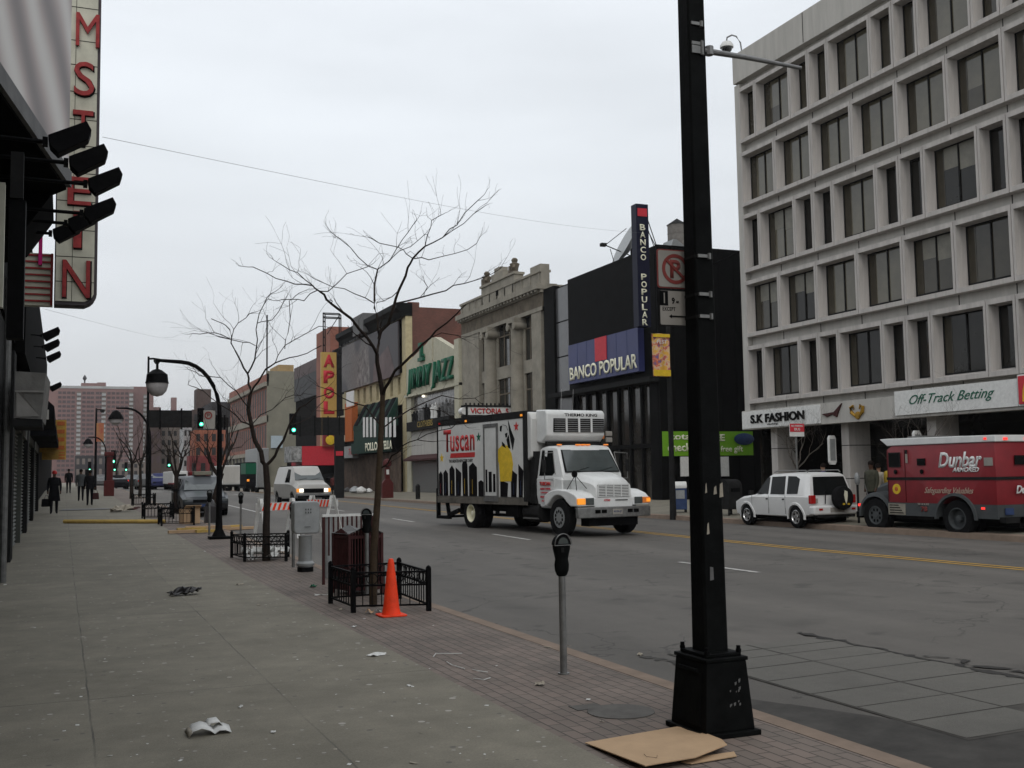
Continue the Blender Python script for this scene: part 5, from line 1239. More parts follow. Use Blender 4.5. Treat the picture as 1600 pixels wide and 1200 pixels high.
# --- bollard-ish post and traffic signal boards across the street
def arch_lamp(px, py, lab, hgt, reach, globe=True, r=.085):
    x, y, z = PG(px, py)
    t = thing('street_lamp', lab, 'street lamp', (x, y, z), group='arched street lamps')
    mb = MB(); pts = [(0, 0, 0), (0, 0, hgt*.45), (0, 0, hgt-reach*.85)]; rad = [r, r*.8, r*.68]
    for k in range(1, 9):
        a = math.pi/2*k/8; pts.append((-reach*.62*(1-math.cos(a)), 0, hgt-reach*.85+reach*.85*math.sin(a))); rad.append(r*.62)
    pts.append((-reach*.98, 0, hgt+.03)); rad.append(r*.5)
    mb.tube(pts, rad, 12); mb.build('column', 'black_iron', t)
    MB().box(-.26, .26, -.22, .22, 0, .07).lathe([(.19, .07), (.17, .1), (r*1.15, .25), (r, .5)], n=12).build('base', 'black_iron', t, ang=30)
    MB().tube([(-reach*.98, 0, hgt+.06), (-reach*.98, 0, hgt-.22)], .035, 8).build('hanger', 'black_iron', t)
    mb = MB(); R0 = .28; mb.lathe([(.05, 0), (.12, -.03), (.26, -.14), (R0, -.32), (R0+.02, -.37)], (-reach*.98, 0, hgt-.2), 'z', 24); mb.build('hood', 'black_iron', t)
    g_ = mat('globe_glass', (.42, .40, .40), .12, var=.25, scale=3, ior=1.5) if 'globe_glass' not in bpy.data.materials else bpy.data.materials['globe_glass']
    MB().lathe([(R0, -.37), (R0*.97, -.45), (R0*.82, -.58), (R0*.5, -.68), (.01, -.72)], (-reach*.98, 0, hgt-.2), 'z', 24).build('globe', g_, t)
    return t
arch_lamp(342, 842, 'nearest arched black street lamp with a clear globe over the pavement', PY(300, 566, PG(342, 842)[1])[1]-PG(342, 842)[2], 1.62)
x2, y2, z2 = PG(232, 797)
yl2 = 58.
def arch_at(px_pole, pytop, px_head, Y, lab):
    xp = PY(px_pole, 740, Y)[0]; zt = PY((px_pole+px_head)/2, pytop, Y)[1]; xh = PY(px_head, 740, Y)[0]; z = G(xp, Y)
    x_, y_ = xp, Y
    t = thing('street_lamp', lab, 'street lamp', (xp, Y, z), group='arched street lamps'); hgt = zt-z; reach = xp-xh; r = .085
    mb = MB(); pts = [(0, 0, 0), (0, 0, hgt-reach*.95)]; rad = [r, r*.75]
    for k in range(1, 9):
        a = math.pi/2*k/8; pts.append((-reach*.7*(1-math.cos(a)), 0, hgt-reach*.95+reach*.95*math.sin(a))); rad.append(r*.65)
    pts.append((-reach, 0, hgt)); rad.append(r*.5); mb.tube(pts, rad, 8).build('column', 'black_iron', t)
    MB().lathe([(.05, 0), (.2, -.1), (.36, -.38), (.38, -.45)], (-reach, 0, hgt-.1), 'z', 16).build('hood', 'black_iron', t)
    MB().lathe([(.34, -.45), (.28, -.62), (.01, -.74)], (-reach, 0, hgt-.1), 'z', 16).build('globe', bpy.data.materials['globe_glass'], t)
    return t
arch_at(234, 638, 180, 57, 'second arched black street lamp farther along the pavement')
arch_at(165, 683, 137, 92, 'third arched street lamp, smallest, over the walking people')
def straight(px, py_top, px_arm, py_base, lab, r=.075, Y=None):
    x, y, z = PG(px, py_base)
    if Y: x = PY(px, 740, Y)[0]; y = Y; z = G(x, Y)
    zt = PY(px, py_top, y)[1]; t = thing('signal_pole', lab, 'pole', (x, y, z), group='tall straight poles with short arms')
    MB().tube([(0, 0, 0), (0, 0, (zt-z)*.6), (0, 0, zt-z)], [r, r*.85, r*.65], 10).build('shaft', 'black_iron', t)
    xa = PY(px_arm, 740, y)[0]-x
    MB().tube([(0, 0, zt-z-.12), (xa*.4, 0, zt-z-.1), (xa, 0, zt-z-.14)], .05, 8).build('arm', 'black_iron', t)
    MB().prism([(xa*.45, -.08), (xa, -.06), (xa*1.02, -.2), (xa*.9, -.3), (xa*.6, -.3), (xa*.45, -.18)], 'y', -.14, .14).build('luminaire', 'dark_grey', t, bevel=.02).location = (0, 0, zt-z-.05)
    return t
straight(230, 557, 248, 797, 'tall straight black pole with a short lamp arm right of the pink housing slab', Y=56)
straight(149, 638, 162, 770, 'far thin straight pole with a banner beside it over the walking people', .11, Y=96)
b_ = thing('street_banner', 'faded yellow and red banner hung on the far thin pole', 'banner', (0, 96, 8))
xa, za = PY(151, 661, 95.8); xb, zb_ = PY(162, 690, 95.8); keep(MB().box(xa, xb, 95.8, 95.85, zb_, za).build('cloth', mat('faded_banner', (.40, .27, .10), .8, var=.5, scale=1.2, col2=(.33, .08, .06)), b_, ang=0), b_)

def signal(px, py, Y, s, lab, both=True):
    x, z = PY(px, py, Y); t = thing('traffic_light', lab, 'traffic light', (x, Y, z), group='green traffic lights')
    MB().box(-.17*s, .17*s, 0, .2*s, -.2*s, .86*s).build('housing', 'black_iron', t, ang=0, bevel=.02)
    for k in range(3):
        MB().tube([(0, -.16*s, .3*s*k), (0, 0, .3*s*k)], .13*s, 12).build('visor', 'black_iron', t)
    MB().lathe([(.01, -.17*s), (.07*s, -.165*s), (.105*s, -.162*s)], (0, 0, 0), 'y', 14).build('lens', 'lamp_green', t)
    MB().lathe([(.01, -.18*s), (.055*s, -.172*s)], (0, 0, 0), 'y', 14).build('lamp', 'lamp_green_core', t)
    return t
signal(458, 672, 84, 1.5, 'green traffic light at the left end of the dark sign boards over the road')
signal(314, 663, 50, .85, 'green traffic light beside the no parking sign left of the arched lamp')
for k, (px, py, Y, l) in enumerate([(177, 721, 88, 'upper green traffic light on the red call box post'), (179, 734, 130, 'small green light below the upper one, left of the thin tree'), (197, 734, 132, 'small green light just left of the thin tree trunk'), (140, 734, 125, 'small green light over the walking couple'), (136, 748, 110, 'tiny green light showing between the walking couple'), (264, 727, 96, 'small green light between the far trees')]): signal(px, py, Y, 1.0, l)
# dark backs of the big sign boards and their post
def board(px0, px1, q0, q1, Y, lab, m='dark_grey'):
    xa, _ = PY(px0, (q0+q1)/2, Y); xb, _ = PY(px1, (q0+q1)/2, Y); zt = PY((px0+px1)/2, q0, Y)[1]; zb_ = PY((px0+px1)/2, q1, Y)[1]
    t = thing('sign_board', lab, 'sign board', ((xa+xb)/2, Y, zb_), group='dark backs of overhead sign boards')
    keep(MB().box(xa, xb, Y, Y+.08, zb_, zt).build('board', m, t, ang=0), t)
    n = 2; 
    for k in range(n): x = xa+(xb-xa)*(k+.5)/n; keep(MB().box(x-.04, x+.04, Y-.05, Y, zb_-.1, zt+.1).build('rail', 'black_iron', t, ang=0), t)
    return t
mk('board_back', (.028, .026, .022), .8, var=.2)
board(457, 503, 652, 680, 84, 'dark back of the overhead sign board right of the green light'); board(503.5, 539, 652, 680, 84, 'dark back of the sign board hung on the thick post under the yellow blade sign')
board(233, 300, 641, 668, 58.2, 'wide dark sign board back spanning right of the tall straight pole'); board(332, 357, 652, 668, 50.5, 'short dark sign board right of the arched lamp column')
xq, _ = PY(530, 740, 84); t = thing('sign_post', 'thick dark post with a small red and white sign, near the rubbish heap', 'post', (xq, 84, walk_z(xq, 84)))
zq = PY(530, 680, 84)[1]
MB().box(-.35, .35, -.2, .2, 0, zq-walk_z(xq, 84)).build('shaft', 'dark_grey', t, ang=0)
xa, za = PY(525, 705, 83.7); xb, zb_ = PY(536, 712, 83.7); keep(MB().box(xa, xb, 83.7, 83.75, zb_, za).build('small_sign', 'sign_red', t, ang=0), t)
# no parking sign by the arched lamp
t = thing('parking_sign', 'small no parking sign with a red ring left of the arched lamp column', 'sign', (0, 44, 6)); xa, za = PY(318, 641, 44); xb, zb_ = PY(336, 670, 44)
keep(MB().box(xa, xb, 44, 44.03, zb_, za).build('plate', 'sign_white', t, ang=0), t)
annulus('prohibition_ring', 'sign_shaded_red', t, ((xa+xb)/2-.04, za-(xb-xa)*.45), .10, .15, 43.99, .01)
keep(text_on('P', ((xa+xb)/2-.04, 43.99, za-(xb-xa)*.45), XR, ZU, .1, .14, M['sign_shaded_red'], t), t)

# --- red call boxes
def callbox(px, py, Y, lab, wide=1.):
    x = PY(px, 740, Y)[0]; z = walk_z(x, Y); t = thing('call_box', lab, 'call box', (x, Y, z), group='dark red street call boxes')
    s = wide
    MB().prism([(-.42*s, 0), (.42*s, 0), (.42*s, 1.1), (.30*s, 1.25), (.2*s, 1.4), (-.2*s, 1.4), (-.30*s, 1.25), (-.42*s, 1.1)], 'y', -.2, .2).build('base', 'kiosk_red', t, ang=0, bevel=.03)
    MB().prism([(-.18*s, 1.4), (.18*s, 1.4), (.16*s, 2.3), (-.16*s, 2.3)], 'y', -.14, .14).build('column', 'kiosk_red', t, ang=0, bevel=.02)
    MB().lathe([(.2*s, 2.3), (.3*s, 2.36), (.34*s, 2.6), (.26*s, 2.8), (.08, 2.9), (.01, 2.92)], n=16).build('lantern', 'kiosk_red', t)
    MB().box(-.1, .1, -.16, -.145, 1.75, 2.1).build('notice', 'white_paint', t, ang=0); return t
x = PY(605, 740, 78)[0]; callbox(605, 775, 78, 'dark red call box on the far pavement in front of the boarded shop')
xq, yq, zq = PG(170, 775); t = thing('call_box', 'tall plain dark red pillar at the kerb beyond the walking people', 'call box', (xq, yq, zq), group='dark red street call boxes')
hq = PY(170, 706, yq)[1]-zq; wq = .5*(PY(178, 740, yq)[0]-PY(162, 740, yq)[0])
MB().box(-wq, wq, -.3, .3, 0, hq*.35).build('base', 'kiosk_red', t, ang=0, bevel=.02); MB().box(-wq*.5, wq*.7, -.2, .2, hq*.35+.002, hq-.3).build('column', 'kiosk_red', t, ang=0); MB().box(-wq, wq*.9, -.3, .3, hq-.28, hq).build('lantern', 'kiosk_red', t, ang=0, bevel=.05)
xq, yq, zq = PG(196, 771); 
# --- bollard and rubbish on the far pavement
x, y, z = PG(653, 780); tag(MB().lathe([(.16, 0), (.16, .85), (.17, .87), (.10, 1.0), (.01, 1.03)], n=14).build('bollard', 'dark_grey', loc=(x, y, z)), 'short dark bollard alone on the far pavement left of the delivery truck', 'bollard')
rg = random.Random(9)
def heap(px, py, n, lab, w, mats, s=.5, Y=None):
    x, y, z = PG(px, py)
    if Y: x = PY(px, 740, Y)[0]; y = Y; z = walk_z(x, y)
    for k in range(n):
        a, b = rg.uniform(-w, w), rg.uniform(-.4, .4); r = rg.uniform(.6, 1)*s
        mb = MB(); rs = []
        for h, q in ((0, .7), (.25, 1.), (.55, .85), (.8, .45), (.95, .12)):
            rs.append([(r*q*math.cos(v)*(1+rg.uniform(-.2, .2)), r*q*math.sin(v)*(1+rg.uniform(-.2, .2)), r*h*1.2) for v in [2*math.pi*i/9 for i in range(9)]])
        mb.loft(rs); o = mb.build('rubbish_bag', rg.choice(mats), loc=(x+a, y+b, z)); tag(o, lab, 'rubbish bag', 'rubbish bags in '+lab.split(' in ')[-1])
heap(578, 770, 6, 'white or grey rubbish bag in the heap on the far pavement by the dark post', 1.5, ['paper', 'silver_paint', 'mid_grey'], .55)
heap(545, 768, 4, 'small crumpled maroon bag in the litter left of the white heap', .7, ['maroon', 'mid_grey'], .4)
# --- A-frame barricades
def barricade(x, y, lab, rot, w=1.15):
    t = thing('barricade', lab, 'barricade', (x, y, road_z(x, y)), rot, group='white A-frame barricades in the road')
    for s in (-1, 1):
        for q in (-1, 1): MB().frame_box((s*w/2-.05, q*.34-.012, 0), (.10, 0, 0), (0, .025, 0), (0, -q*.30, 1.12)).build('leg', 'white_paint', t, ang=0)
    for q, z in ((-1, .80), (1, .80)):
        y_ = q*(.34-.27*z)-.03*(1 if q < 0 else -1)
        mb = MB(); n = 7; W2 = w+.1; mb.box(-W2/2, W2/2, y_-.012, y_+.012, z, z+.2, 0)
        for k in range(n): 
            x0 = -W2/2+W2*k/n; mb.prism([(x0, z+.002), (x0+W2/n*.5, z+.002), (min(x0+W2/n*1.0, W2/2), z+.198), (x0+W2/n*.5, z+.198)], 'y', y_-.0135 if q < 0 else y_+.0125, y_-.0125 if q < 0 else y_+.0135, 1)
        mb.build('striped_board', ['white_paint', 'orange_plastic'], t, ang=0)
    return t
x, y, z = PG(418, 845, road_z); barricade(5.5, 30.5, 'left white barricade with an orange striped board behind the second tree', R_(20), 1.0)
barricade(7.0, 31.5, 'right white barricade turned edge on beyond the silver cabinet', R_(-62), .9)
# --- lumber, timbers, cardboard box by the far guard
x, y, z = PG(100, 818); xb, yb_, zb_ = PG(258, 818)
tag(MB().tube([(x, y, z+.07), (xb, yb_, zb_+.07)], .07, 8).build('timber_rail', 'lumber'), 'long yellow painted timber lying across the pavement', 'timber')
for k in range(7):
    xq, yq, zq = PG(285+k*14, 825+rg.uniform(-3, 10)); a = rg.uniform(-.5, .3); L_ = rg.uniform(.7, 1.4)
    o = MB().box(-L_/2, L_/2, -.09, .09, .02, .10).build('broken_plank', 'lumber' if k % 2 else 'cardboard', ang=0, loc=(xq, yq, zq+.03*(k % 3))); o.rotation_euler = (0, 0, a)
    tag(o, 'broken tan plank in the pile at the foot of the arched street lamp', 'plank', 'broken planks by the arched lamp')
xq, yq, zq = PG(296, 818); t = thing('cardboard_box', 'open brown cardboard box in front of the dark minivan', 'box', (xq, yq, zq), .3)
MB().box(-.28, .28, -.2, .2, 0, .012).box(-.28, .28, -.2, -.19, 0, .5).box(-.28, .28, .19, .2, 0, .5).box(-.28, -.27, -.19, .19, 0, .5).box(.27, .28, -.19, .19, 0, .5).build('body', 'cardboard', t, ang=0)
MB().frame_box((-.28, -.2, .5), (.56, 0, 0), (0, -.16, .1), (0, .006, .008)).build('flap', 'cardboard', t, ang=0)
tag(MB().box(-.2, .2, -.18, .18, 0, .55).lathe([(.2, .55), (.1, .75), (.01, .8)], n=6).build('black_sack', 'plastic_black', loc=(xq+.7, yq+.1, zq)), 'upright black sack right of the cardboard box', 'rubbish bag')

# --- far pavement: lamp post with banner, newspaper box, letter box, signs
xq, _ = PY(1049, 740, 33); Yq = 36.
xq = PY(1050, 740, Yq)[0]; zq = walk_z(xq, Yq)
fl = thing('lamp_post', 'slim grey lamp post with an orange banner in front of the black bank', 'lamp post', (xq, Yq, zq))
MB().tube([(0, 0, 0), (0, 0, 2), (0, 0, 7.6)], [.13, .10, .085], 10).build('shaft', 'dark_grey', fl)
bn = thing('street_banner', 'orange and yellow festival banner hung from the slim lamp post', 'banner', (xq, Yq, 5))
xa, za = PY(1019, 522, Yq-.1); xb, zb_ = PY(1047, 589, Yq-.1); zb_ = PY(1033, 589, Yq)[1]; za = PY(1033, 522, Yq)[1]
mb = MB(); n = 8; rs = []
for k in range(n+1): 
    x = xa+(xb-xa)*k/n; rs.append([(x, Yq-.1+.03*math.sin(k*1.3), zb_), (x, Yq-.1+.05*math.sin(k*1.1+1), za)])
vs = [p for r in rs for p in r]; mb.add(vs, [(2*k, 2*k+2, 2*k+3, 2*k+1) for k in range(n)]); mb.add([(a, b+.01, c) for a, b, c in vs], [(2*k, 2*k+2, 2*k+3, 2*k+1) for k in range(n)])
def banner_mat():
    m = bpy.data.materials.new('festival_print'); m.use_nodes = True; t = m.node_tree; n, l = t.nodes, t.links; b = n['Principled BSDF']; b.inputs['Roughness'].default_value = .7
    tc = n.new('ShaderNodeTexCoord'); no = n.new('ShaderNodeTexNoise'); no.inputs['Scale'].default_value = 5; no.inputs['Detail'].default_value = 4; l.new(tc.outputs['Object'], no.inputs['Vector'])
    cr = n.new('ShaderNodeValToRGB'); e = cr.color_ramp.elements; e[0].position = .35; e[0].color = (.12, .10, .22, 1); e[1].position = .6; e[1].color = (.62, .34, .05, 1); q = e.new(.45); q.color = (.52, .10, .03, 1); q = e.new(.52); q.color = (.55, .42, .30, 1)
    l.new(no.outputs[0], cr.inputs[0]); l.new(cr.outputs[0], b.inputs['Base Color']); return m
keep(mb.build('cloth', banner_mat(), bn), bn)
for a_, b_ in ((za-.14, za-.02), (zb_+.02, zb_+.26)): keep(MB().box(xa, xb, Yq-.17, Yq-.15, a_, b_).build('yellow_border', 'yellow_paint', bn, ang=0), bn)
keep(text_on('FEST', ((xa+xb)/2, Yq-.19, za-.32), XR, ZU, (xb-xa)*.6, .14, M['white_paint'], bn), bn)
keep(MB().tube([(xa-.12, Yq-.1, za+.02), (xq, Yq-.05, za+.02)], .02, 6).build('arm', 'black_iron', bn), bn); keep(MB().tube([(xa-.12, Yq-.1, zb_-.02), (xq, Yq-.05, zb_-.02)], .02, 6).build('arm', 'black_iron', bn), bn)
def bring(px, py, Y): x = PY(px, 740, Y)[0]; return (x, Y, walk_z(x, Y))
nbx = thing('newspaper_box', 'blue and white newspaper box at the far kerb beside the slim lamp post', 'newspaper box', bring(1061, 800, 37.5), R_(-25))
MB().box(-.26, .26, -.22, .22, .12, .95).build('body', 'blue_paint', nbx, ang=0, bevel=.02)
mb = MB(); mb.prism([(-.22, .95), (.22, .95), (.22, 1.08), (.1, 1.22), (-.1, 1.22), (-.22, 1.08)], 'x', -.27, .27); mb.build('top', 'white_paint', nbx, ang=0, bevel=.03)
MB().box(-.17, .17, -.232, -.221, .55, .88).build('display_window', 'silver_paint', nbx, ang=0); MB().box(-.272, -.261, -.2, .2, .2, .9).build('side_panel', 'white_paint', nbx, ang=0)
for x in (-.22, .22): MB().box(x-.03, x+.03, -.2, .2, 0, .12).build('foot', 'dark_grey', nbx, ang=0)
lt = thing('letter_box', 'dark green round topped letter box on the far pavement right of the black lamp post', 'letter box', bring(1139, 800, 34.), R_(8))
mb = MB(); mb.prism([(-.32, .22), (.32, .22), (.32, 1.05)]+[(.32*math.cos(math.pi*i/10), 1.05+.26*math.sin(math.pi*i/10)) for i in range(1, 10)]+[(-.32, 1.05)], 'x', -.33, .33); mb.build('body', 'dark_grey', lt, ang=30, bevel=.015)
for x in (-.28, .28):
    for y in (-.26, .26): MB().box(x-.03, x+.03, y-.03, y+.03, 0, .22).build('leg', 'dark_grey', lt, ang=0)
MB().box(-.2, .2, -.345, -.321, .85, 1.0).build('hatch', 'black_iron', lt, ang=0)
ns = thing('street_sign', 'small red and white rectangular sign in front of the bare tree by the white suv', 'sign', bring(1248, 800, 27.6))
ns.location = (PY(1247, 740, 30.5)[0], 30.5, walk_z(PY(1247, 740, 30.5)[0], 30.5)); xq = ns.location.x; Y_ = 30.5
za, zb_ = PY(1248, 662, Y_)[1], PY(1248, 682, Y_)[1]; wq = (PY(1259, 670, Y_)[0]-PY(1237, 670, Y_)[0])/2
keep(MB().box(xq-wq, xq+wq, Y_-.03, Y_, zb_, za).build('plate', 'white_paint', ns, ang=0), ns)
keep(MB().box(xq-wq, xq+wq, Y_-.04, Y_-.031, zb_+(za-zb_)*.36, za).build('red_field', 'sign_red', ns, ang=0), ns)
keep(text_on('NO PARKING', (xq, Y_-.041, zb_+(za-zb_)*.82), XR, ZU, wq*1.6, .06, M['white_paint'], ns), ns); keep(text_on('BUS', (xq, Y_-.041, zb_+(za-zb_)*.56), XR, ZU, wq*.8, .09, M['white_paint'], ns), ns)
keep(MB().tube([(xq, Y_+.04, walk_z(xq, Y_)), (xq, Y_+.04, za)], .03, 8).build('post', 'dull_steel', ns), ns)
wm = thing('parking_meter', 'parking meter with a pale head between the white suv and the armoured truck', 'parking meter', bring(1339, 830, PX(1339, 760, 22.3)[0]), group='parking meters along the kerb')
wm.location.x += 0; MB().cyl((0, 0), .035, 0, 1.15, 10).build('post', 'dark_grey', wm); MB().lathe([(.04, 1.15), (.075, 1.2), (.08, 1.4), (.05, 1.5), (.01, 1.52)], n=12).build('vault', 'silver_paint', wm)

# --- overhead wires
def wire(pts, lab, r=.018):
    P = [Vector(p) for p in pts]; q = []
    for a, b in zip(P[:-1], P[1:]):
        for k in range(12): t = k/12; v = a.lerp(b, t); v.z -= .25*math.sin(math.pi*t); q.append(v)
    q.append(P[-1]); tag(MB().tube(q, r, 4).build('overhead_wire', 'mid_grey'), lab, 'wire')
A_ = PY(160, 214, 16); B_ = PX(1000, 375, 26.5)
wire([(A_[0], 16, A_[1]), (26.5, 46.4, B_[1]+.2)], 'thin grey wire sagging from the cream blade sign to the navy blade sign', .0035)
A_ = PY(70, 483, 24); B_ = PY(318, 533, 90)
wire([(A_[0], 24, A_[1]), (B_[0], 90, B_[1])], 'faint lower wire running from the left shops towards the far buildings', .003)
mk('amber_glow', (.95, .28, .04), .4, var=0, emit=.35)
# ============================================================ VEHICLES  (local: +x forward, +y left, origin on the ground under the front axle)
def wheel(root, x, y, r, w, rim='dull_steel', rr=.58, dual=False, spokes=0, dish=.04, name='wheel'):
    """y>0: left side"""
    s = 1 if y > 0 else -1
    t = MB(); y0, y1 = y-s*w, y
    t.lathe([(r*rr, -w*.5), (r*.80, -w*.5), (r*.96, -w*.44), (r, -w*.32), (r, w*.32), (r*.96, w*.44), (r*.80, w*.5), (r*rr, w*.5)], (x, y-s*w/2, r), 'y', 28, cap=False)
    o = t.build(name, 'black_rubber', root)
    if dual: MB().lathe([(r*rr, -w*.5), (r*.96, -w*.44), (r, 0), (r*.96, w*.44), (r*rr, w*.5)], (x, y-s*w*1.6, r), 'y', 24).build('inner_tyre', 'black_rubber', o)
    m = MB(); R0 = r*rr
    m.lathe([(R0, -w*.40*s), (R0*.99, w*.46*s), (R0*.90, w*.48*s), (R0*.84, (w*.48-dish)*s), (R0*.30, (w*.48-dish*1.0)*s), (R0*.28, (w*.48-dish*.3)*s), (.005, (w*.48-dish*.2)*s)], (x, y-s*w/2, r), 'y', 28)
    m.build('rim', rim, o)
    if spokes:
        m = MB()
        for k in range(spokes):
            a = 2*math.pi*(k+.5)/spokes; c = (x+R0*.6*math.cos(a), y-s*w/2+(w*.48-dish+.004)*s, r+R0*.6*math.sin(a)); q = [(c[0]+R0*.13*math.cos(b), c[2]+R0*.16*math.sin(b)) for b in [2*math.pi*i/8 for i in range(8)]]
            m.prism(q, 'y', c[1], c[1]+.004*s)
        m.build('hand_hole', 'dark_void', o, ang=0)
    return o
class Body:
    """loft of cross sections: (x, zb, zbelt, ztop, wb, wbelt, wtop)"""
    def __init__(s, st): s.st = st
    def at(s, x):
        st = s.st
        if x <= st[0][0]: return st[0]
        for a, b in zip(st[:-1], st[1:]):
            if a[0] <= x <= b[0]:
                t = (x-a[0])/(b[0]-a[0]) if b[0] > a[0] else 0; return tuple(p+(q-p)*t for p, q in zip(a, b))
        return st[-1]
    def y(s, x, z):
        _, zb, zbelt, zt, wb, wl, wt = s.at(x); zm = zb+(zbelt-zb)*.45
        if z <= zm: t = (z-zb)/max(zm-zb, 1e-4); return wb+(wl*1.0-wb)*max(0, t)
        if z <= zbelt: return wl
        t = min(1, (z-zbelt)/max(zt-.07-zbelt, 1e-4)); return wl-.015+(wt-wl+.015)*t
    def mesh(s, r=.06):
        rings = []
        for x, zb, zbelt, zt, wb, wl, wt in s.st:
            zm = zb+(zbelt-zb)*.45; h = [(wb*.9, zb), (wb, zb+.03), (wl, zm), (wl, zbelt-.02), (wl-.02, zbelt), (wt, max(zt-r, zbelt+.001)), (wt-r*.8, zt-r*.15 if zt-r*.15 > zbelt else zbelt+.002), (wt*.5, zt+.008)]
            rings.append([(x, y, z) for y, z in h]+[(x, -y, z) for y, z in reversed(h)])
        return MB().loft(rings)
    def side(s, poly, root, name, m, sides=(-1, 1), off=.006, ext=.0):
        out = []
        for sd in sides:
            mb = MB(); n = len(poly)
            a = [(x, sd*(s.y(x, z)+off), z) for x, z in poly]; b = [(x, sd*(s.y(x, z)-.004), z) for x, z in poly]
            mb.add(a+b, [list(range(n)), list(range(2*n-1, n-1, -1))]+[(i, (i+1) % n, n+(i+1) % n, n+i) for i in range(n)])
            out.append(mb.build(name, m, root, ang=0))
        return out
def arch_cut(x, r, y0, y1, z): return MB().lathe([(r, y0), (r, y1)], (x, 0, z), 'y', 32)
def star(cx, cz, r, y0, y1):
    return MB().prism([(cx+(r if k % 2 == 0 else r*.42)*math.sin(math.pi*k/5), cz+(r if k % 2 == 0 else r*.42)*math.cos(math.pi*k/5)) for k in range(10)], 'y', y0, y1)

# ---------------------------------------------------------------- delivery truck
TH = R_(8.0)
tx, ty, _ = PG(906, 843, road_z)
dt = thing('delivery_truck', 'white refrigerated delivery truck with red lettering and painted skyline driving towards the camera', 'delivery truck', (13.42, 26.75, road_z(13.4, 27)), -math.pi/2+TH)
BX0, BX1, BW = -7.1, -1.55, 1.19     # cargo box
zB0, zB1 = 1.0, 3.42
box = MB().box(BX0, BX1, -BW, BW, zB0, zB1).build('cargo_box', 'box_white', dt, ang=0, bevel=.03)
mb = MB()
for y in (-BW-.012, BW-.012): mb.box(BX0-.02, BX1+.02, y, y+.024, zB1-.17, zB1+.02)
mb.box(BX1-.14, BX1+.03, -BW-.02, -BW+.1, zB0-.1, zB1+.02).box(BX1-.14, BX1+.03, BW-.1, BW+.02, zB0-.1, zB1+.02); mb.box(BX0-.02, BX1+.02, -BW-.015, BW+.015, zB1+.0, zB1+.03)
mb.box(BX0-.03, BX0+.05, -BW-.015, -BW+.06, zB0, zB1)
mb.build('edge_trim', 'dark_grey', box, ang=0)
for y in (-BW-.016, BW-.014): MB().box(BX0-.02, BX1+.02, y, y+.03, zB0-.20, zB0+.0).build('side_rail', 'grimy_trim', box, ang=0)
# front wall of the box is a moulded nose
mb = MB(); q = [(BX1+.03, 2.05), (BX1+.22, 2.15), (BX1+.26, 3.2), (BX1+.16, 3.38), (BX1+.03, 3.42)]
mb.prism(q, 'y', -BW+.02, BW-.02); mb.build('nose_panel', 'box_white', box, ang=30, bevel=.03)
# art on the visible (right, -y) side; u runs 0 rear .. 1 front, v 0 bottom .. 1 top
def bu(u): return BX0+.08+(BX1-BX0-.2)*u
def bv(v): return zB0+.02+(zB1-.19-zB0)*v
ya_, yb_ = -BW-.006, -BW-.001
art = mat('skyline_black', (.006, .005, .006), .5, var=.3, scale=5)
tow = [(.0, .05, .35), (.06, .12, .37), (.14, .205, .43), (.22, .29, .40), (.30, .37, .48), (.385, .48, .46), (.495, .56, .22), (.60, .625, .42), (.635, .675, .48), (.69, .72, .40), (.745, .83, .22), (.86, .925, .36), (.94, .99, .42)]
rt = random.Random(2)
for a, b, h in tow:
    k = rt.choice((0, 1, 2)); 
    if k == 0: p = [(bu(a), bv(0)), (bu(b), bv(0)), (bu(b), bv(h*.85)), (bu((a+b)/2), bv(h)), (bu(a), bv(h*.88))]
    elif k == 1: p = [(bu(a+.008), bv(0)), (bu(b), bv(0)), (bu(b-.004), bv(h*.9)), (bu(b-.015), bv(h)), (bu(a+.012), bv(h)), (bu(a), bv(h*.9))]
    else: p = [(bu(a), bv(0)), (bu(b-.01), bv(0)), (bu(b), bv(h*.8)), (bu(a), bv(h))]
    MB().prism(p, 'y', ya_, yb_).build('painted_tower', art, box, ang=0)
    if h > .3: MB().box(bu(a+(b-a)*.4), bu(a+(b-a)*.4)+.015, ya_-.001, ya_+.0005, bv(.03), bv(h*.5)).build('painted_light', rt.choice(('armour_red', 'blue_paint', 'yellow_paint')), box, ang=0)
RR, UU = (1, 0, 0), (0, 0, 1)
text_on('T', (bu(.115), ya_, bv(.78)), RR, UU, .52, .70, M['red_paint'], box, bold=.03, ext=.002)
text_on('uscan', (bu(.305), ya_, bv(.735)), RR, UU, 1.62, .50, M['red_paint'], box, bold=.025, ext=.002, spacing=1.08)
MB().prism([(bu(.15), bv(.535)), (bu(.455), bv(.535)), (bu(.46), bv(.60)), (bu(.16), bv(.60))], 'y', ya_-.003, yb_).build('red_bar', 'red_paint', box, ang=0)
text_on('THE GREATER NEW YORK DAIRY', (bu(.285), ya_, bv(.49)), RR, UU, 1.6, .10, M['dark_grey'], box, ext=.003)
for u, v, m in ((.04, .54, 'yellow_paint'), (.505, .80, 'store_green'), (.925, .90, 'red_paint')): star(bu(u), bv(v), .15, ya_-.002, yb_).build('painted_star', m, box, ang=0)
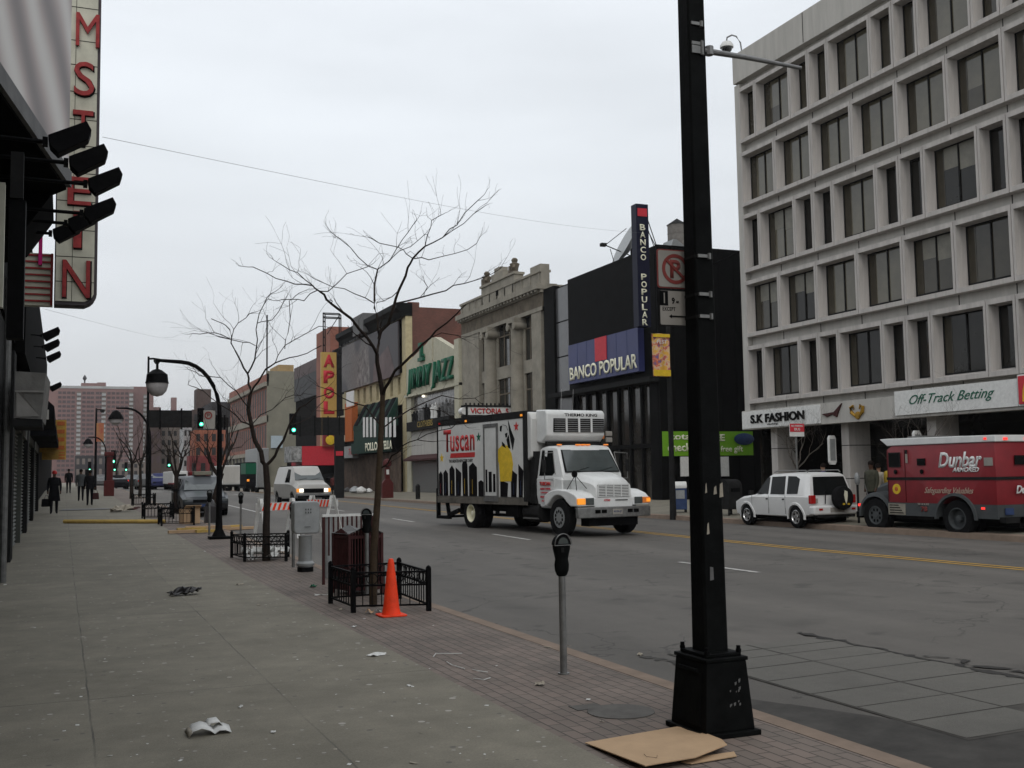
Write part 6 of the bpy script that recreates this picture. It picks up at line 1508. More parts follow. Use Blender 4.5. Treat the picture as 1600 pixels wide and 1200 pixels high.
# yellow figure-like shape in broad strokes, and black brush strokes
MB().prism([(bu(.745), bv(.20)), (bu(.865), bv(.20)), (bu(.885), bv(.42)), (bu(.87), bv(.56)), (bu(.83), bv(.66)), (bu(.775), bv(.68)), (bu(.73), bv(.62)), (bu(.71), bv(.50)), (bu(.735), bv(.44))], 'y', ya_-.003, yb_).build('painted_shape', 'yellow_paint', box, ang=0)
for p in ([(.84, .99), (.87, .86), (.905, .74), (.885, .60), (.865, .72), (.85, .84)], [(.82, .74), (.845, .80), (.86, .62), (.835, .64)], [(.75, .92), (.775, .93), (.765, .85), (.75, .86)], [(.805, .82), (.83, .83), (.825, .77), (.81, .77)], [(.77, .72), (.80, .68), (.815, .63), (.775, .66)]):
    MB().prism([(bu(a), bv(b)) for a, b in p], 'y', ya_-.0045, yb_).build('brush_stroke', 'black_paint', box, ang=0)
mb = MB()
for k in range(6): mb.tube([(bu(.62+.01*k), ya_-.001, bv(.88-.05*k)), (bu(.65+.005*k), ya_-.001, bv(.86-.05*k)), (bu(.685), ya_-.001, bv(.89-.055*k))], .006, 4)
mb.tube([(bu(.78), ya_-.001, bv(.94)), (bu(.82), ya_-.001, bv(.92)), (bu(.835), ya_-.001, bv(.86))], .006, 4)
mb.build('painted_lines', 'black_paint', box)
# side door
dr = MB().box(bu(.575), bu(.72), -BW-.03, -BW-.002, zB0-.1, bv(.93)).build('side_door', 'box_white', dt, ang=0)
mb = MB()
for a, b, c, d in ((.57, .583, -.05, .96), (.715, .727, -.05, .96)): mb.box(bu(a), bu(b), -BW-.045, -BW-.002, zB0-.12, bv(d))
mb.box(bu(.57), bu(.727), -BW-.05, -BW-.002, bv(.92), bv(.965)); mb.box(bu(.583), bu(.715), -BW-.04, -BW-.03, zB0-.12, zB0+.05)
mb.build('door_frame', 'dull_steel', dr, ang=0)
for a, b, h in ((.59, .61, .36), (.625, .66, .33), (.675, .70, .30)): MB().box(bu(a), bu(b), -BW-.034, -BW-.029, bv(.06), bv(h)).build('painted_tower', art, dr, ang=0)
# refrigeration unit
ru = MB().prism([(BX1+.2, 2.55), (BX1+.50, 2.52), (BX1+.75, 2.72), (BX1+.78, 3.34), (BX1+.70, 3.44), (BX1+.2, 3.46)], 'y', -.98, .98).build('refrigeration_unit', 'truck_white', dt, ang=25, bevel=.04)
mb = MB(); xg = BX1+.782
for k in range(6): mb.box(xg, xg+.018, -.74, .92, 2.84+k*.06, 2.868+k*.06)
mb.build('grille_slat', 'galvanised', ru, ang=0)
MB().box(xg-.03, xg+.004, -.76, .94, 2.82, 3.20).build('grille_opening', 'dark_void', ru, ang=0)
for y in (-.34, .08, .50): MB().box(xg, xg+.022, y-.03, y+.03, 2.81, 3.21).build('grille_post', 'truck_white', ru, ang=0)
text_on('THERMO KING', (xg-.012, .16, 3.30), (0, 1, 0), (-.05, 0, 1), 1.1, .085, M['black_paint'], ru, bold=.02)
MB().box(BX1+.55, BX1+.62, -.9, .9, 2.45, 2.56).build('drip_rail', 'dark_grey', ru, ang=0)
for s in (-1, 1): MB().tube([(BX1+.3, s*.2, 3.44), (BX1-.1, s*.2+.3, 4.1)], .006, 4).build('aerial', 'dull_steel', ru)
# lamps on a bracket right of the unit (left side of the truck)
for k, (yy, zz) in enumerate([(1.14, 2.72), (1.42, 2.80), (1.42, 2.62)]): MB().box(BX1+.3, BX1+.36, yy-.11, yy+.11, zz-.07, zz+.07).build('clearance_lamp', 'amber_lens' if k == 0 else 'sign_white', dt, ang=0, bevel=.02)
MB().tube([(BX1, 1.1, 2.5), (BX1+.3, 1.3, 2.7)], .02, 6).build('lamp_bracket', 'black_iron', dt)
# cab
cabst = [(-1.22, .72, 1.55, 2.40, 1.00, 1.06, .92), (-.95, .72, 1.56, 2.44, 1.00, 1.06, .92), (-.55, .72, 1.56, 2.44, 1.00, 1.05, .90), (-.42, .72, 1.56, 2.40, 1.0, 1.04, .88), (-.05, .72, 1.56, 1.72, 1.0, 1.0, .97), (.0, .74, 1.50, 1.60, .98, .98, .95)]
cb_ = Body([(x, a, b, c, d, e_, f) for x, a, b, c, d, e_, f in cabst])
cabo = cb_.mesh(.07).build('cab', 'truck_white', dt, ang=28)
cb_.side([(-1.12, 1.62), (-.48, 1.62), (-.40, 1.70), (-.58, 2.30), (-1.12, 2.32)], cabo, 'side_window', 'glass_car')
dps = cb_.side([(-1.18, .78), (-.36, .78), (-.36, 1.56), (-1.18, 1.58)], cabo, 'door', 'truck_white', off=.012)
mb = MB(); 
ws = MB(); A = [(-.012, -.90, 1.70), (-.012, .90, 1.70), (-.385, .80, 2.31), (-.385, -.80, 2.31)]
nrm = Vector((.62, 0, .38)).normalized()
def inset(A, k): c = sum((Vector(p) for p in A), Vector())/len(A); return [tuple(c+(Vector(p)-c)*k) for p in A]
ws.add([tuple(Vector(p)+nrm*.015) for p in A]+[tuple(Vector(p)-nrm*.01) for p in A], [(0, 1, 2, 3), (7, 6, 5, 4)]+[(i, (i+1) % 4, 4+(i+1) % 4, 4+i) for i in range(4)]); ws.build('windscreen_seal', 'black_rubber', cabo, ang=0)
B_ = inset(A, .95); ws = MB(); ws.add([tuple(Vector(p)+nrm*.022) for p in B_]+[tuple(Vector(p)-nrm*.01) for p in B_], [(0, 1, 2, 3), (7, 6, 5, 4)]+[(i, (i+1) % 4, 4+(i+1) % 4, 4+i) for i in range(4)]); wso = ws.build('windscreen', 'glass_screen', cabo, ang=0)
mb = MB()
for s in (-.55, .25): mb.tube([(.0, s, 1.73), (-.06, s+.45, 1.83)], .008, 4)
mb.build('wiper', 'black_iron', cabo)
for y in (-.78, -.17, 0, .17, .78): MB().box(-.52, -.43, y-.06, y+.06, 2.44, 2.475).build('roof_marker', 'amber_glow', cabo, ang=0, bevel=.01)
text_on('TUSCAN', (-.78, -1.075, 1.40), RR, UU, .55, .10, M['red_paint'], cabo, bold=.03); 
for k, w in enumerate((.5, .46, .5, .36)): text_on(['DAIRY FARMS', 'UNION NJ', 'MILK CREAM', '07083'][k], (-.76, -1.073-.0*k, 1.26-.11*k), RR, UU, w, .05, M['sign_red'], cabo)
# bonnet
hst = [(-.05, .95, 1.52, 1.70, .70, .74, .62), (.25, .93, 1.50, 1.64, .68, .70, .60), (.70, .90, 1.42, 1.54, .62, .62, .54), (.86, .88, 1.36, 1.47, .60, .60, .52), (.92, .88, 1.28, 1.36, .58, .57, .50)]
hd = Body(hst); ho = hd.mesh(.06).build('bonnet', 'truck_white', dt, ang=40)
# shoulders between the bonnet and the wings
mb = MB(); mb.prism([(-.5, .8), (.0, .8), (.0, 1.52), (-.5, 1.55)], 'y', -1.02, 1.02); mb.build('cowl', 'truck_white', dt, ang=0, bevel=.03)
# wings with wheel arch
def wing(s):
    r0, r1 = .57, .69; n = 12; pts = []
    outer = [(-.68, .80), (-.70, .98)]+[(-.0+.70*math.cos(math.pi-math.pi*.5*k/6)-.0, .98+.27*math.sin(math.pi*.5*k/6)) for k in range(1, 7)]+[(.45, 1.22), (.80, 1.12), (.94, 1.02), (.96, .80)]
    inner = [(.60, .80)]+[(r0*math.cos(math.pi*k/n), .52+r0*math.sin(math.pi*k/n)) for k in range(3, n-2)]+[(-.56, .80)]
    mb = MB(); o2 = outer+inner
    y0, y1 = (.60, 1.17)
    mb.prism(o2, 'y', s*y0, s*y1); w_ = mb.build('wing', 'truck_white', dt, ang=30, bevel=.035, seg=3)
    MB().box(.955, .975, s*.66, s*.92, .84, 1.02).build('headlamp', 'glass_screen', w_, ang=0, bevel=.01)
    MB().box(.90, .978, s*.93, s*1.17, .85, 1.01).build('indicator', 'lamp_amber' if s < 0 else 'amber_lens', w_, ang=0, bevel=.015)
    if s > 0: MB().box(.92, .985, s*1.05, s*1.175, .88, .98).build('lit_indicator', 'lamp_amber', w_, ang=0)
for s in (-1, 1): wing(s)
# nose panel with grille
MB().box(.60, .925, -.62, .62, .72, 1.02).build('lower_nose', 'truck_white', dt, ang=0, bevel=.02)
go = MB().box(.90, .93, -.50, .50, 1.04, 1.36).build('grille', 'dark_grey', dt, ang=0)
mb = MB()
for k in range(8): mb.box(.93, .95, -.50, .50, 1.045+k*.041, 1.068+k*.041)
for y in (-.5, -.25, 0, .25, .5): mb.box(.93, .953, y-.012, y+.012, 1.04, 1.37)
mb.build('grille_bars', 'truck_white', go, ang=0)
text_on('4700', (.93, -.22, .95), (0, 1, 0), UU, .2, .05, M['sign_red'], dt); MB().box(.93, .945, .05, .45, .94, .96).build('badge', 'dark_grey', dt, ang=0)
mb = MB(); mb.prism([(.98, -1.18), (1.07, -.9), (1.09, 0), (1.07, .9), (.98, 1.18), (.86, 1.18), (.86, -1.18)], 'z', .50, .78); bo_ = mb.build('bumper', 'dull_steel', dt, ang=25, bevel=.02)
for y in (-.62, -.42, .42, .62): MB().box(1.07, 1.092, y-.08, y+.08, .62, .71).build('fog_slot', 'dark_void', bo_, ang=0)
MB().box(1.09, 1.10, -.16, .16, .58, .72).build('number_plate', 'sign_white', bo_, ang=0); text_on('46206-JF', (1.101, 0, .65), (0, 1, 0), UU, .26, .07, M['blue_paint'], bo_, ext=.003)
MB().box(.55, .9, -.8, .8, .28, .50).build('front_axle', 'black_iron', dt, ang=0)
# mirrors and fender mirrors
for s in (-1, 1):
    mb = MB(); mb.tube([(-.42, s*1.02, 2.25), (-.30, s*1.38, 2.22), (-.30, s*1.38, 1.52), (-.42, s*1.05, 1.5)], .015, 6); mb.tube([(-.42, s*1.02, 2.25), (-.28, s*1.05, 1.65)], .012, 6); mb.build('mirror_arm', 'dull_steel', dt)
    MB().box(-.33, -.28, s*1.33, s*1.45, 1.70, 2.05).build('mirror', 'dark_grey', dt, ang=0, bevel=.02)
mb = MB(); mb.tube([(.28, -.78, 1.62), (.55, -.92, 1.22)], .01, 5).tube([(.28, -.78, 1.62), (.7, -.7, 1.26)], .01, 5).tube([(.28, -.78, 1.62), (.2, -1.0, 1.24)], .01, 5); mb.lathe([(.02, -.05), (.10, 0), (.02, .03)], (.28, -.80, 1.65), 'x', 10); mb.build('wing_mirror', 'black_iron', dt)
# chassis, tank, wheels, rear guard
MB().box(-7.0, .6, -.42, .42, .55, .82).build('chassis', 'black_iron', dt, ang=0)
MB().box(BX0, BX1, -BW+.12, BW-.12, .78, zB0-.0).build('underframe', 'black_iron', dt, ang=0)
ft = MB(); ft.lathe([(.02, -1.95), (.29, -1.95), (.30, -1.9), (.30, -1.15), (.29, -1.1), (.02, -1.1)], (0, -.82, .62), 'x', 22); fo = ft.build('fuel_tank', 'dark_grey', dt)
MB().box(-1.9, -1.15, -1.12, -.8, .42, .46).build('step', 'dull_steel', dt, ang=0)
MB().box(-1.55, -1.24, -1.1, 1.1, .85, 2.3).build('cab_gap_panel', 'dark_grey', dt, ang=0)
MB().box(-2.9, -2.2, -1.1, -.5, .45, .80).build('battery_box', 'black_iron', dt, ang=0)
wheel(dt, 0, -1.14, .50, .27, 'silver_paint', .56, spokes=10, dish=.0); wheel(dt, 0, 1.14, .50, .27, 'galvanised', .56)
wheel(dt, -4.95, -1.16, .50, .26, 'cream_letter', .56, True, dish=.16); wheel(dt, -4.95, 1.16, .50, .26, 'galvanised', .56, True, dish=.16)
mb = MB()
for s in (-1, 1): mb.prism([(-5.62, .45), (-5.60, .95), (-4.3, .95), (-4.3, .80), (-4.5, .93), (-5.4, .93), (-5.58, .7)], 'y', s*.82, s*1.17)
mb.build('mudguard', 'black_iron', dt, ang=0)
# folding dock frame hanging at the rear
mb = MB(); xr = BX0-.12
for y in (-1.1, 1.1):
    mb.box(xr-.10, xr+.02, y-.05, y+.05, .28, 1.25); mb.box(xr-.1, xr+.72, y-.05, y+.05, .28, .38); mb.frame_box((xr+.72, y-.05, .28), (.09, 0, 0), (0, .1, 0), (-.25, 0, .75)); mb.frame_box((xr+.75, y-.05, .36), (.7, 0, .16), (0, .1, 0), (0, 0, .12))
mb.box(xr-.09, xr+.01, -1.1, 1.1, .29, .37)
mb.build('tail_lift', 'black_iron', dt, ang=0)
for u in (.02, .36, .985): MB().box(bu(u)-.04, bu(u)+.04, -BW-.04, -BW-.012, zB1-.12, zB1-.06).build('side_marker', 'red_lens' if u < .1 else 'lamp_amber', box, ang=0)

# ---------------------------------------------------------------- white SUV
sv = thing('suv', 'white parked suv with a black spare wheel on its tailgate', 'suv', (21.15+.80, 30.75, road_z(20.9, 29)), math.pi/2)
st_ = [(.78, .36, .70, .78, .66, .70, .62), (.70, .34, .78, .86, .74, .78, .70), (.35, .34, .88, .95, .80, .84, .76), (-.30, .34, .95, 1.02, .82, .86, .76), (-.42, .34, .95, 1.06, .82, .86, .75), (-1.02, .34, .97, 1.62, .82, .86, .66), (-1.22, .34, .97, 1.68, .82, .86, .67), (-2.2, .34, .98, 1.72, .82, .86, .68), (-2.95, .36, .98, 1.70, .82, .86, .68), (-3.15, .38, .98, 1.64, .82, .85, .67), (-3.34, .42, .98, 1.05, .80, .84, .78)]
st_ = list(reversed(st_)); SB = Body(st_); so = SB.mesh(.08).build('body', 'suv_white', sv, ang=32)
WB = -2.62
cut(so, [arch_cut(0, .385, -1.0, -.55, .34), arch_cut(0, .385, .55, 1.0, .34), arch_cut(WB, .385, -1.0, -.55, .34), arch_cut(WB, .385, .55, 1.0, .34)])
for x in (0, WB):
    for s in (-1, 1):
        mb = MB(); n = 14; rs = []
        for k in range(n+1):
            a = math.pi*(-.05+1.1*k/n); c, q = math.cos(a), math.sin(a); y = SB.y(x+c*.42, .34+q*.42)
            rs.append([(x+c*.383, s*(y-.03), .34+q*.383), (x+c*.383, s*(y+.025), .34+q*.383), (x+c*.44, s*(y+.025), .34+q*.44), (x+c*.465, s*(y-.005), .34+q*.465)])
        mb.loft(rs); mb.build('wheel_arch', 'suv_white', sv, ang=30)
        wheel(sv, x, s*.855, .345, .23, 'chrome', .64, spokes=5, dish=.03)
SB.side([(-.52, 1.04), (-.99, 1.56), (-1.14, 1.58), (-1.20, 1.04)], so, 'front_window', 'glass_car'); SB.side([(-1.32, 1.04), (-1.26, 1.59), (-1.98, 1.61), (-2.06, 1.04)], so, 'rear_window', 'glass_car'); SB.side([(-2.18, 1.05), (-2.12, 1.61), (-2.52, 1.60), (-2.72, 1.52), (-2.72, 1.06)], so, 'quarter_window', 'glass_car')
mb = MB(); A = [(-3.345, -.70, 1.02), (-3.345, .70, 1.02), (-3.178, .58, 1.58), (-3.178, -.58, 1.58)]
def slabq(A, m, root, name, nrm, t0=.012, t1=-.01):
    nrm = Vector(nrm).normalized(); n = len(A); mb = MB(); mb.add([tuple(Vector(p)+nrm*t0) for p in A]+[tuple(Vector(p)+nrm*t1) for p in A], [list(range(n)), list(range(2*n-1, n-1, -1))]+[(i, (i+1) % n, n+(i+1) % n, n+i) for i in range(n)]); return mb.build(name, m, root, ang=0)
slabq(A, 'glass_car', so, 'tailgate_window', (-.95, 0, .28))
slabq([(-.43, -.70, 1.07), (-.43, .70, 1.07), (-.985, .58, 1.585), (-.985, -.58, 1.585)], 'glass_car', so, 'windscreen', (.68, 0, .73))
MB().box(-3.56, -3.28, -.86, .86, .42, .70).build('rear_bumper', 'suv_white', sv, ang=25, bevel=.06, seg=3)
MB().box(-3.53, -3.3, -.70, .70, .34, .43).build('bumper_valance', 'dark_grey', sv, ang=0)
MB().box(-3.575, -3.555, -.26, .26, .50, .64).build('number_plate', 'sign_white', sv, ang=0)
for s in (-1, 1):
    MB().box(-3.40, -3.28, s*.66, s*.855, .76, 1.02).build('tail_lamp', 'red_lens', sv, ang=0, bevel=.02); MB().box(-3.575, -3.55, s*.55, s*.68, .56, .62).build('reflector', 'red_lens', sv, ang=0)
    MB().box(-3.39, -3.35, s*.58, s*.655, .78, .92).build('reverse_lamp', 'sign_white', sv, ang=0)
    for x in (-1.12, -1.98): MB().box(x-.10, x, s*.862, s*.882, .865, .905).build('door_handle', 'dark_grey', sv, ang=0, bevel=.008)
    MB().prism([(-.50, 1.0), (-.38, 1.0), (-.40, 1.14), (-.50, 1.16)], 'y', s*.88, s*1.04).build('door_mirror', 'dark_grey', sv, ang=0, bevel=.02)
    MB().tube([(-1.3, s*.62, 1.73), (-1.5, s*.62, 1.78), (-2.9, s*.62, 1.78), (-3.0, s*.62, 1.72)], .018, 6).build('roof_rail', 'dull_steel', sv)
    for x in (-.33, -1.25, -2.12):
        mb = MB(); mb.box(x-.004, x+.004, s*.855, s*.8635, .42, 1.0); mb.build('door_seam', 'dark_grey', sv, ang=0)
sp = MB().lathe([(.20, -.01), (.33, -.01), (.365, .03), (.37, .12), (.35, .18), (.30, .20), (.02, .21)], (-3.60, .02-.12, .93), 'x', 30)
for k, v in enumerate(sp.v): sp.v[k] = (-3.60-(v[0]+3.60), v[1], v[2])
spo = sp.build('spare_wheel_cover', 'black_rubber', sv)
mb = MB(); mb.prism([(-.20, 1.12), (-.10, 1.16), (-.07, 1.02), (-.10, .86), (-.14, .74), (-.18, .86), (-.20, 1.0)], 'x', -3.822, -3.812); mb.build('emblem', 'cream_letter', spo, ang=0)
for y in (-.22, -.04): MB().box(-3.82, -3.812, y-.05, y+.03, .72, .77).build('emblem_mark', 'yellow_paint', spo, ang=0)
MB().tube([(-3.38, .30, .75), (-3.42, .30, 1.15), (-3.37, .30, 1.16)], .015, 6).build('spare_bracket', 'black_iron', sv)
MB().box(-3.2, .5, -.6, .6, .22, .36).build('underside', 'black_iron', sv, ang=0)

# ---------------------------------------------------------------- armoured truck
ar = thing('armoured_truck', 'red and grey armoured truck with white roof rail and white slanted lettering', 'armoured truck', (21.45+1.2, 25.0, road_z(20.9, 24)), math.pi/2)
AW = 1.20
a_b = MB(); a_b.prism([(-.62, .92), (-4.5, .92), (-4.5, 2.62), (-.85, 2.62), (-.62, 2.50)], 'y', -AW, AW); ab = a_b.build('body', 'armour_red', ar, ang=0, bevel=.03)
a_b = MB(); a_b.prism([(-.62, .55), (-4.5, .55), (-4.5, .93), (-.62, .93)], 'y', -AW-.003, AW+.003); sk = a_b.build('lower_skirt', 'mid_grey', ar, ang=0); 
cut(ab, [arch_cut(-3.12, .66, -1.4, -.5, .50), arch_cut(-3.12, .66, .5, 1.4, .50)]); cut(sk, [arch_cut(-3.12, .66, -1.4, -.5, .50), arch_cut(-3.12, .66, .5, 1.4, .50)])
mk('armour_grey', (.055, .06, .062), .6, var=.15, scale=3)
sk.data.materials.clear(); sk.data.materials.append(M['armour_grey'])
mb = MB(); mb.prism([(-.70, 2.62), (-.40, 2.83), (-.75, 2.84), (-4.55, 2.80), (-4.55, 2.62)], 'y', -AW-.03, AW+.03); mb.build('roof_rail', 'truck_white', ar, ang=0, bevel=.02)
MB().box(-1.6, -.95, -.7, .7, 2.84, 2.90).build('roof_hatch', 'dull_steel', ar, ang=0)
for s in (-1, 1): MB().box(-4.53, -.62, s*(AW+.001), s*(AW+.016), 1.60, 1.68).build('rub_strip', 'dark_grey', ar, ang=0)
MB().box(-4.525, -4.51, -AW, AW, 1.60, 1.68).build('rub_strip', 'dark_grey', ar, ang=0)
# left side (+y) faces the street: direction of reading is -x... as seen from the street, right = rear = -x
Rl = (-1, 0, 0)
YL_ = AW+.004
def al(mbx, name, m, root=ab, **k): return mbx.build(name, m, root, ang=0, **k)
al(MB().box(-1.18, -.72, AW, AW+.02, 1.98, 2.42), 'cab_window_frame', 'dark_grey'); al(MB().box(-1.14, -.76, AW+.015, AW+.025, 2.02, 2.38), 'cab_window', 'glass_car')
al(MB().box(-2.12, -1.82, AW, AW+.02, 2.02, 2.22), 'side_window', 'glass_car')
for x in (-.98, -1.98): 
    mb = MB(); mb.lathe([(.06, 0), (.07, .02), (.04, .04), (.01, .04)], (x, AW, 1.84), 'y', 14); al(mb, 'gun_port', 'black_iron')
for x in (-.66, -1.34): al(MB().box(x-.006, x+.006, AW, AW+.006, .95, 2.5), 'door_seam', 'dark_void')
al(MB().box(-1.46, -1.40, AW, AW+.03, 2.10, 2.36), 'grab_handle', 'sign_white')
al(MB().box(-1.45, -1.39, AW, AW+.03, 2.37, 2.48), 'hinge', 'dark_grey')
text_on('Dunbar', (-3.33, YL_, 2.16), Rl, UU, 1.50, .44, M['truck_white'], ab, bold=.03, shear=.3, ext=.003)
text_on('ARMORED', (-3.52, YL_, 1.88), Rl, UU, .90, .13, M['truck_white'], ab, bold=.03, shear=.3)
text_on('Safeguarding Valuables', (-2.9, YL_, 1.28), Rl, UU, 1.7, .22, mat('tan_letter', (.40, .30, .24), .6, var=.05), ab, shear=.5)
mb = MB(); mb.lathe([(.005, .012), (.15, .01), (.155, 0)], (-.98, AW, 1.33), 'y', 22); al(mb, 'gold_seal', 'yellow_paint'); mb = MB(); mb.lathe([(.005, .02), (.06, .018), (.07, .01)], (-.98, AW, 1.33), 'y', 12); al(mb, 'seal_centre', 'orange_paint')
al(MB().box(-1.30, -.64, AW+.005, AW+.018, .57, .90), 'step_plate', mat('step_beige', (.24, .22, .18), .6, var=.2), ar)
mb = MB()
for k in range(4): mb.box(-1.05-.06*k, -.70, AW+.018, AW+.024, .84-k*.075, .865-k*.075)
al(mb, 'step_slot', 'dark_void', ar)
text_on('24 HOURS', (-1.98, AW+.006, .90), Rl, UU, .42, .06, M['sign_white'], ar); text_on('78', (-2.0, AW+.006, .76), Rl, UU, .24, .15, M['sign_shaded_red'], ar, bold=.03)
al(MB().box(-4.1, -4.0, AW, AW+.03, .80, .86), 'side_marker', 'lamp_red', ar)
for x in (-4.2,): al(MB().box(x-.08, x+.0, AW+.02, AW+.05, 2.68, 2.74), 'roof_marker', 'lamp_red', ar)
al(MB().box(-4.42, -4.15, AW, AW+.02, 1.98, 2.2), 'notice_plate', 'sign_white')
# rear wall
for y in (.9, .2, -.5): al(MB().box(-4.58, -4.54, y-.06, y+.06, 2.66, 2.73), 'roof_marker', 'lamp_red', ar)
al(MB().box(-4.53, -4.55, .1, .6, 2.0, 2.25), 'rear_window', 'glass_car'); al(MB().box(-4.53, -4.55, -.6, -.1, 2.0, 2.25), 'rear_window', 'glass_car')
text_on('Dunbar', (-4.58, .25, 1.33), (0, -1, 0), UU, .8, .22, M['truck_white'], ab, bold=.03, shear=.3)
al(MB().box(-4.535, -4.55, .72, 1.0, .66, .84), 'number_plate', 'blue_paint', ar); al(MB().box(-4.7, -4.5, -1.15, 1.15, .45, .60), 'rear_bumper', 'dark_grey', ar)
# wheel arch flares, nose, wings, wheels
for s in (-1, 1):
    mb = MB(); n = 14; rs = []
    for k in range(n+1):
        a = math.pi*k/n; c, q = math.cos(a), math.sin(a); rs.append([(-3.12+c*.655, s*(AW-.05), .5+q*.655), (-3.12+c*.655, s*(AW+.05), .5+q*.655), (-3.12+c*.73, s*(AW+.04), .5+q*.73), (-3.12+c*.74, s*(AW-.0), .5+q*.74)])
    mb.loft(rs); mb.build('arch_flare', 'armour_grey', ar, ang=30)
    rs = []
    for k in range(n+1):
        a = math.pi*(-.02+1.0*k/n); c, q = math.cos(a), math.sin(a); rs.append([(c*.60, s*.62, .52+q*.60), (c*.60, s*1.16, .52+q*.58), (c*.70+.0, s*1.12, .52+q*.70), (c*.70, s*.62, .52+q*.74)])
    mb = MB(); mb.loft(rs); mb.build('wing', 'armour_grey', ar, ang=30)
    wheel(ar, 0, s*1.14, .52, .28, 'armour_grey', .56, dish=.02, spokes=8); wheel(ar, -3.12, s*1.18, .52, .27, 'armour_grey', .6, True, dish=.14)
    MB().box(.70, .78, s*.95, s*1.08, .78, .86).build('indicator', 'lamp_red', ar, ang=0)
nst = [(.62, .70, 1.20, 1.34, .50, .54, .46), (.52, .70, 1.34, 1.46, .56, .58, .50), (-.1, .70, 1.48, 1.60, .66, .70, .60), (-.62, .70, 1.58, 1.72, .80, .84, .74)]
Body(list(reversed(nst))).mesh(.08).build('bonnet', 'armour_grey', ar, ang=40)
MB().box(.66, .86, -1.1, 1.1, .42, .62).build('front_bumper', 'black_iron', ar, ang=0, bevel=.02)
for s in (-1, 1): MB().tube([(.45, s*.95, 1.0), (.55, s*1.02, 1.5)], .012, 5).build('mirror_stalk', 'dull_steel', ar); 
MB().box(-4.7, .6, -.7, .7, .32, .60).build('chassis', 'black_iron', ar, ang=0); MB().box(-2.2, -.8, -1.1, 1.1, .45, .56).build('running_board', 'dark_grey', ar, ang=0)
MB().box(-.63, -.60, -1.0, 1.0, 1.75, 2.45).build('windscreen', 'glass_car', ar, ang=0)

ar.scale = (1, 1, .93)
# ---------------------------------------------------------------- generic cars
def car(kind, name, lab, cat, loc, rot, paint, st, wbase, wr, glass, front=True, lights=True, sc=1., extra=None, group=None):
    t = thing(name, lab, cat, loc, rot, group); B = Body(list(reversed(st))); o = B.mesh(.08).build('body', paint, t, ang=32)
    hw = max(s[5] for s in st)
    cut(o, [arch_cut(0, wr*1.14, -1.5, -hw+.3, wr), arch_cut(0, wr*1.14, hw-.3, 1.5, wr), arch_cut(-wbase, wr*1.14, -1.5, -hw+.3, wr), arch_cut(-wbase, wr*1.14, hw-.3, 1.5, wr)])
    for x in (0, -wbase):
        for s in (-1, 1): wheel(t, x, s*(hw-.01), wr, .22, 'dull_steel', .62, spokes=5, dish=.03)
    for poly in glass['side']: B.side(poly, o, 'side_window', 'glass_car')
    slabq(glass['screen'], 'glass_screen', o, 'windscreen', glass['n'])
    MB().box(-wbase, .3, -hw+.3, hw-.3, wr*.6, wr*1.0).build('underside', 'black_iron', t, ang=0)
    return t, B, o
# silver and grey van coming down the road
vy = 52.; vx = PY(484, 760, vy)[0]
vst = [(.80, .50, .86, .98, .88, .90, .82), (.74, .45, .95, 1.12, .94, .96, .86), (.30, .42, 1.06, 1.22, .96, .99, .84), (-.02, .42, 1.12, 1.30, .97, 1.0, .84), (-.70, .42, 1.16, 1.98, .97, 1.0, .74), (-.95, .42, 1.18, 2.08, .97, 1.0, .76), (-3.9, .45, 1.18, 2.08, .97, 1.0, .76), (-4.15, .5, 1.18, 2.0, .95, .98, .74)]
vn, VB, vo = car('van', 'van', 'silver grey panel van with headlights on coming down the road', 'van', (vx, vy, road_z(vx, vy)), -math.pi/2+R_(3), mat('van_silver', (.38, .37, .35), .4, .1, var=.08, scale=2), vst, 3.4, .37,
    dict(side=[[(-.62, 1.24), (-.95, 1.92), (-1.55, 1.94), (-1.6, 1.24)]], screen=[(-.06, -.80, 1.36), (-.06, .80, 1.36), (-.70, .68, 1.93), (-.70, -.68, 1.93)], n=(.66, 0, .75)))
vn.scale = (.9, .88, .92)
MB().box(.74, .86, -.55, .55, .72, .92).build('grille', 'black_iron', vn, ang=0)
MB().box(.72, .92, -.96, .96, .44, .66).build('front_bumper', 'mid_grey', vn, ang=0, bevel=.04); MB().box(.9, .925, -.9, .9, .46, .56).build('bumper_strip', 'black_iron', vn, ang=0)
for s in (-1, 1):
    MB().box(.72, .84, s*.56, s*.78, .74, .92).build('headlamp', 'lamp_head', vn, ang=0, bevel=.01); MB().box(.68, .82, s*.79, s*.93, .74, .92).build('indicator', 'lamp_amber', vn, ang=0, bevel=.01)
    MB().box(-.45, -.35, s*1.02, s*1.22, 1.24, 1.48).build('door_mirror', 'black_iron', vn, ang=0, bevel=.02)
MB().tube([(-.03, -.6, 1.37), (-.15, -.1, 1.46)], .01, 4).tube([(-.03, .1, 1.37), (-.15, .6, 1.46)], .01, 4).build('wiper', 'black_iron', vn)
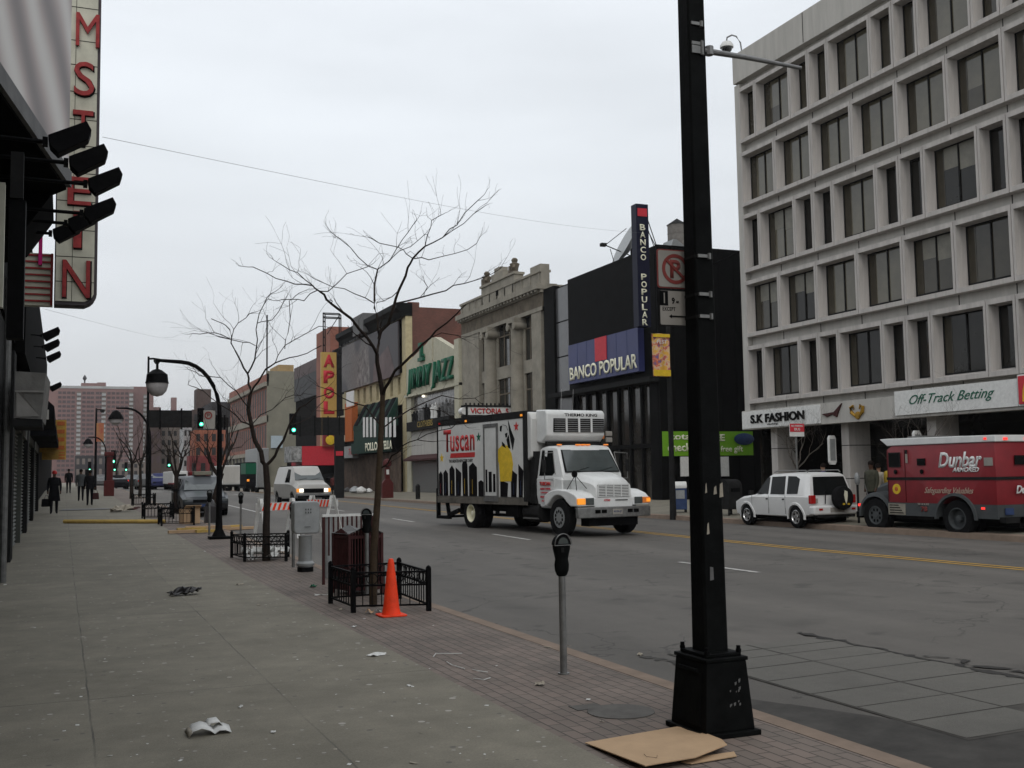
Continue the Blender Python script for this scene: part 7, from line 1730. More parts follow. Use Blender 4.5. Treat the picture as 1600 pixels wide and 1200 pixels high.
# dark blue minivan at the kerb
my = 46.; mx = PY(318, 770, my)[0]
mst = [(.85, .38, .62, .72, .78, .80, .72), (.78, .30, .72, .84, .86, .88, .80), (.35, .26, .86, .98, .90, .93, .82), (-.10, .26, .95, 1.08, .92, .95, .82), (-.95, .26, 1.02, 1.66, .92, .95, .68), (-1.3, .26, 1.02, 1.74, .92, .95, .70), (-3.4, .28, 1.02, 1.74, .92, .95, .70), (-3.75, .34, 1.0, 1.55, .90, .92, .72), (-3.85, .4, .95, 1.02, .88, .90, .8)]
mk('car_slate', (.030, .036, .042), .3, .3, var=.05)
mv, MBd, mo = car('minivan', 'minivan', 'slate blue minivan parked at the kerb facing the camera beyond the arched lamp', 'minivan', (mx, my, road_z(mx, my)), -math.pi/2, 'car_slate', mst, 2.9, .33,
    dict(side=[[(-.80, 1.08), (-1.12, 1.58), (-1.7, 1.62), (-1.75, 1.08)], [(-1.85, 1.08), (-1.82, 1.62), (-3.3, 1.60), (-3.4, 1.08)]], screen=[(-.14, -.76, 1.12), (-.14, .76, 1.12), (-.95, .62, 1.63), (-.95, -.62, 1.63)], n=(.55, 0, .83)))
mv.scale = (1, 1, .94)
MB().box(.70, .90, -.86, .86, .30, .56).build('front_bumper', 'dark_grey', mv, ang=0, bevel=.05)
for s in (-1, 1):
    MB().box(.60, .84, s*.58, s*.86, .62, .76).build('headlamp', 'glass_screen', mv, ang=0, bevel=.03); MB().box(-.62, -.52, s*.96, s*1.14, 1.06, 1.20).build('door_mirror', 'black_iron', mv, ang=0, bevel=.02)
MB().box(.82, .872, -.5, .5, .60, .72).build('grille', 'black_iron', mv, ang=0); MB().box(.895, .91, -.2, .2, .42, .54).build('number_plate', 'blue_paint', mv, ang=0)
for k, (x, w) in enumerate(((-1.5, .7), (-2.3, .5))):
    tag(MB().box(-w/2, w/2, -.35, .35, 0, .16).build('roof_load', ['beige_wall', 'armour_red'][k], ang=0, bevel=.02, loc=(mx+(-.1 if k else .1), my-x, road_z(mx, my)+1.66)), ['beige box strapped on the minivan roof', 'dark red bundle on the minivan roof'][k], 'roof load')
# distant traffic: simple but complete little cars
fst = [(.80, .35, .58, .68, .78, .80, .72), (.35, .25, .72, .82, .84, .87, .78), (-.45, .25, .82, .94, .86, .88, .76), (-1.15, .25, .86, 1.34, .86, .88, .60), (-2.1, .25, .86, 1.40, .86, .88, .60), (-2.9, .25, .88, 1.02, .86, .88, .74), (-3.5, .35, .84, .94, .82, .85, .76)]
def far_car(px, Y, lab, paint, facing=1, head=None, tail=None, zoff=0, cat='car'):
    x = PY(px, 760, Y)[0]; z = road_z(x, Y) if x > 4.6 else G(x, Y)
    r = -math.pi/2 if facing == 1 else math.pi/2
    t, B, o = car('c', 'car', lab, cat, (x, Y, z), r, paint, fst, 2.6, .31, dict(side=[[(-.60, .92), (-1.1, 1.26), (-2.05, 1.30), (-2.6, .95)]], screen=[(-.50, -.70, .98), (-.50, .70, .98), (-1.13, .56, 1.29), (-1.13, -.56, 1.29)], n=(.5, 0, .86)), group='cars far down the street')
    for s in (-1, 1):
        MB().box(.70, .80, s*.5, s*.76, .55, .68).build('headlamp', 'lamp_head' if head else 'glass_screen', t, ang=0); MB().box(-3.52, -3.4, s*.5, s*.8, .70, .86).build('tail_lamp', 'lamp_red' if tail else 'red_lens', t, ang=0)
    return t
far_car(158, 128, 'far car with bright lights beyond the walking couple', 'mid_grey', 1, head=True)
far_car(206, 120, 'far dark car with red tail lights right of the thin tree', 'car_slate', -1, tail=True)
far_car(186, 112, 'dark car beside the tall red pillar', 'cloth_black', 1)
far_car(226, 105, 'grey car seen between the straight pole and the thin tree', 'mid_grey', -1)
far_car(252, 98, 'dark car behind the far tree guards', 'cloth_navy', 1)
# bus, box truck, parked trucks across
def far_box(px0, px1, py0, py1, Y, L_, lab, cat, name, m, m2='dark_grey', face='y', red=False):
    xa, xb = PY(px0, 760, Y)[0], PY(px1, 760, Y)[0]; zt = PY((px0+px1)/2, py0, Y)[1]; zb = PY((px0+px1)/2, py1, Y)[1]; xc = (xa+xb)/2; zg = road_z(min(xc, 21), Y)
    t = thing(name, lab, cat, (xc, Y, zg)); w = (xb-xa)/2; H = zt-zg
    b0 = max(.35, (zb-zg)*.0+.55)
    MB().box(-w, w, 0, L_, b0, H).build('body', m, t, ang=0, bevel=.05); MB().box(-w*.9, w*.9, .1, L_-.1, .35, b0).build('chassis', 'black_iron', t, ang=0)
    for x in (-w+.15, w-.15):
        for y in (1.0, L_-1.2):
            MB().lathe([(.28, -.14), (.46, -.14), (.48, 0), (.46, .14), (.28, .14)], (x, y, .48), 'x', 18).build('wheel', 'black_rubber', t)
    return t, w, H, b0
t, w, H, b0 = far_box(270, 293, 736, 768, 88, 9, 'white topped bus with a red lower band seen from the front between the trees', 'bus', 'bus', 'white_paint')
MB().box(-w*.82, w*.82, -.03, 0, H*.45, H*.85).build('windscreen', 'glass_car', t, ang=0); MB().box(-w-.01, w+.01, -.04, 4, b0, H*.42).build('lower_band', 'armour_red', t, ang=0); MB().box(-w, w, -.12, 0, .4, b0).build('bumper', 'dark_grey', t, ang=0)
t, w, H, b0 = far_box(347, 375, 727, 768, 92, 6, 'small white box truck seen from behind right of the arched lamp', 'box truck', 'box_truck', 'box_white')
MB().box(-w*.92, w*.92, -.02, 0, b0+.1, H-.1).build('rear_door', 'precast', t, ang=0); MB().box(-w, w, -.1, 0, .45, b0).build('bumper', 'dark_grey', t, ang=0)
t, w, H, b0 = far_box(384, 400, 722, 768, 104, 7, 'dark green lettered van parked by the red brick building', 'truck', 'box_truck', 'cloth_black')
MB().box(-w-.02, w+.02, -.03, 3, H*.6, H-.1).build('green_panel', 'store_green', t, ang=0); MB().box(-w+.1, -w+.32, -.04, -.031, 1.0, 1.2).build('lit_lamp', 'lamp_amber', t, ang=0)
t, w, H, b0 = far_box(402, 420, 700, 768, 112, 8, 'pale grey truck side behind the green lettered van', 'truck', 'box_truck', 'silver_paint')
# ============================================================ BARE TREES
def twigs(mb, rnd, p, d, L_, r, depth, spread=.55, up=.12):
    """recursive twigs from p along d"""
    pts = [p]; n = 4; rad = [r]
    for k in range(n):
        d = (d+Vector((rnd.gauss(0, .2), rnd.gauss(0, .2), rnd.gauss(0, .2)+up*.25))).normalized(); pts.append(pts[-1]+d*(L_/n)); rad.append(max(r*(1-.15*(k+1)), .0016))
    mb.tube(pts, rad, 5 if r > .006 else 3, cap=False)
    if depth <= 0: return
    for k in range(rnd.choice((2, 2, 3))):
        i = rnd.choice((2, 3, 4)); ax = Vector((rnd.uniform(-1, 1), rnd.uniform(-1, 1), rnd.uniform(-.4, .8))).normalized()
        nd = (d*(1-spread*.55)+ax*spread).normalized()
        twigs(mb, rnd, pts[i], nd, L_*rnd.uniform(.55, .8), rad[i]*.62, depth-1, spread, up)
def traced(root, Y0, limbs, rnd, base_r, yspread=.5, twig=(.5, 2), minr=.0052):
    """limbs: (points in photo pixels, start radius, end radius, depth drift)"""
    mb = MB()
    for pts, r0, r1, drift in limbs:
        n = len(pts); P = []
        for k, (px, py) in enumerate(pts):
            t = k/(n-1); Y = Y0+drift[0]+(drift[1]-drift[0])*t; x, z = PY(px, py, Y); P.append(Vector((x, Y, z)))
        rad = [max(minr, (r0+(r1-r0)*k/(n-1))*1.15) for k in range(n)]
        # smooth by midpoint refinement with slight wander
        Q, RQ = [P[0]], [rad[0]]
        for a, b, ra, rb_ in zip(P[:-1], P[1:], rad[:-1], rad[1:]):
            L_ = (b-a).length; m = (a+b)/2+Vector((rnd.gauss(0, .035), rnd.gauss(0, .06), rnd.gauss(0, .035)))*L_*1.4; Q += [m, b]; RQ += [(ra+rb_)/2, rb_]
        mb.tube(Q, RQ, 8 if r0 > .015 else 5)
        if r0 < .02:
            for k in range(1, len(Q)):
                if rnd.random() < .5:
                    d = (Q[k]-Q[k-1]).normalized(); ax = Vector((rnd.uniform(-1, 1), rnd.uniform(-1, 1), rnd.uniform(-.2, 1))).normalized()
                    twigs(mb, rnd, Q[k], (d*.65+ax*.6).normalized(), twig[0]*rnd.uniform(.5, 1.3), max(minr*.7, RQ[k]*.5), twig[1]-1)
            d = (Q[-1]-Q[-2]).normalized(); twigs(mb, rnd, Q[-1], d, twig[0]*.55, minr, 1, .35)
    o = mb.build('branches', 'bark', root, ang=60); return keep(o, root)
rt_ = random.Random(21)
T1 = 14.0; x0 = PY(584, 945, T1)[0]
t1 = thing('bare_tree', 'tallest bare street tree standing in the iron guard beside the orange cone', 'tree', (x0, T1, 0), group='bare street trees')
mb = MB(); P = [PY(a, b, T1) for a, b in ((583, 952), (584, 860), (590, 780), (593, 720), (597, 645), (598, 612))]
mb.tube([(p[0], T1, p[1]) for p in P], [.054, .049, .044, .040, .037, .031], 14)
keep(mb.build('trunk', 'wood_pole', t1), t1)
L1 = [([(598, 618), (593, 586), (589, 553)], .030, .022, (0, -.1)),
 ([(589, 553), (574, 528), (549, 498), (530, 484), (510, 468), (499, 455)], .019, .011, (-.1, -.9)),
 ([(499, 455), (488, 446), (461, 444), (431, 435), (395, 417)], .009, .003, (-.9, -1.5)), ([(490, 447), (465, 426), (439, 413)], .006, .003, (-.9, -.5)),
 ([(499, 455), (527, 443), (574, 417)], .007, .003, (-.9, -.2)), ([(497, 453), (475, 470), (440, 468)], .006, .003, (-.9, -1.6)),
 ([(589, 553), (592, 536), (589, 492), (585, 470), (590, 421)], .017, .009, (-.1, .4)),
 ([(590, 421), (560, 402), (532, 374), (517, 362)], .007, .003, (.4, .9)), ([(590, 421), (609, 407), (629, 374), (645, 352)], .007, .003, (.4, 0)), ([(607, 408), (642, 385), (664, 366)], .005, .003, (.3, 1.)),
 ([(585, 474), (554, 459), (519, 448), (494, 437)], .007, .003, (.2, 1.3)),
 ([(592, 530), (607, 506), (616, 476), (623, 454), (637, 418), (645, 404), (664, 385)], .020, .010, (-.05, -.6)),
 ([(664, 385), (692, 371), (714, 352), (747, 313)], .008, .003, (-.6, -1.2)), ([(692, 371), (725, 349), (756, 323)], .005, .003, (-.8, -.2)), ([(664, 385), (673, 355), (689, 336)], .006, .003, (-.6, -.1)),
 ([(648, 404), (670, 406), (711, 396), (744, 381)], .007, .003, (-.5, .5)), ([(645, 404), (631, 391), (593, 380)], .006, .003, (-.5, -1.5)), ([(623, 454), (600, 470), (588, 474)], .006, .003, (-.3, .4)),
 ([(618, 474), (656, 465), (697, 454), (725, 443), (752, 435), (780, 421)], .011, .004, (-.2, .9)), ([(662, 464), (668, 448), (663, 440)], .005, .003, (.1, .4)),
 ([(598, 618), (608, 597), (629, 569), (662, 536), (681, 517), (714, 490), (728, 476)], .021, .005, (0, -1.3)), ([(662, 536), (690, 520), (716, 524)], .006, .003, (-.7, -1.4)),
 ([(594, 732), (612, 712), (630, 696), (652, 687), (676, 690)], .010, .004, (0, -.9)), ([(652, 687), (690, 672), (715, 660)], .005, .003, (-.7, -1.5)),
 ([(592, 662), (570, 634), (548, 628), (520, 612), (498, 604)], .010, .004, (0, .9)), ([(560, 632), (540, 640), (500, 642)], .005, .003, (.4, 1.2)),
 ([(594, 672), (640, 640), (690, 618), (742, 622), (765, 640)], .010, .003, (0, 1.)), ([(640, 640), (690, 642), (720, 660)], .005, .003, (.3, .9))]
traced(t1, T1, L1, rt_, .06, twig=(.42, 2))
T2 = 22.4
t2 = thing('bare_tree', 'second bare street tree, forked low, beside the silver control cabinet', 'tree', (PY(416, 870, T2)[0], T2, G(3.9, T2)), group='bare street trees')
mb = MB(); P = [PY(a, b, T2) for a, b in ((416, 885), (416, 820), (418, 764), (415, 724))]
mb.tube([(p[0], T2, p[1]) for p in P], [.085, .072, .066, .058], 12); keep(mb.build('trunk', 'bark', t2), t2)
L2 = [([(415, 728), (408, 706), (393, 665), (391, 616)], .046, .034, (0, .1)),
 ([(391, 616), (388, 600), (387, 584), (377, 566), (361, 536), (359, 515), (347, 505), (330, 498)], .022, .005, (.1, .9)), ([(361, 532), (372, 505), (390, 490)], .008, .004, (.6, 1.3)), ([(360, 530), (335, 520), (312, 522)], .008, .004, (.6, .1)),
 ([(387, 584), (398, 562), (400, 547), (400, 515), (405, 490), (417, 465)], .016, .004, (.1, -.9)), ([(399, 540), (380, 535), (350, 528)], .007, .004, (-.3, -1)), ([(402, 505), (425, 500), (440, 478)], .007, .004, (-.5, .2)),
 ([(391, 616), (404, 596), (415, 577), (430, 567), (452, 559), (480, 552), (502, 540)], .020, .004, (.1, -1.1)), ([(430, 567), (445, 540), (462, 530), (498, 510)], .008, .004, (-.4, .5)), ([(445, 545), (450, 520), (452, 470), (462, 462)], .008, .004, (-.3, .3)),
 ([(393, 665), (377, 659), (359, 641), (330, 622), (305, 605)], .016, .004, (0, 1.)), ([(391, 640), (370, 612), (345, 590), (318, 588)], .012, .004, (.1, -.8)),
 ([(415, 728), (430, 712), (443, 688), (452, 664), (468, 637), (490, 622), (520, 612)], .030, .006, (0, -.8)), ([(452, 664), (485, 652), (500, 632)], .010, .004, (-.5, .2)), ([(395, 662), (425, 640), (445, 622), (470, 618)], .010, .004, (0, 1.1))]
traced(t2, T2, L2, rt_, .08, twig=(.75, 2), minr=.0085)
def auto_tree(x, y, z, h, lab, rnd, m='bark', spread=.6, r=.07, fork=.34, n=5, lean=0, depth=4, tw=None):
    t = thing('bare_tree', lab, 'tree', (x, y, z), group='bare street trees')
    mb = MB(); top = Vector((lean, 0, h*fork)); mb.tube([(0, 0, 0), (lean*.4+rnd.gauss(0, .03), 0, h*fork*.5), top], [r, r*.8, r*.66], 9); mb.build('trunk', m, t)
    mb = MB()
    for k in range(n):
        a = 2*math.pi*(k+rnd.random()*.6)/n; d = Vector((math.cos(a)*spread, math.sin(a)*spread, 1.)).normalized()
        q = top-Vector((lean*.2, 0, h*fork*.14*rnd.random()*(k > 0)))
        twigs(mb, rnd, q, d, h*(1-fork)*rnd.uniform(.42, .55), r*rnd.uniform(.36, .5), depth, .52, .25)
    mb.build('branches', m, t, ang=60); return t
ra = random.Random(5)
for (px, py_top, Y, l, sp, kw) in ((331, 600, 40, 'third bare tree, leaning, beside the arched street lamp', .5, {}), (276, 628, 47, 'bare tree between the tall straight pole and the arched lamp', .5, {}), (206, 620, 68, 'thin bare tree standing in the farthest iron guard', .6, {}), (219, 640, 72, 'slim bare tree close to the tall straight pole', .35, {})):
    x = PY(px, 740, Y)[0]; z = G(x, Y); zt = PY(px, py_top, Y)[1]; auto_tree(x, Y, z, zt-z, l, ra, spread=sp, r=.12, lean=.35 if px == 331 else 0)
for (px, py_top, Y, l) in ((1246, 600, 32.5, 'bare tree growing behind the white suv in front of the dark shop front'), (1426, 592, 25.9, 'bare tree behind the armoured truck under the script lettered sign')):
    x = PY(px, 740, Y)[0]; z = walk_z(x, Y); zt = PY(px, py_top, Y)[1]; auto_tree(x, Y, z, zt-z, l, ra, 'bark_pale', .95, r=.06, fork=.36, n=6)
for (px, Y, l) in ((303, 120, 'small bare tree far down the street by the orange building'), (352, 135, 'small bare tree far down by the red brick building'), (182, 125, 'far bare tree under the third arched lamp')):
    x = PY(px, 740, Y)[0]; auto_tree(x, Y, walk_z(x, Y), 7, l, ra, r=.12, depth=3)

# ============================================================ PEOPLE
def person(name_lab, loc, rot, h=1.72, stride=.12, top='cloth_black', legs='cloth_black', skin='skin_dark', hair='hair', hat=None, bag=None, arm=.0, coat=0.):
    t = thing('person', name_lab, 'person', loc, rot)
    k = h/1.72
    J = {'pel': (0, 0, .95), 'wst': (0, 0, 1.10), 'chs': (0, .01, 1.32), 'nek': (0, .0, 1.47), 'hd0': (0, .01, 1.55), 'hd1': (0, .02, 1.64), 'hd2': (0, .01, 1.72)}
    E_ = [('pel', 'wst'), ('wst', 'chs'), ('chs', 'nek'), ('nek', 'hd0'), ('hd0', 'hd1'), ('hd1', 'hd2')]
    Rr = {'pel': (.155, .11), 'wst': (.145, .10), 'chs': (.175, .115), 'nek': (.055, .055), 'hd0': (.066, .075), 'hd1': (.078, .095), 'hd2': (.045, .055)}
    for s, q in ((-1, 'l'), (1, 'r')):
        f = stride*s
        J['hip'+q] = (s*.09, 0, .90); J['kne'+q] = (s*.10, f*.55+.02, .50); J['ank'+q] = (s*.10, f-.02, .09); J['toe'+q] = (s*.115, f+.13, .035)
        J['shl'+q] = (s*.19, 0, 1.40); J['elb'+q] = (s*.24, -f*.35+.0, 1.12); J['wri'+q] = (s*.24, -f*.7+.07+arm, .88+arm*.6); J['hnd'+q] = (s*.235, -f*.75+.10+arm, .80+arm*.7)
        E_ += [('pel', 'hip'+q), ('hip'+q, 'kne'+q), ('kne'+q, 'ank'+q), ('ank'+q, 'toe'+q), ('chs', 'shl'+q), ('shl'+q, 'elb'+q), ('elb'+q, 'wri'+q), ('wri'+q, 'hnd'+q)]
        Rr.update({'hip'+q: (.10, .105), 'kne'+q: (.068, .068), 'ank'+q: (.05, .05), 'toe'+q: (.042, .035), 'shl'+q: (.075, .075), 'elb'+q: (.055, .055), 'wri'+q: (.036, .036), 'hnd'+q: (.038, .03)})
    names = list(J); me = bpy.data.meshes.new('body'); me.from_pydata([tuple(c*k for c in J[n]) for n in names], [(names.index(a), names.index(b)) for a, b in E_], [])
    o = bpy.data.objects.new('body', me); COL.objects.link(o)
    sk_ = o.modifiers.new('skin', 'SKIN'); sk_.use_smooth_shade = True
    for i, n in enumerate(names): me.skin_vertices[0].data[i].radius = tuple(v*k for v in Rr[n])
    me.skin_vertices[0].data[0].use_root = True
    sb_ = o.modifiers.new('sub', 'SUBSURF'); sb_.levels = 1; sb_.render_levels = 1
    bpy.context.view_layer.update(); baked(o); o.parent = t; me = o.data
    for m in (skin, legs, top, 'black_rubber'): me.materials.append(M[m])
    for p in me.polygons:
        c = p.center; z = c.z/k
        if z > 1.475: i = 0
        elif z < .085: i = 3
        elif abs(c.x)/k > .17 and z < .92: i = 0
        elif z < .93: i = 1
        else: i = 2
        p.material_index = i; p.use_smooth = True
    # jacket skirt, hair or hat
    mb = MB(); rs = []
    for z, a, b in ((.82-coat, .20+coat*.12, .15+coat*.1), (.95, .185, .14), (1.10, .17, .13), (1.30, .205, .145), (1.43, .17, .11), (1.48, .075, .07)):
        rs.append([(a*k*math.cos(v), b*k*math.sin(v), z*k) for v in [2*math.pi*i/16 for i in range(16)]])
    mb.loft(rs); mb.build('jacket', top, t, ang=60)
    mb = MB(); m = hat or hair; rr = 1.12 if hat else 1.04
    rs = []
    for z, a in ((1.615, .078), (1.65, .088), (1.70, .082), (1.745, .055), (1.765, .01)): rs.append([(a*rr*k*math.cos(v), (a*1.15*rr*math.sin(v)-.008)*k, z*k) for v in [2*math.pi*i/14 for i in range(14)]])
    mb.loft(rs); mb.build('hat' if hat else 'hair', m, t, ang=60)
    if bag:
        b = thing('handbag' if bag == 'maroon' else 'carrier_bag', {'maroon': 'dark red handbag carried by the right hand walker of the couple', 'cloth_black': 'big black bag carried by the person in a red hat'}[bag], 'bag', (loc[0]+.28*k*math.cos(rot), loc[1]+.1, loc[2]+.30))
        mb = MB(); w_ = .15 if bag == 'maroon' else .2; mb.prism([(-w_, 0), (w_, 0), (w_*.9, .32), (-w_*.9, .32)], 'y', -.07, .07); mb.build('body', bag, b, ang=0, bevel=.03)
        MB().tube([(-.08, 0, .32), (-.04, 0, .46), (.04, 0, .46), (.08, 0, .32)], .01, 5).build('strap', 'cloth_black', b)
    return t
def feet(px, py): x, y, z = PG(px, py); return (x, y, z)
person('person in a black coat and red hat walking close to the left shop fronts', feet(84, 803), math.pi, 1.74, .16, hat='red_paint', bag='cloth_black', coat=.3)
person('person in dark clothes standing farther on near the left shop fronts', feet(107, 771), 0, 1.72, .1, 'cloth_black')
person('person in a grey jacket and black trousers, left one of the walking couple', feet(126, 783), 0, 1.74, .18, 'cloth_grey')
person('person in a black jacket, right one of the walking couple', feet(140, 790), 0, 1.72, .14, 'cloth_black', bag='maroon')
def behind(px, X): y = PX(px, 750, X)[0]; return (X, y, walk_z(X, y))
person('person in a navy top on the far pavement behind the white suv', behind(1287, 24.3), R_(60), 1.7, .1, 'cloth_navy', 'cloth_black', 'skin_mid')
person('person in olive jacket standing in front of the armoured truck bonnet', behind(1362, 23.6), R_(100), 1.78, .08, 'cloth_olive', 'cloth_black', 'skin_dark')
person('person in a pale yellow top beside the one in olive', behind(1373, 24.2), R_(-80), 1.66, .08, 'scrap_tan', 'cloth_black', 'skin_mid')
person('person in a bright yellow top by the cab of the armoured truck', behind(1391, 24.0), R_(-90), 1.72, .08, 'cloth_yellow', 'cloth_navy', 'skin_mid')
x_, z_ = PY(520, 765, 62); person('person in a dark red jacket on the far pavement behind the van', (22.6, PX(521, 760, 22.6)[0], walk_z(22.6, 90)), 0, 1.75, .1, 'kiosk_red', 'cloth_black')

# ============================================================ LITTER
rl = random.Random(12)
def crumple(loc, w, d, h, m, name, lab, cat, rot=0, n=7, grp=None, amp=.5):
    mb = MB(); vs = []; fs = []
    for j in range(n):
        for i in range(n):
            u, v = i/(n-1)-.5, j/(n-1)-.5; e_ = 1+rl.uniform(-.18, .18)
            vs.append((u*w*e_, v*d*e_, .004+h*(amp*rl.random()+(1-amp)*max(0, math.sin(u*5+v*3)))))
    for j in range(n-1):
        for i in range(n-1): fs.append((j*n+i, j*n+i+1, (j+1)*n+i+1, (j+1)*n+i))
    mb.add(vs, fs); o = mb.build(name, m, ang=0, loc=loc); o.rotation_euler = (0, 0, rot)
    s = o.modifiers.new('thick', 'SOLIDIFY'); s.thickness = .0015
    return tag(o, lab, cat, grp)
# folded white flyer like an open booklet in the foreground
x, y, z = PG(325, 1146)
# scaled a little up, as a tabloid page
fl_ = thing('open_booklet', 'crumpled white open booklet lying on the pavement in the foreground', 'paper', (x, y, z), R_(6))
def sheetm(prof, y0, y1, name, root, m='paper', sk=0.):
    mb = MB(); vs = []; n = len(prof)
    for k, (a, h) in enumerate(prof): vs += [(a, y0, h), (a+sk, y1, h+.012), ]
    mb.add(vs, [(2*k, 2*k+2, 2*k+3, 2*k+1) for k in range(n-1)]); o = mb.build(name, m, root, ang=40); s = o.modifiers.new('t', 'SOLIDIFY'); s.thickness = .002; return o
fl_.scale = (1.15, 1.1, 1.2)
sheetm([(-.125, .004), (-.10, .035), (-.05, .046), (0, .028), (.025, .008), (.05, .024), (.085, .022), (.12, .006)], -.07, .08, 'pages', fl_, sk=.02)
sheetm([(0, .03), (.02, .05), (.07, .052), (.09, .03)], .02, .11, 'loose_page', fl_)
sheetm([(-.125, .003), (-.115, .02), (-.10, .03)], -.075, .05, 'cover', fl_, 'scrap_tan')
# flattened cardboard box
cbd = thing('flattened_cardboard', 'flattened tan cardboard box lying against the foot of the big black lamp post', 'cardboard', (3.5, 5.95, 0))
def gp(px, py, z=0.):
    r = ray(px, py); t = (z-CAMH)/r[2]; return Vector((r[0]*t, r[1]*t, z))
q = [gp(914, 1160, .015), gp(1008, 1196, .045), gp(1030, 1192, .045), gp(1086, 1183, .045), gp(1136, 1163, .05), gp(1128, 1155, .05), gp(1087, 1139, .03), gp(1058, 1135, .03), gp(1000, 1145, .02)]
def thin(pts, name, m, root, t=.006): 
    n = len(pts); mb = MB(); mb.add([tuple(p) for p in pts]+[tuple(p-Vector((0, 0, t))) for p in pts], [list(range(n)), list(range(2*n-1, n-1, -1))]+[(i, (i+1) % n, n+(i+1) % n, n+i) for i in range(n)]); return keep(mb.build(name, m, root, ang=0), root)
thin(q, 'top_panel', 'cardboard', cbd)
thin([gp(1064, 1190, .012), gp(1080, 1193, .012), gp(1151, 1181, .012), gp(1147, 1174, .012), gp(1092, 1182, .012)], 'flap', 'cardboard', cbd, .005)
thin([gp(930, 1162, .004), gp(1008, 1192, .006), gp(1130, 1164, .008), gp(1060, 1140, .006)], 'lower_panel', mat('card_shade', (.24, .16, .10), .9, var=.1), cbd, .003)
keep(MB().tube([gp(1006, 1178, .047), gp(1010, 1182, .047), gp(1026, 1184, .047), gp(1027, 1180, .048)], .0012, 4).build('hand_slot', 'dark_void', cbd), cbd)
x, y, z = PG(288, 930); crumple((x, y, z), .44, .22, .13, 'plastic_black', 'plastic_bag', 'crumpled black plastic bag lying flat on the middle of the pavement', 'plastic bag', .1, 9)
items = [(590, 1024, .17, .10, .025, 'paper', 'white crumpled napkin on the pavement near the brick edge'), (427, 1145, .035, .03, .01, 'paper', 'tiny white scrap right of the open booklet'), (376, 1106, .03, .03, .02, 'paper', 'small twisted white scrap above the open booklet'),
 (375, 914, .12, .08, .03, 'scrap_tan', 'crumpled translucent wrapper left of the brick edge'), (404, 946, .07, .05, .015, 'scrap_tan', 'small pale wrapper on the pavement left of the tree guard'), (639, 1072, .05, .03, .008, 'paper', 'small white square of paper near the lower middle'),
 (843, 1071, .07, .07, .03, 'scrap_tan', 'crumpled beige wrapper on the bricks below the parking meter'), (919, 1095, .035, .03, .015, 'paper', 'round white scrap on the bricks left of the utility cover'), (578, 959, .09, .08, .07, 'cardboard', 'crushed paper cup beside the orange cone'),
 (592, 957, .06, .06, .05, 'paper', 'white cup lid beside the crushed cup'), (502, 931, .20, .05, .03, 'paper', 'long white strip of paper left of the tree guard'), (489, 918, .10, .09, .05, 'store_green', 'green and white wrapper left of the tree guard'),
 (469, 909, .05, .05, .02, 'scrap_tan', 'tiny yellowish scrap below the silver cabinet'), (553, 980, .06, .04, .015, 'paper', 'small white paper below the tree guard corner'), (532, 953, .12, .05, .02, 'scrap_tan', 'scatter of beige scraps at the tree guard foot'),
 (172, 899, .05, .04, .012, 'paper', 'small white scrap on the pavement left of the black bag'), (320, 862, .04, .04, .02, 'paper', 'white dot of paper left of the second tree guard'), (230, 938, .08, .02, .008, 'scrap_tan', 'thin pinkish strip left of the black bag'),
 (140, 983, .08, .015, .004, 'scrap_tan', 'thin pale stick of paper far left on the pavement'), (258, 1009, .05, .02, .004, 'scrap_tan', 'short pale strip in the middle of the pavement'), (646, 1193, .06, .02, .004, 'scrap_tan', 'pale strip at the lower edge of the picture'),
 (8, 914, .07, .04, .01, 'paper', 'white scrap at the left edge of the pavement'), (940, 1128, .03, .02, .008, 'scrap_tan', 'small pale scrap just above the cardboard'), (888, 1010, .05, .02, .01, 'scrap_tan', 'scrap against the kerb behind the nearest meter'), (856, 1012, .08, .03, .01, 'scrap_tan', 'litter along the kerb left of the nearest meter'),
 (1000, 1024, .07, .05, .03, 'scrap_tan', 'small litter on the road near the kerb before the black post'), (235, 785, .0, .0, .0, '', '')]
for px, py, w, d, h, m, l in items:
    if not m: continue
    x, y, z = PG(px, py); 
    if l.startswith('small litter on the road'): x, y, z = PG(px, py, road_z)
    crumple((x, y, z), w, d, h, m, 'litter', l, 'litter', rl.uniform(0, 3), 5)
# bent straws and torn card strips
for (a, b, c, l) in (((677, 1026), (681, 1021), (722, 1021), 'bent white drinking straw on the bricks'), ((698, 1034), (706, 1039), (726, 1045), 'torn white strip below the drinking straw'), ((738, 1046), (746, 1048), (762, 1050), 'dark and white torn strip on the bricks'), ((740, 1060), (756, 1062), (766, 1059), 'pale flattened strip nearest the brick edge')):
    tag(MB().tube([gp(*a, .006), gp(*b, .014), gp(*c, .006)], .004, 5).build('straw', 'paper'), l, 'straw')
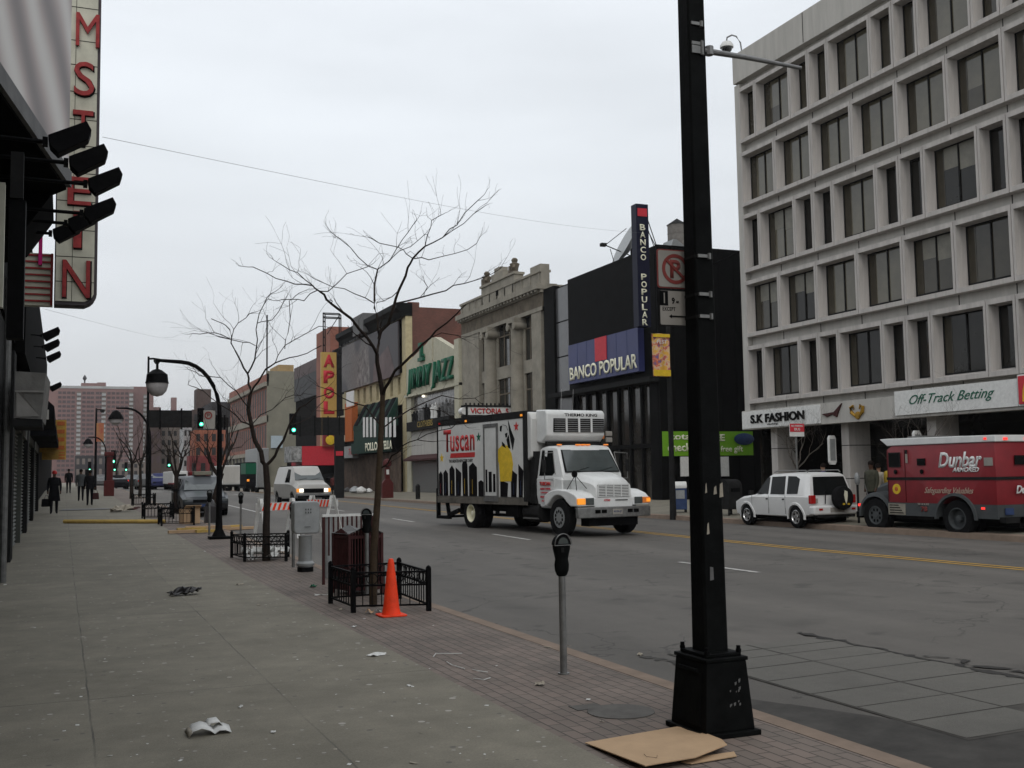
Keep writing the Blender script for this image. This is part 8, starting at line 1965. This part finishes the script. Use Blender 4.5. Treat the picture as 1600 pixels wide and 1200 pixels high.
# white rubbish inside the second guard, wet patch and bags farther on
for k in range(10):
    x, y, z = 3.85+rl.uniform(-.35, .35), 22.6+rl.uniform(-.4, .4), G(3.9, 22.6)
    crumple((x, y, z+rl.uniform(.0, .15)), .28, .22, .16, 'paper', 'plastic_bag', 'crumpled white carrier bag heaped inside the second tree guard', 'plastic bag', rl.uniform(0, 3), 6, 'white bags in the second tree guard')
x, y, z = PG(189, 800); crumple((x, y, z), .9, .6, .35, 'scrap_tan', 'rubbish_bag', 'torn beige rubbish bag on the pavement beyond the yellow timber', 'rubbish bag', .4, 8)
x, y, z = PG(205, 797); crumple((x, y, z), .7, .4, .2, 'maroon', 'rubbish_bag', 'flattened maroon bag right of the torn beige bag', 'rubbish bag', .2, 7)
xa, y, z = PG(92, 797); xb = PG(180, 797)[0]
tag(MB().prism([(xa, y-1.2), (xb-.3, y-1.0), (xb, y), (xb-.6, y+1.4), (xa+.2, y+1.2)], 'z', z+.004, z+.012).build('spilt_powder', 'mid_grey', ang=0), 'pale grey spill spread across the pavement beyond the yellow timber', 'spill')
# tiny pale scraps scattered over the pavement, one object each, all alike
sm = [MB().add([(-.014, -.01, .001), (.014, -.011, .001), (.012, .010, .004), (-.012, .011, .002)], [(0, 1, 2, 3)]).mesh('paper_scrap', [M[m]], 0) for m in ('paper', 'scrap_tan')]
for k in range(120):
    py = rl.uniform(870, 1195); px = rl.uniform(10, 820); x, y, z = PG(px, py)
    if x > 4.3 or x < -.85: continue
    o = bpy.data.objects.new('paper_scrap', sm[k % 3 % 2]); COL.objects.link(o); o.location = (x, y, z+.001); s = rl.uniform(.4, 1.3); o.scale = (s, s*rl.uniform(.4, 1), 1); o.rotation_euler = (0, 0, rl.uniform(0, 6))
    tag(o, 'tiny pale paper scrap trodden flat on the near pavement', 'litter', 'tiny scraps scattered over the pavement')
# ============================================================ AIR
hz = bpy.data.materials.new('thin_haze'); hz.use_nodes = True; t = hz.node_tree; t.nodes.clear()
ho_ = t.nodes.new('ShaderNodeOutputMaterial'); pv = t.nodes.new('ShaderNodeVolumePrincipled'); pv.inputs['Color'].default_value = (.86, .87, .9, 1); pv.inputs['Density'].default_value = .0002; pv.inputs['Anisotropy'].default_value = .2
t.links.new(pv.outputs[0], ho_.inputs['Volume'])
hb = MB().box(-760, 960, -70, 2600, -2.5, 130).build('haze', hz, ang=0); hb['kind'] = 'stuff'; hb['label'] = 'thin grey haze in the air down the street'
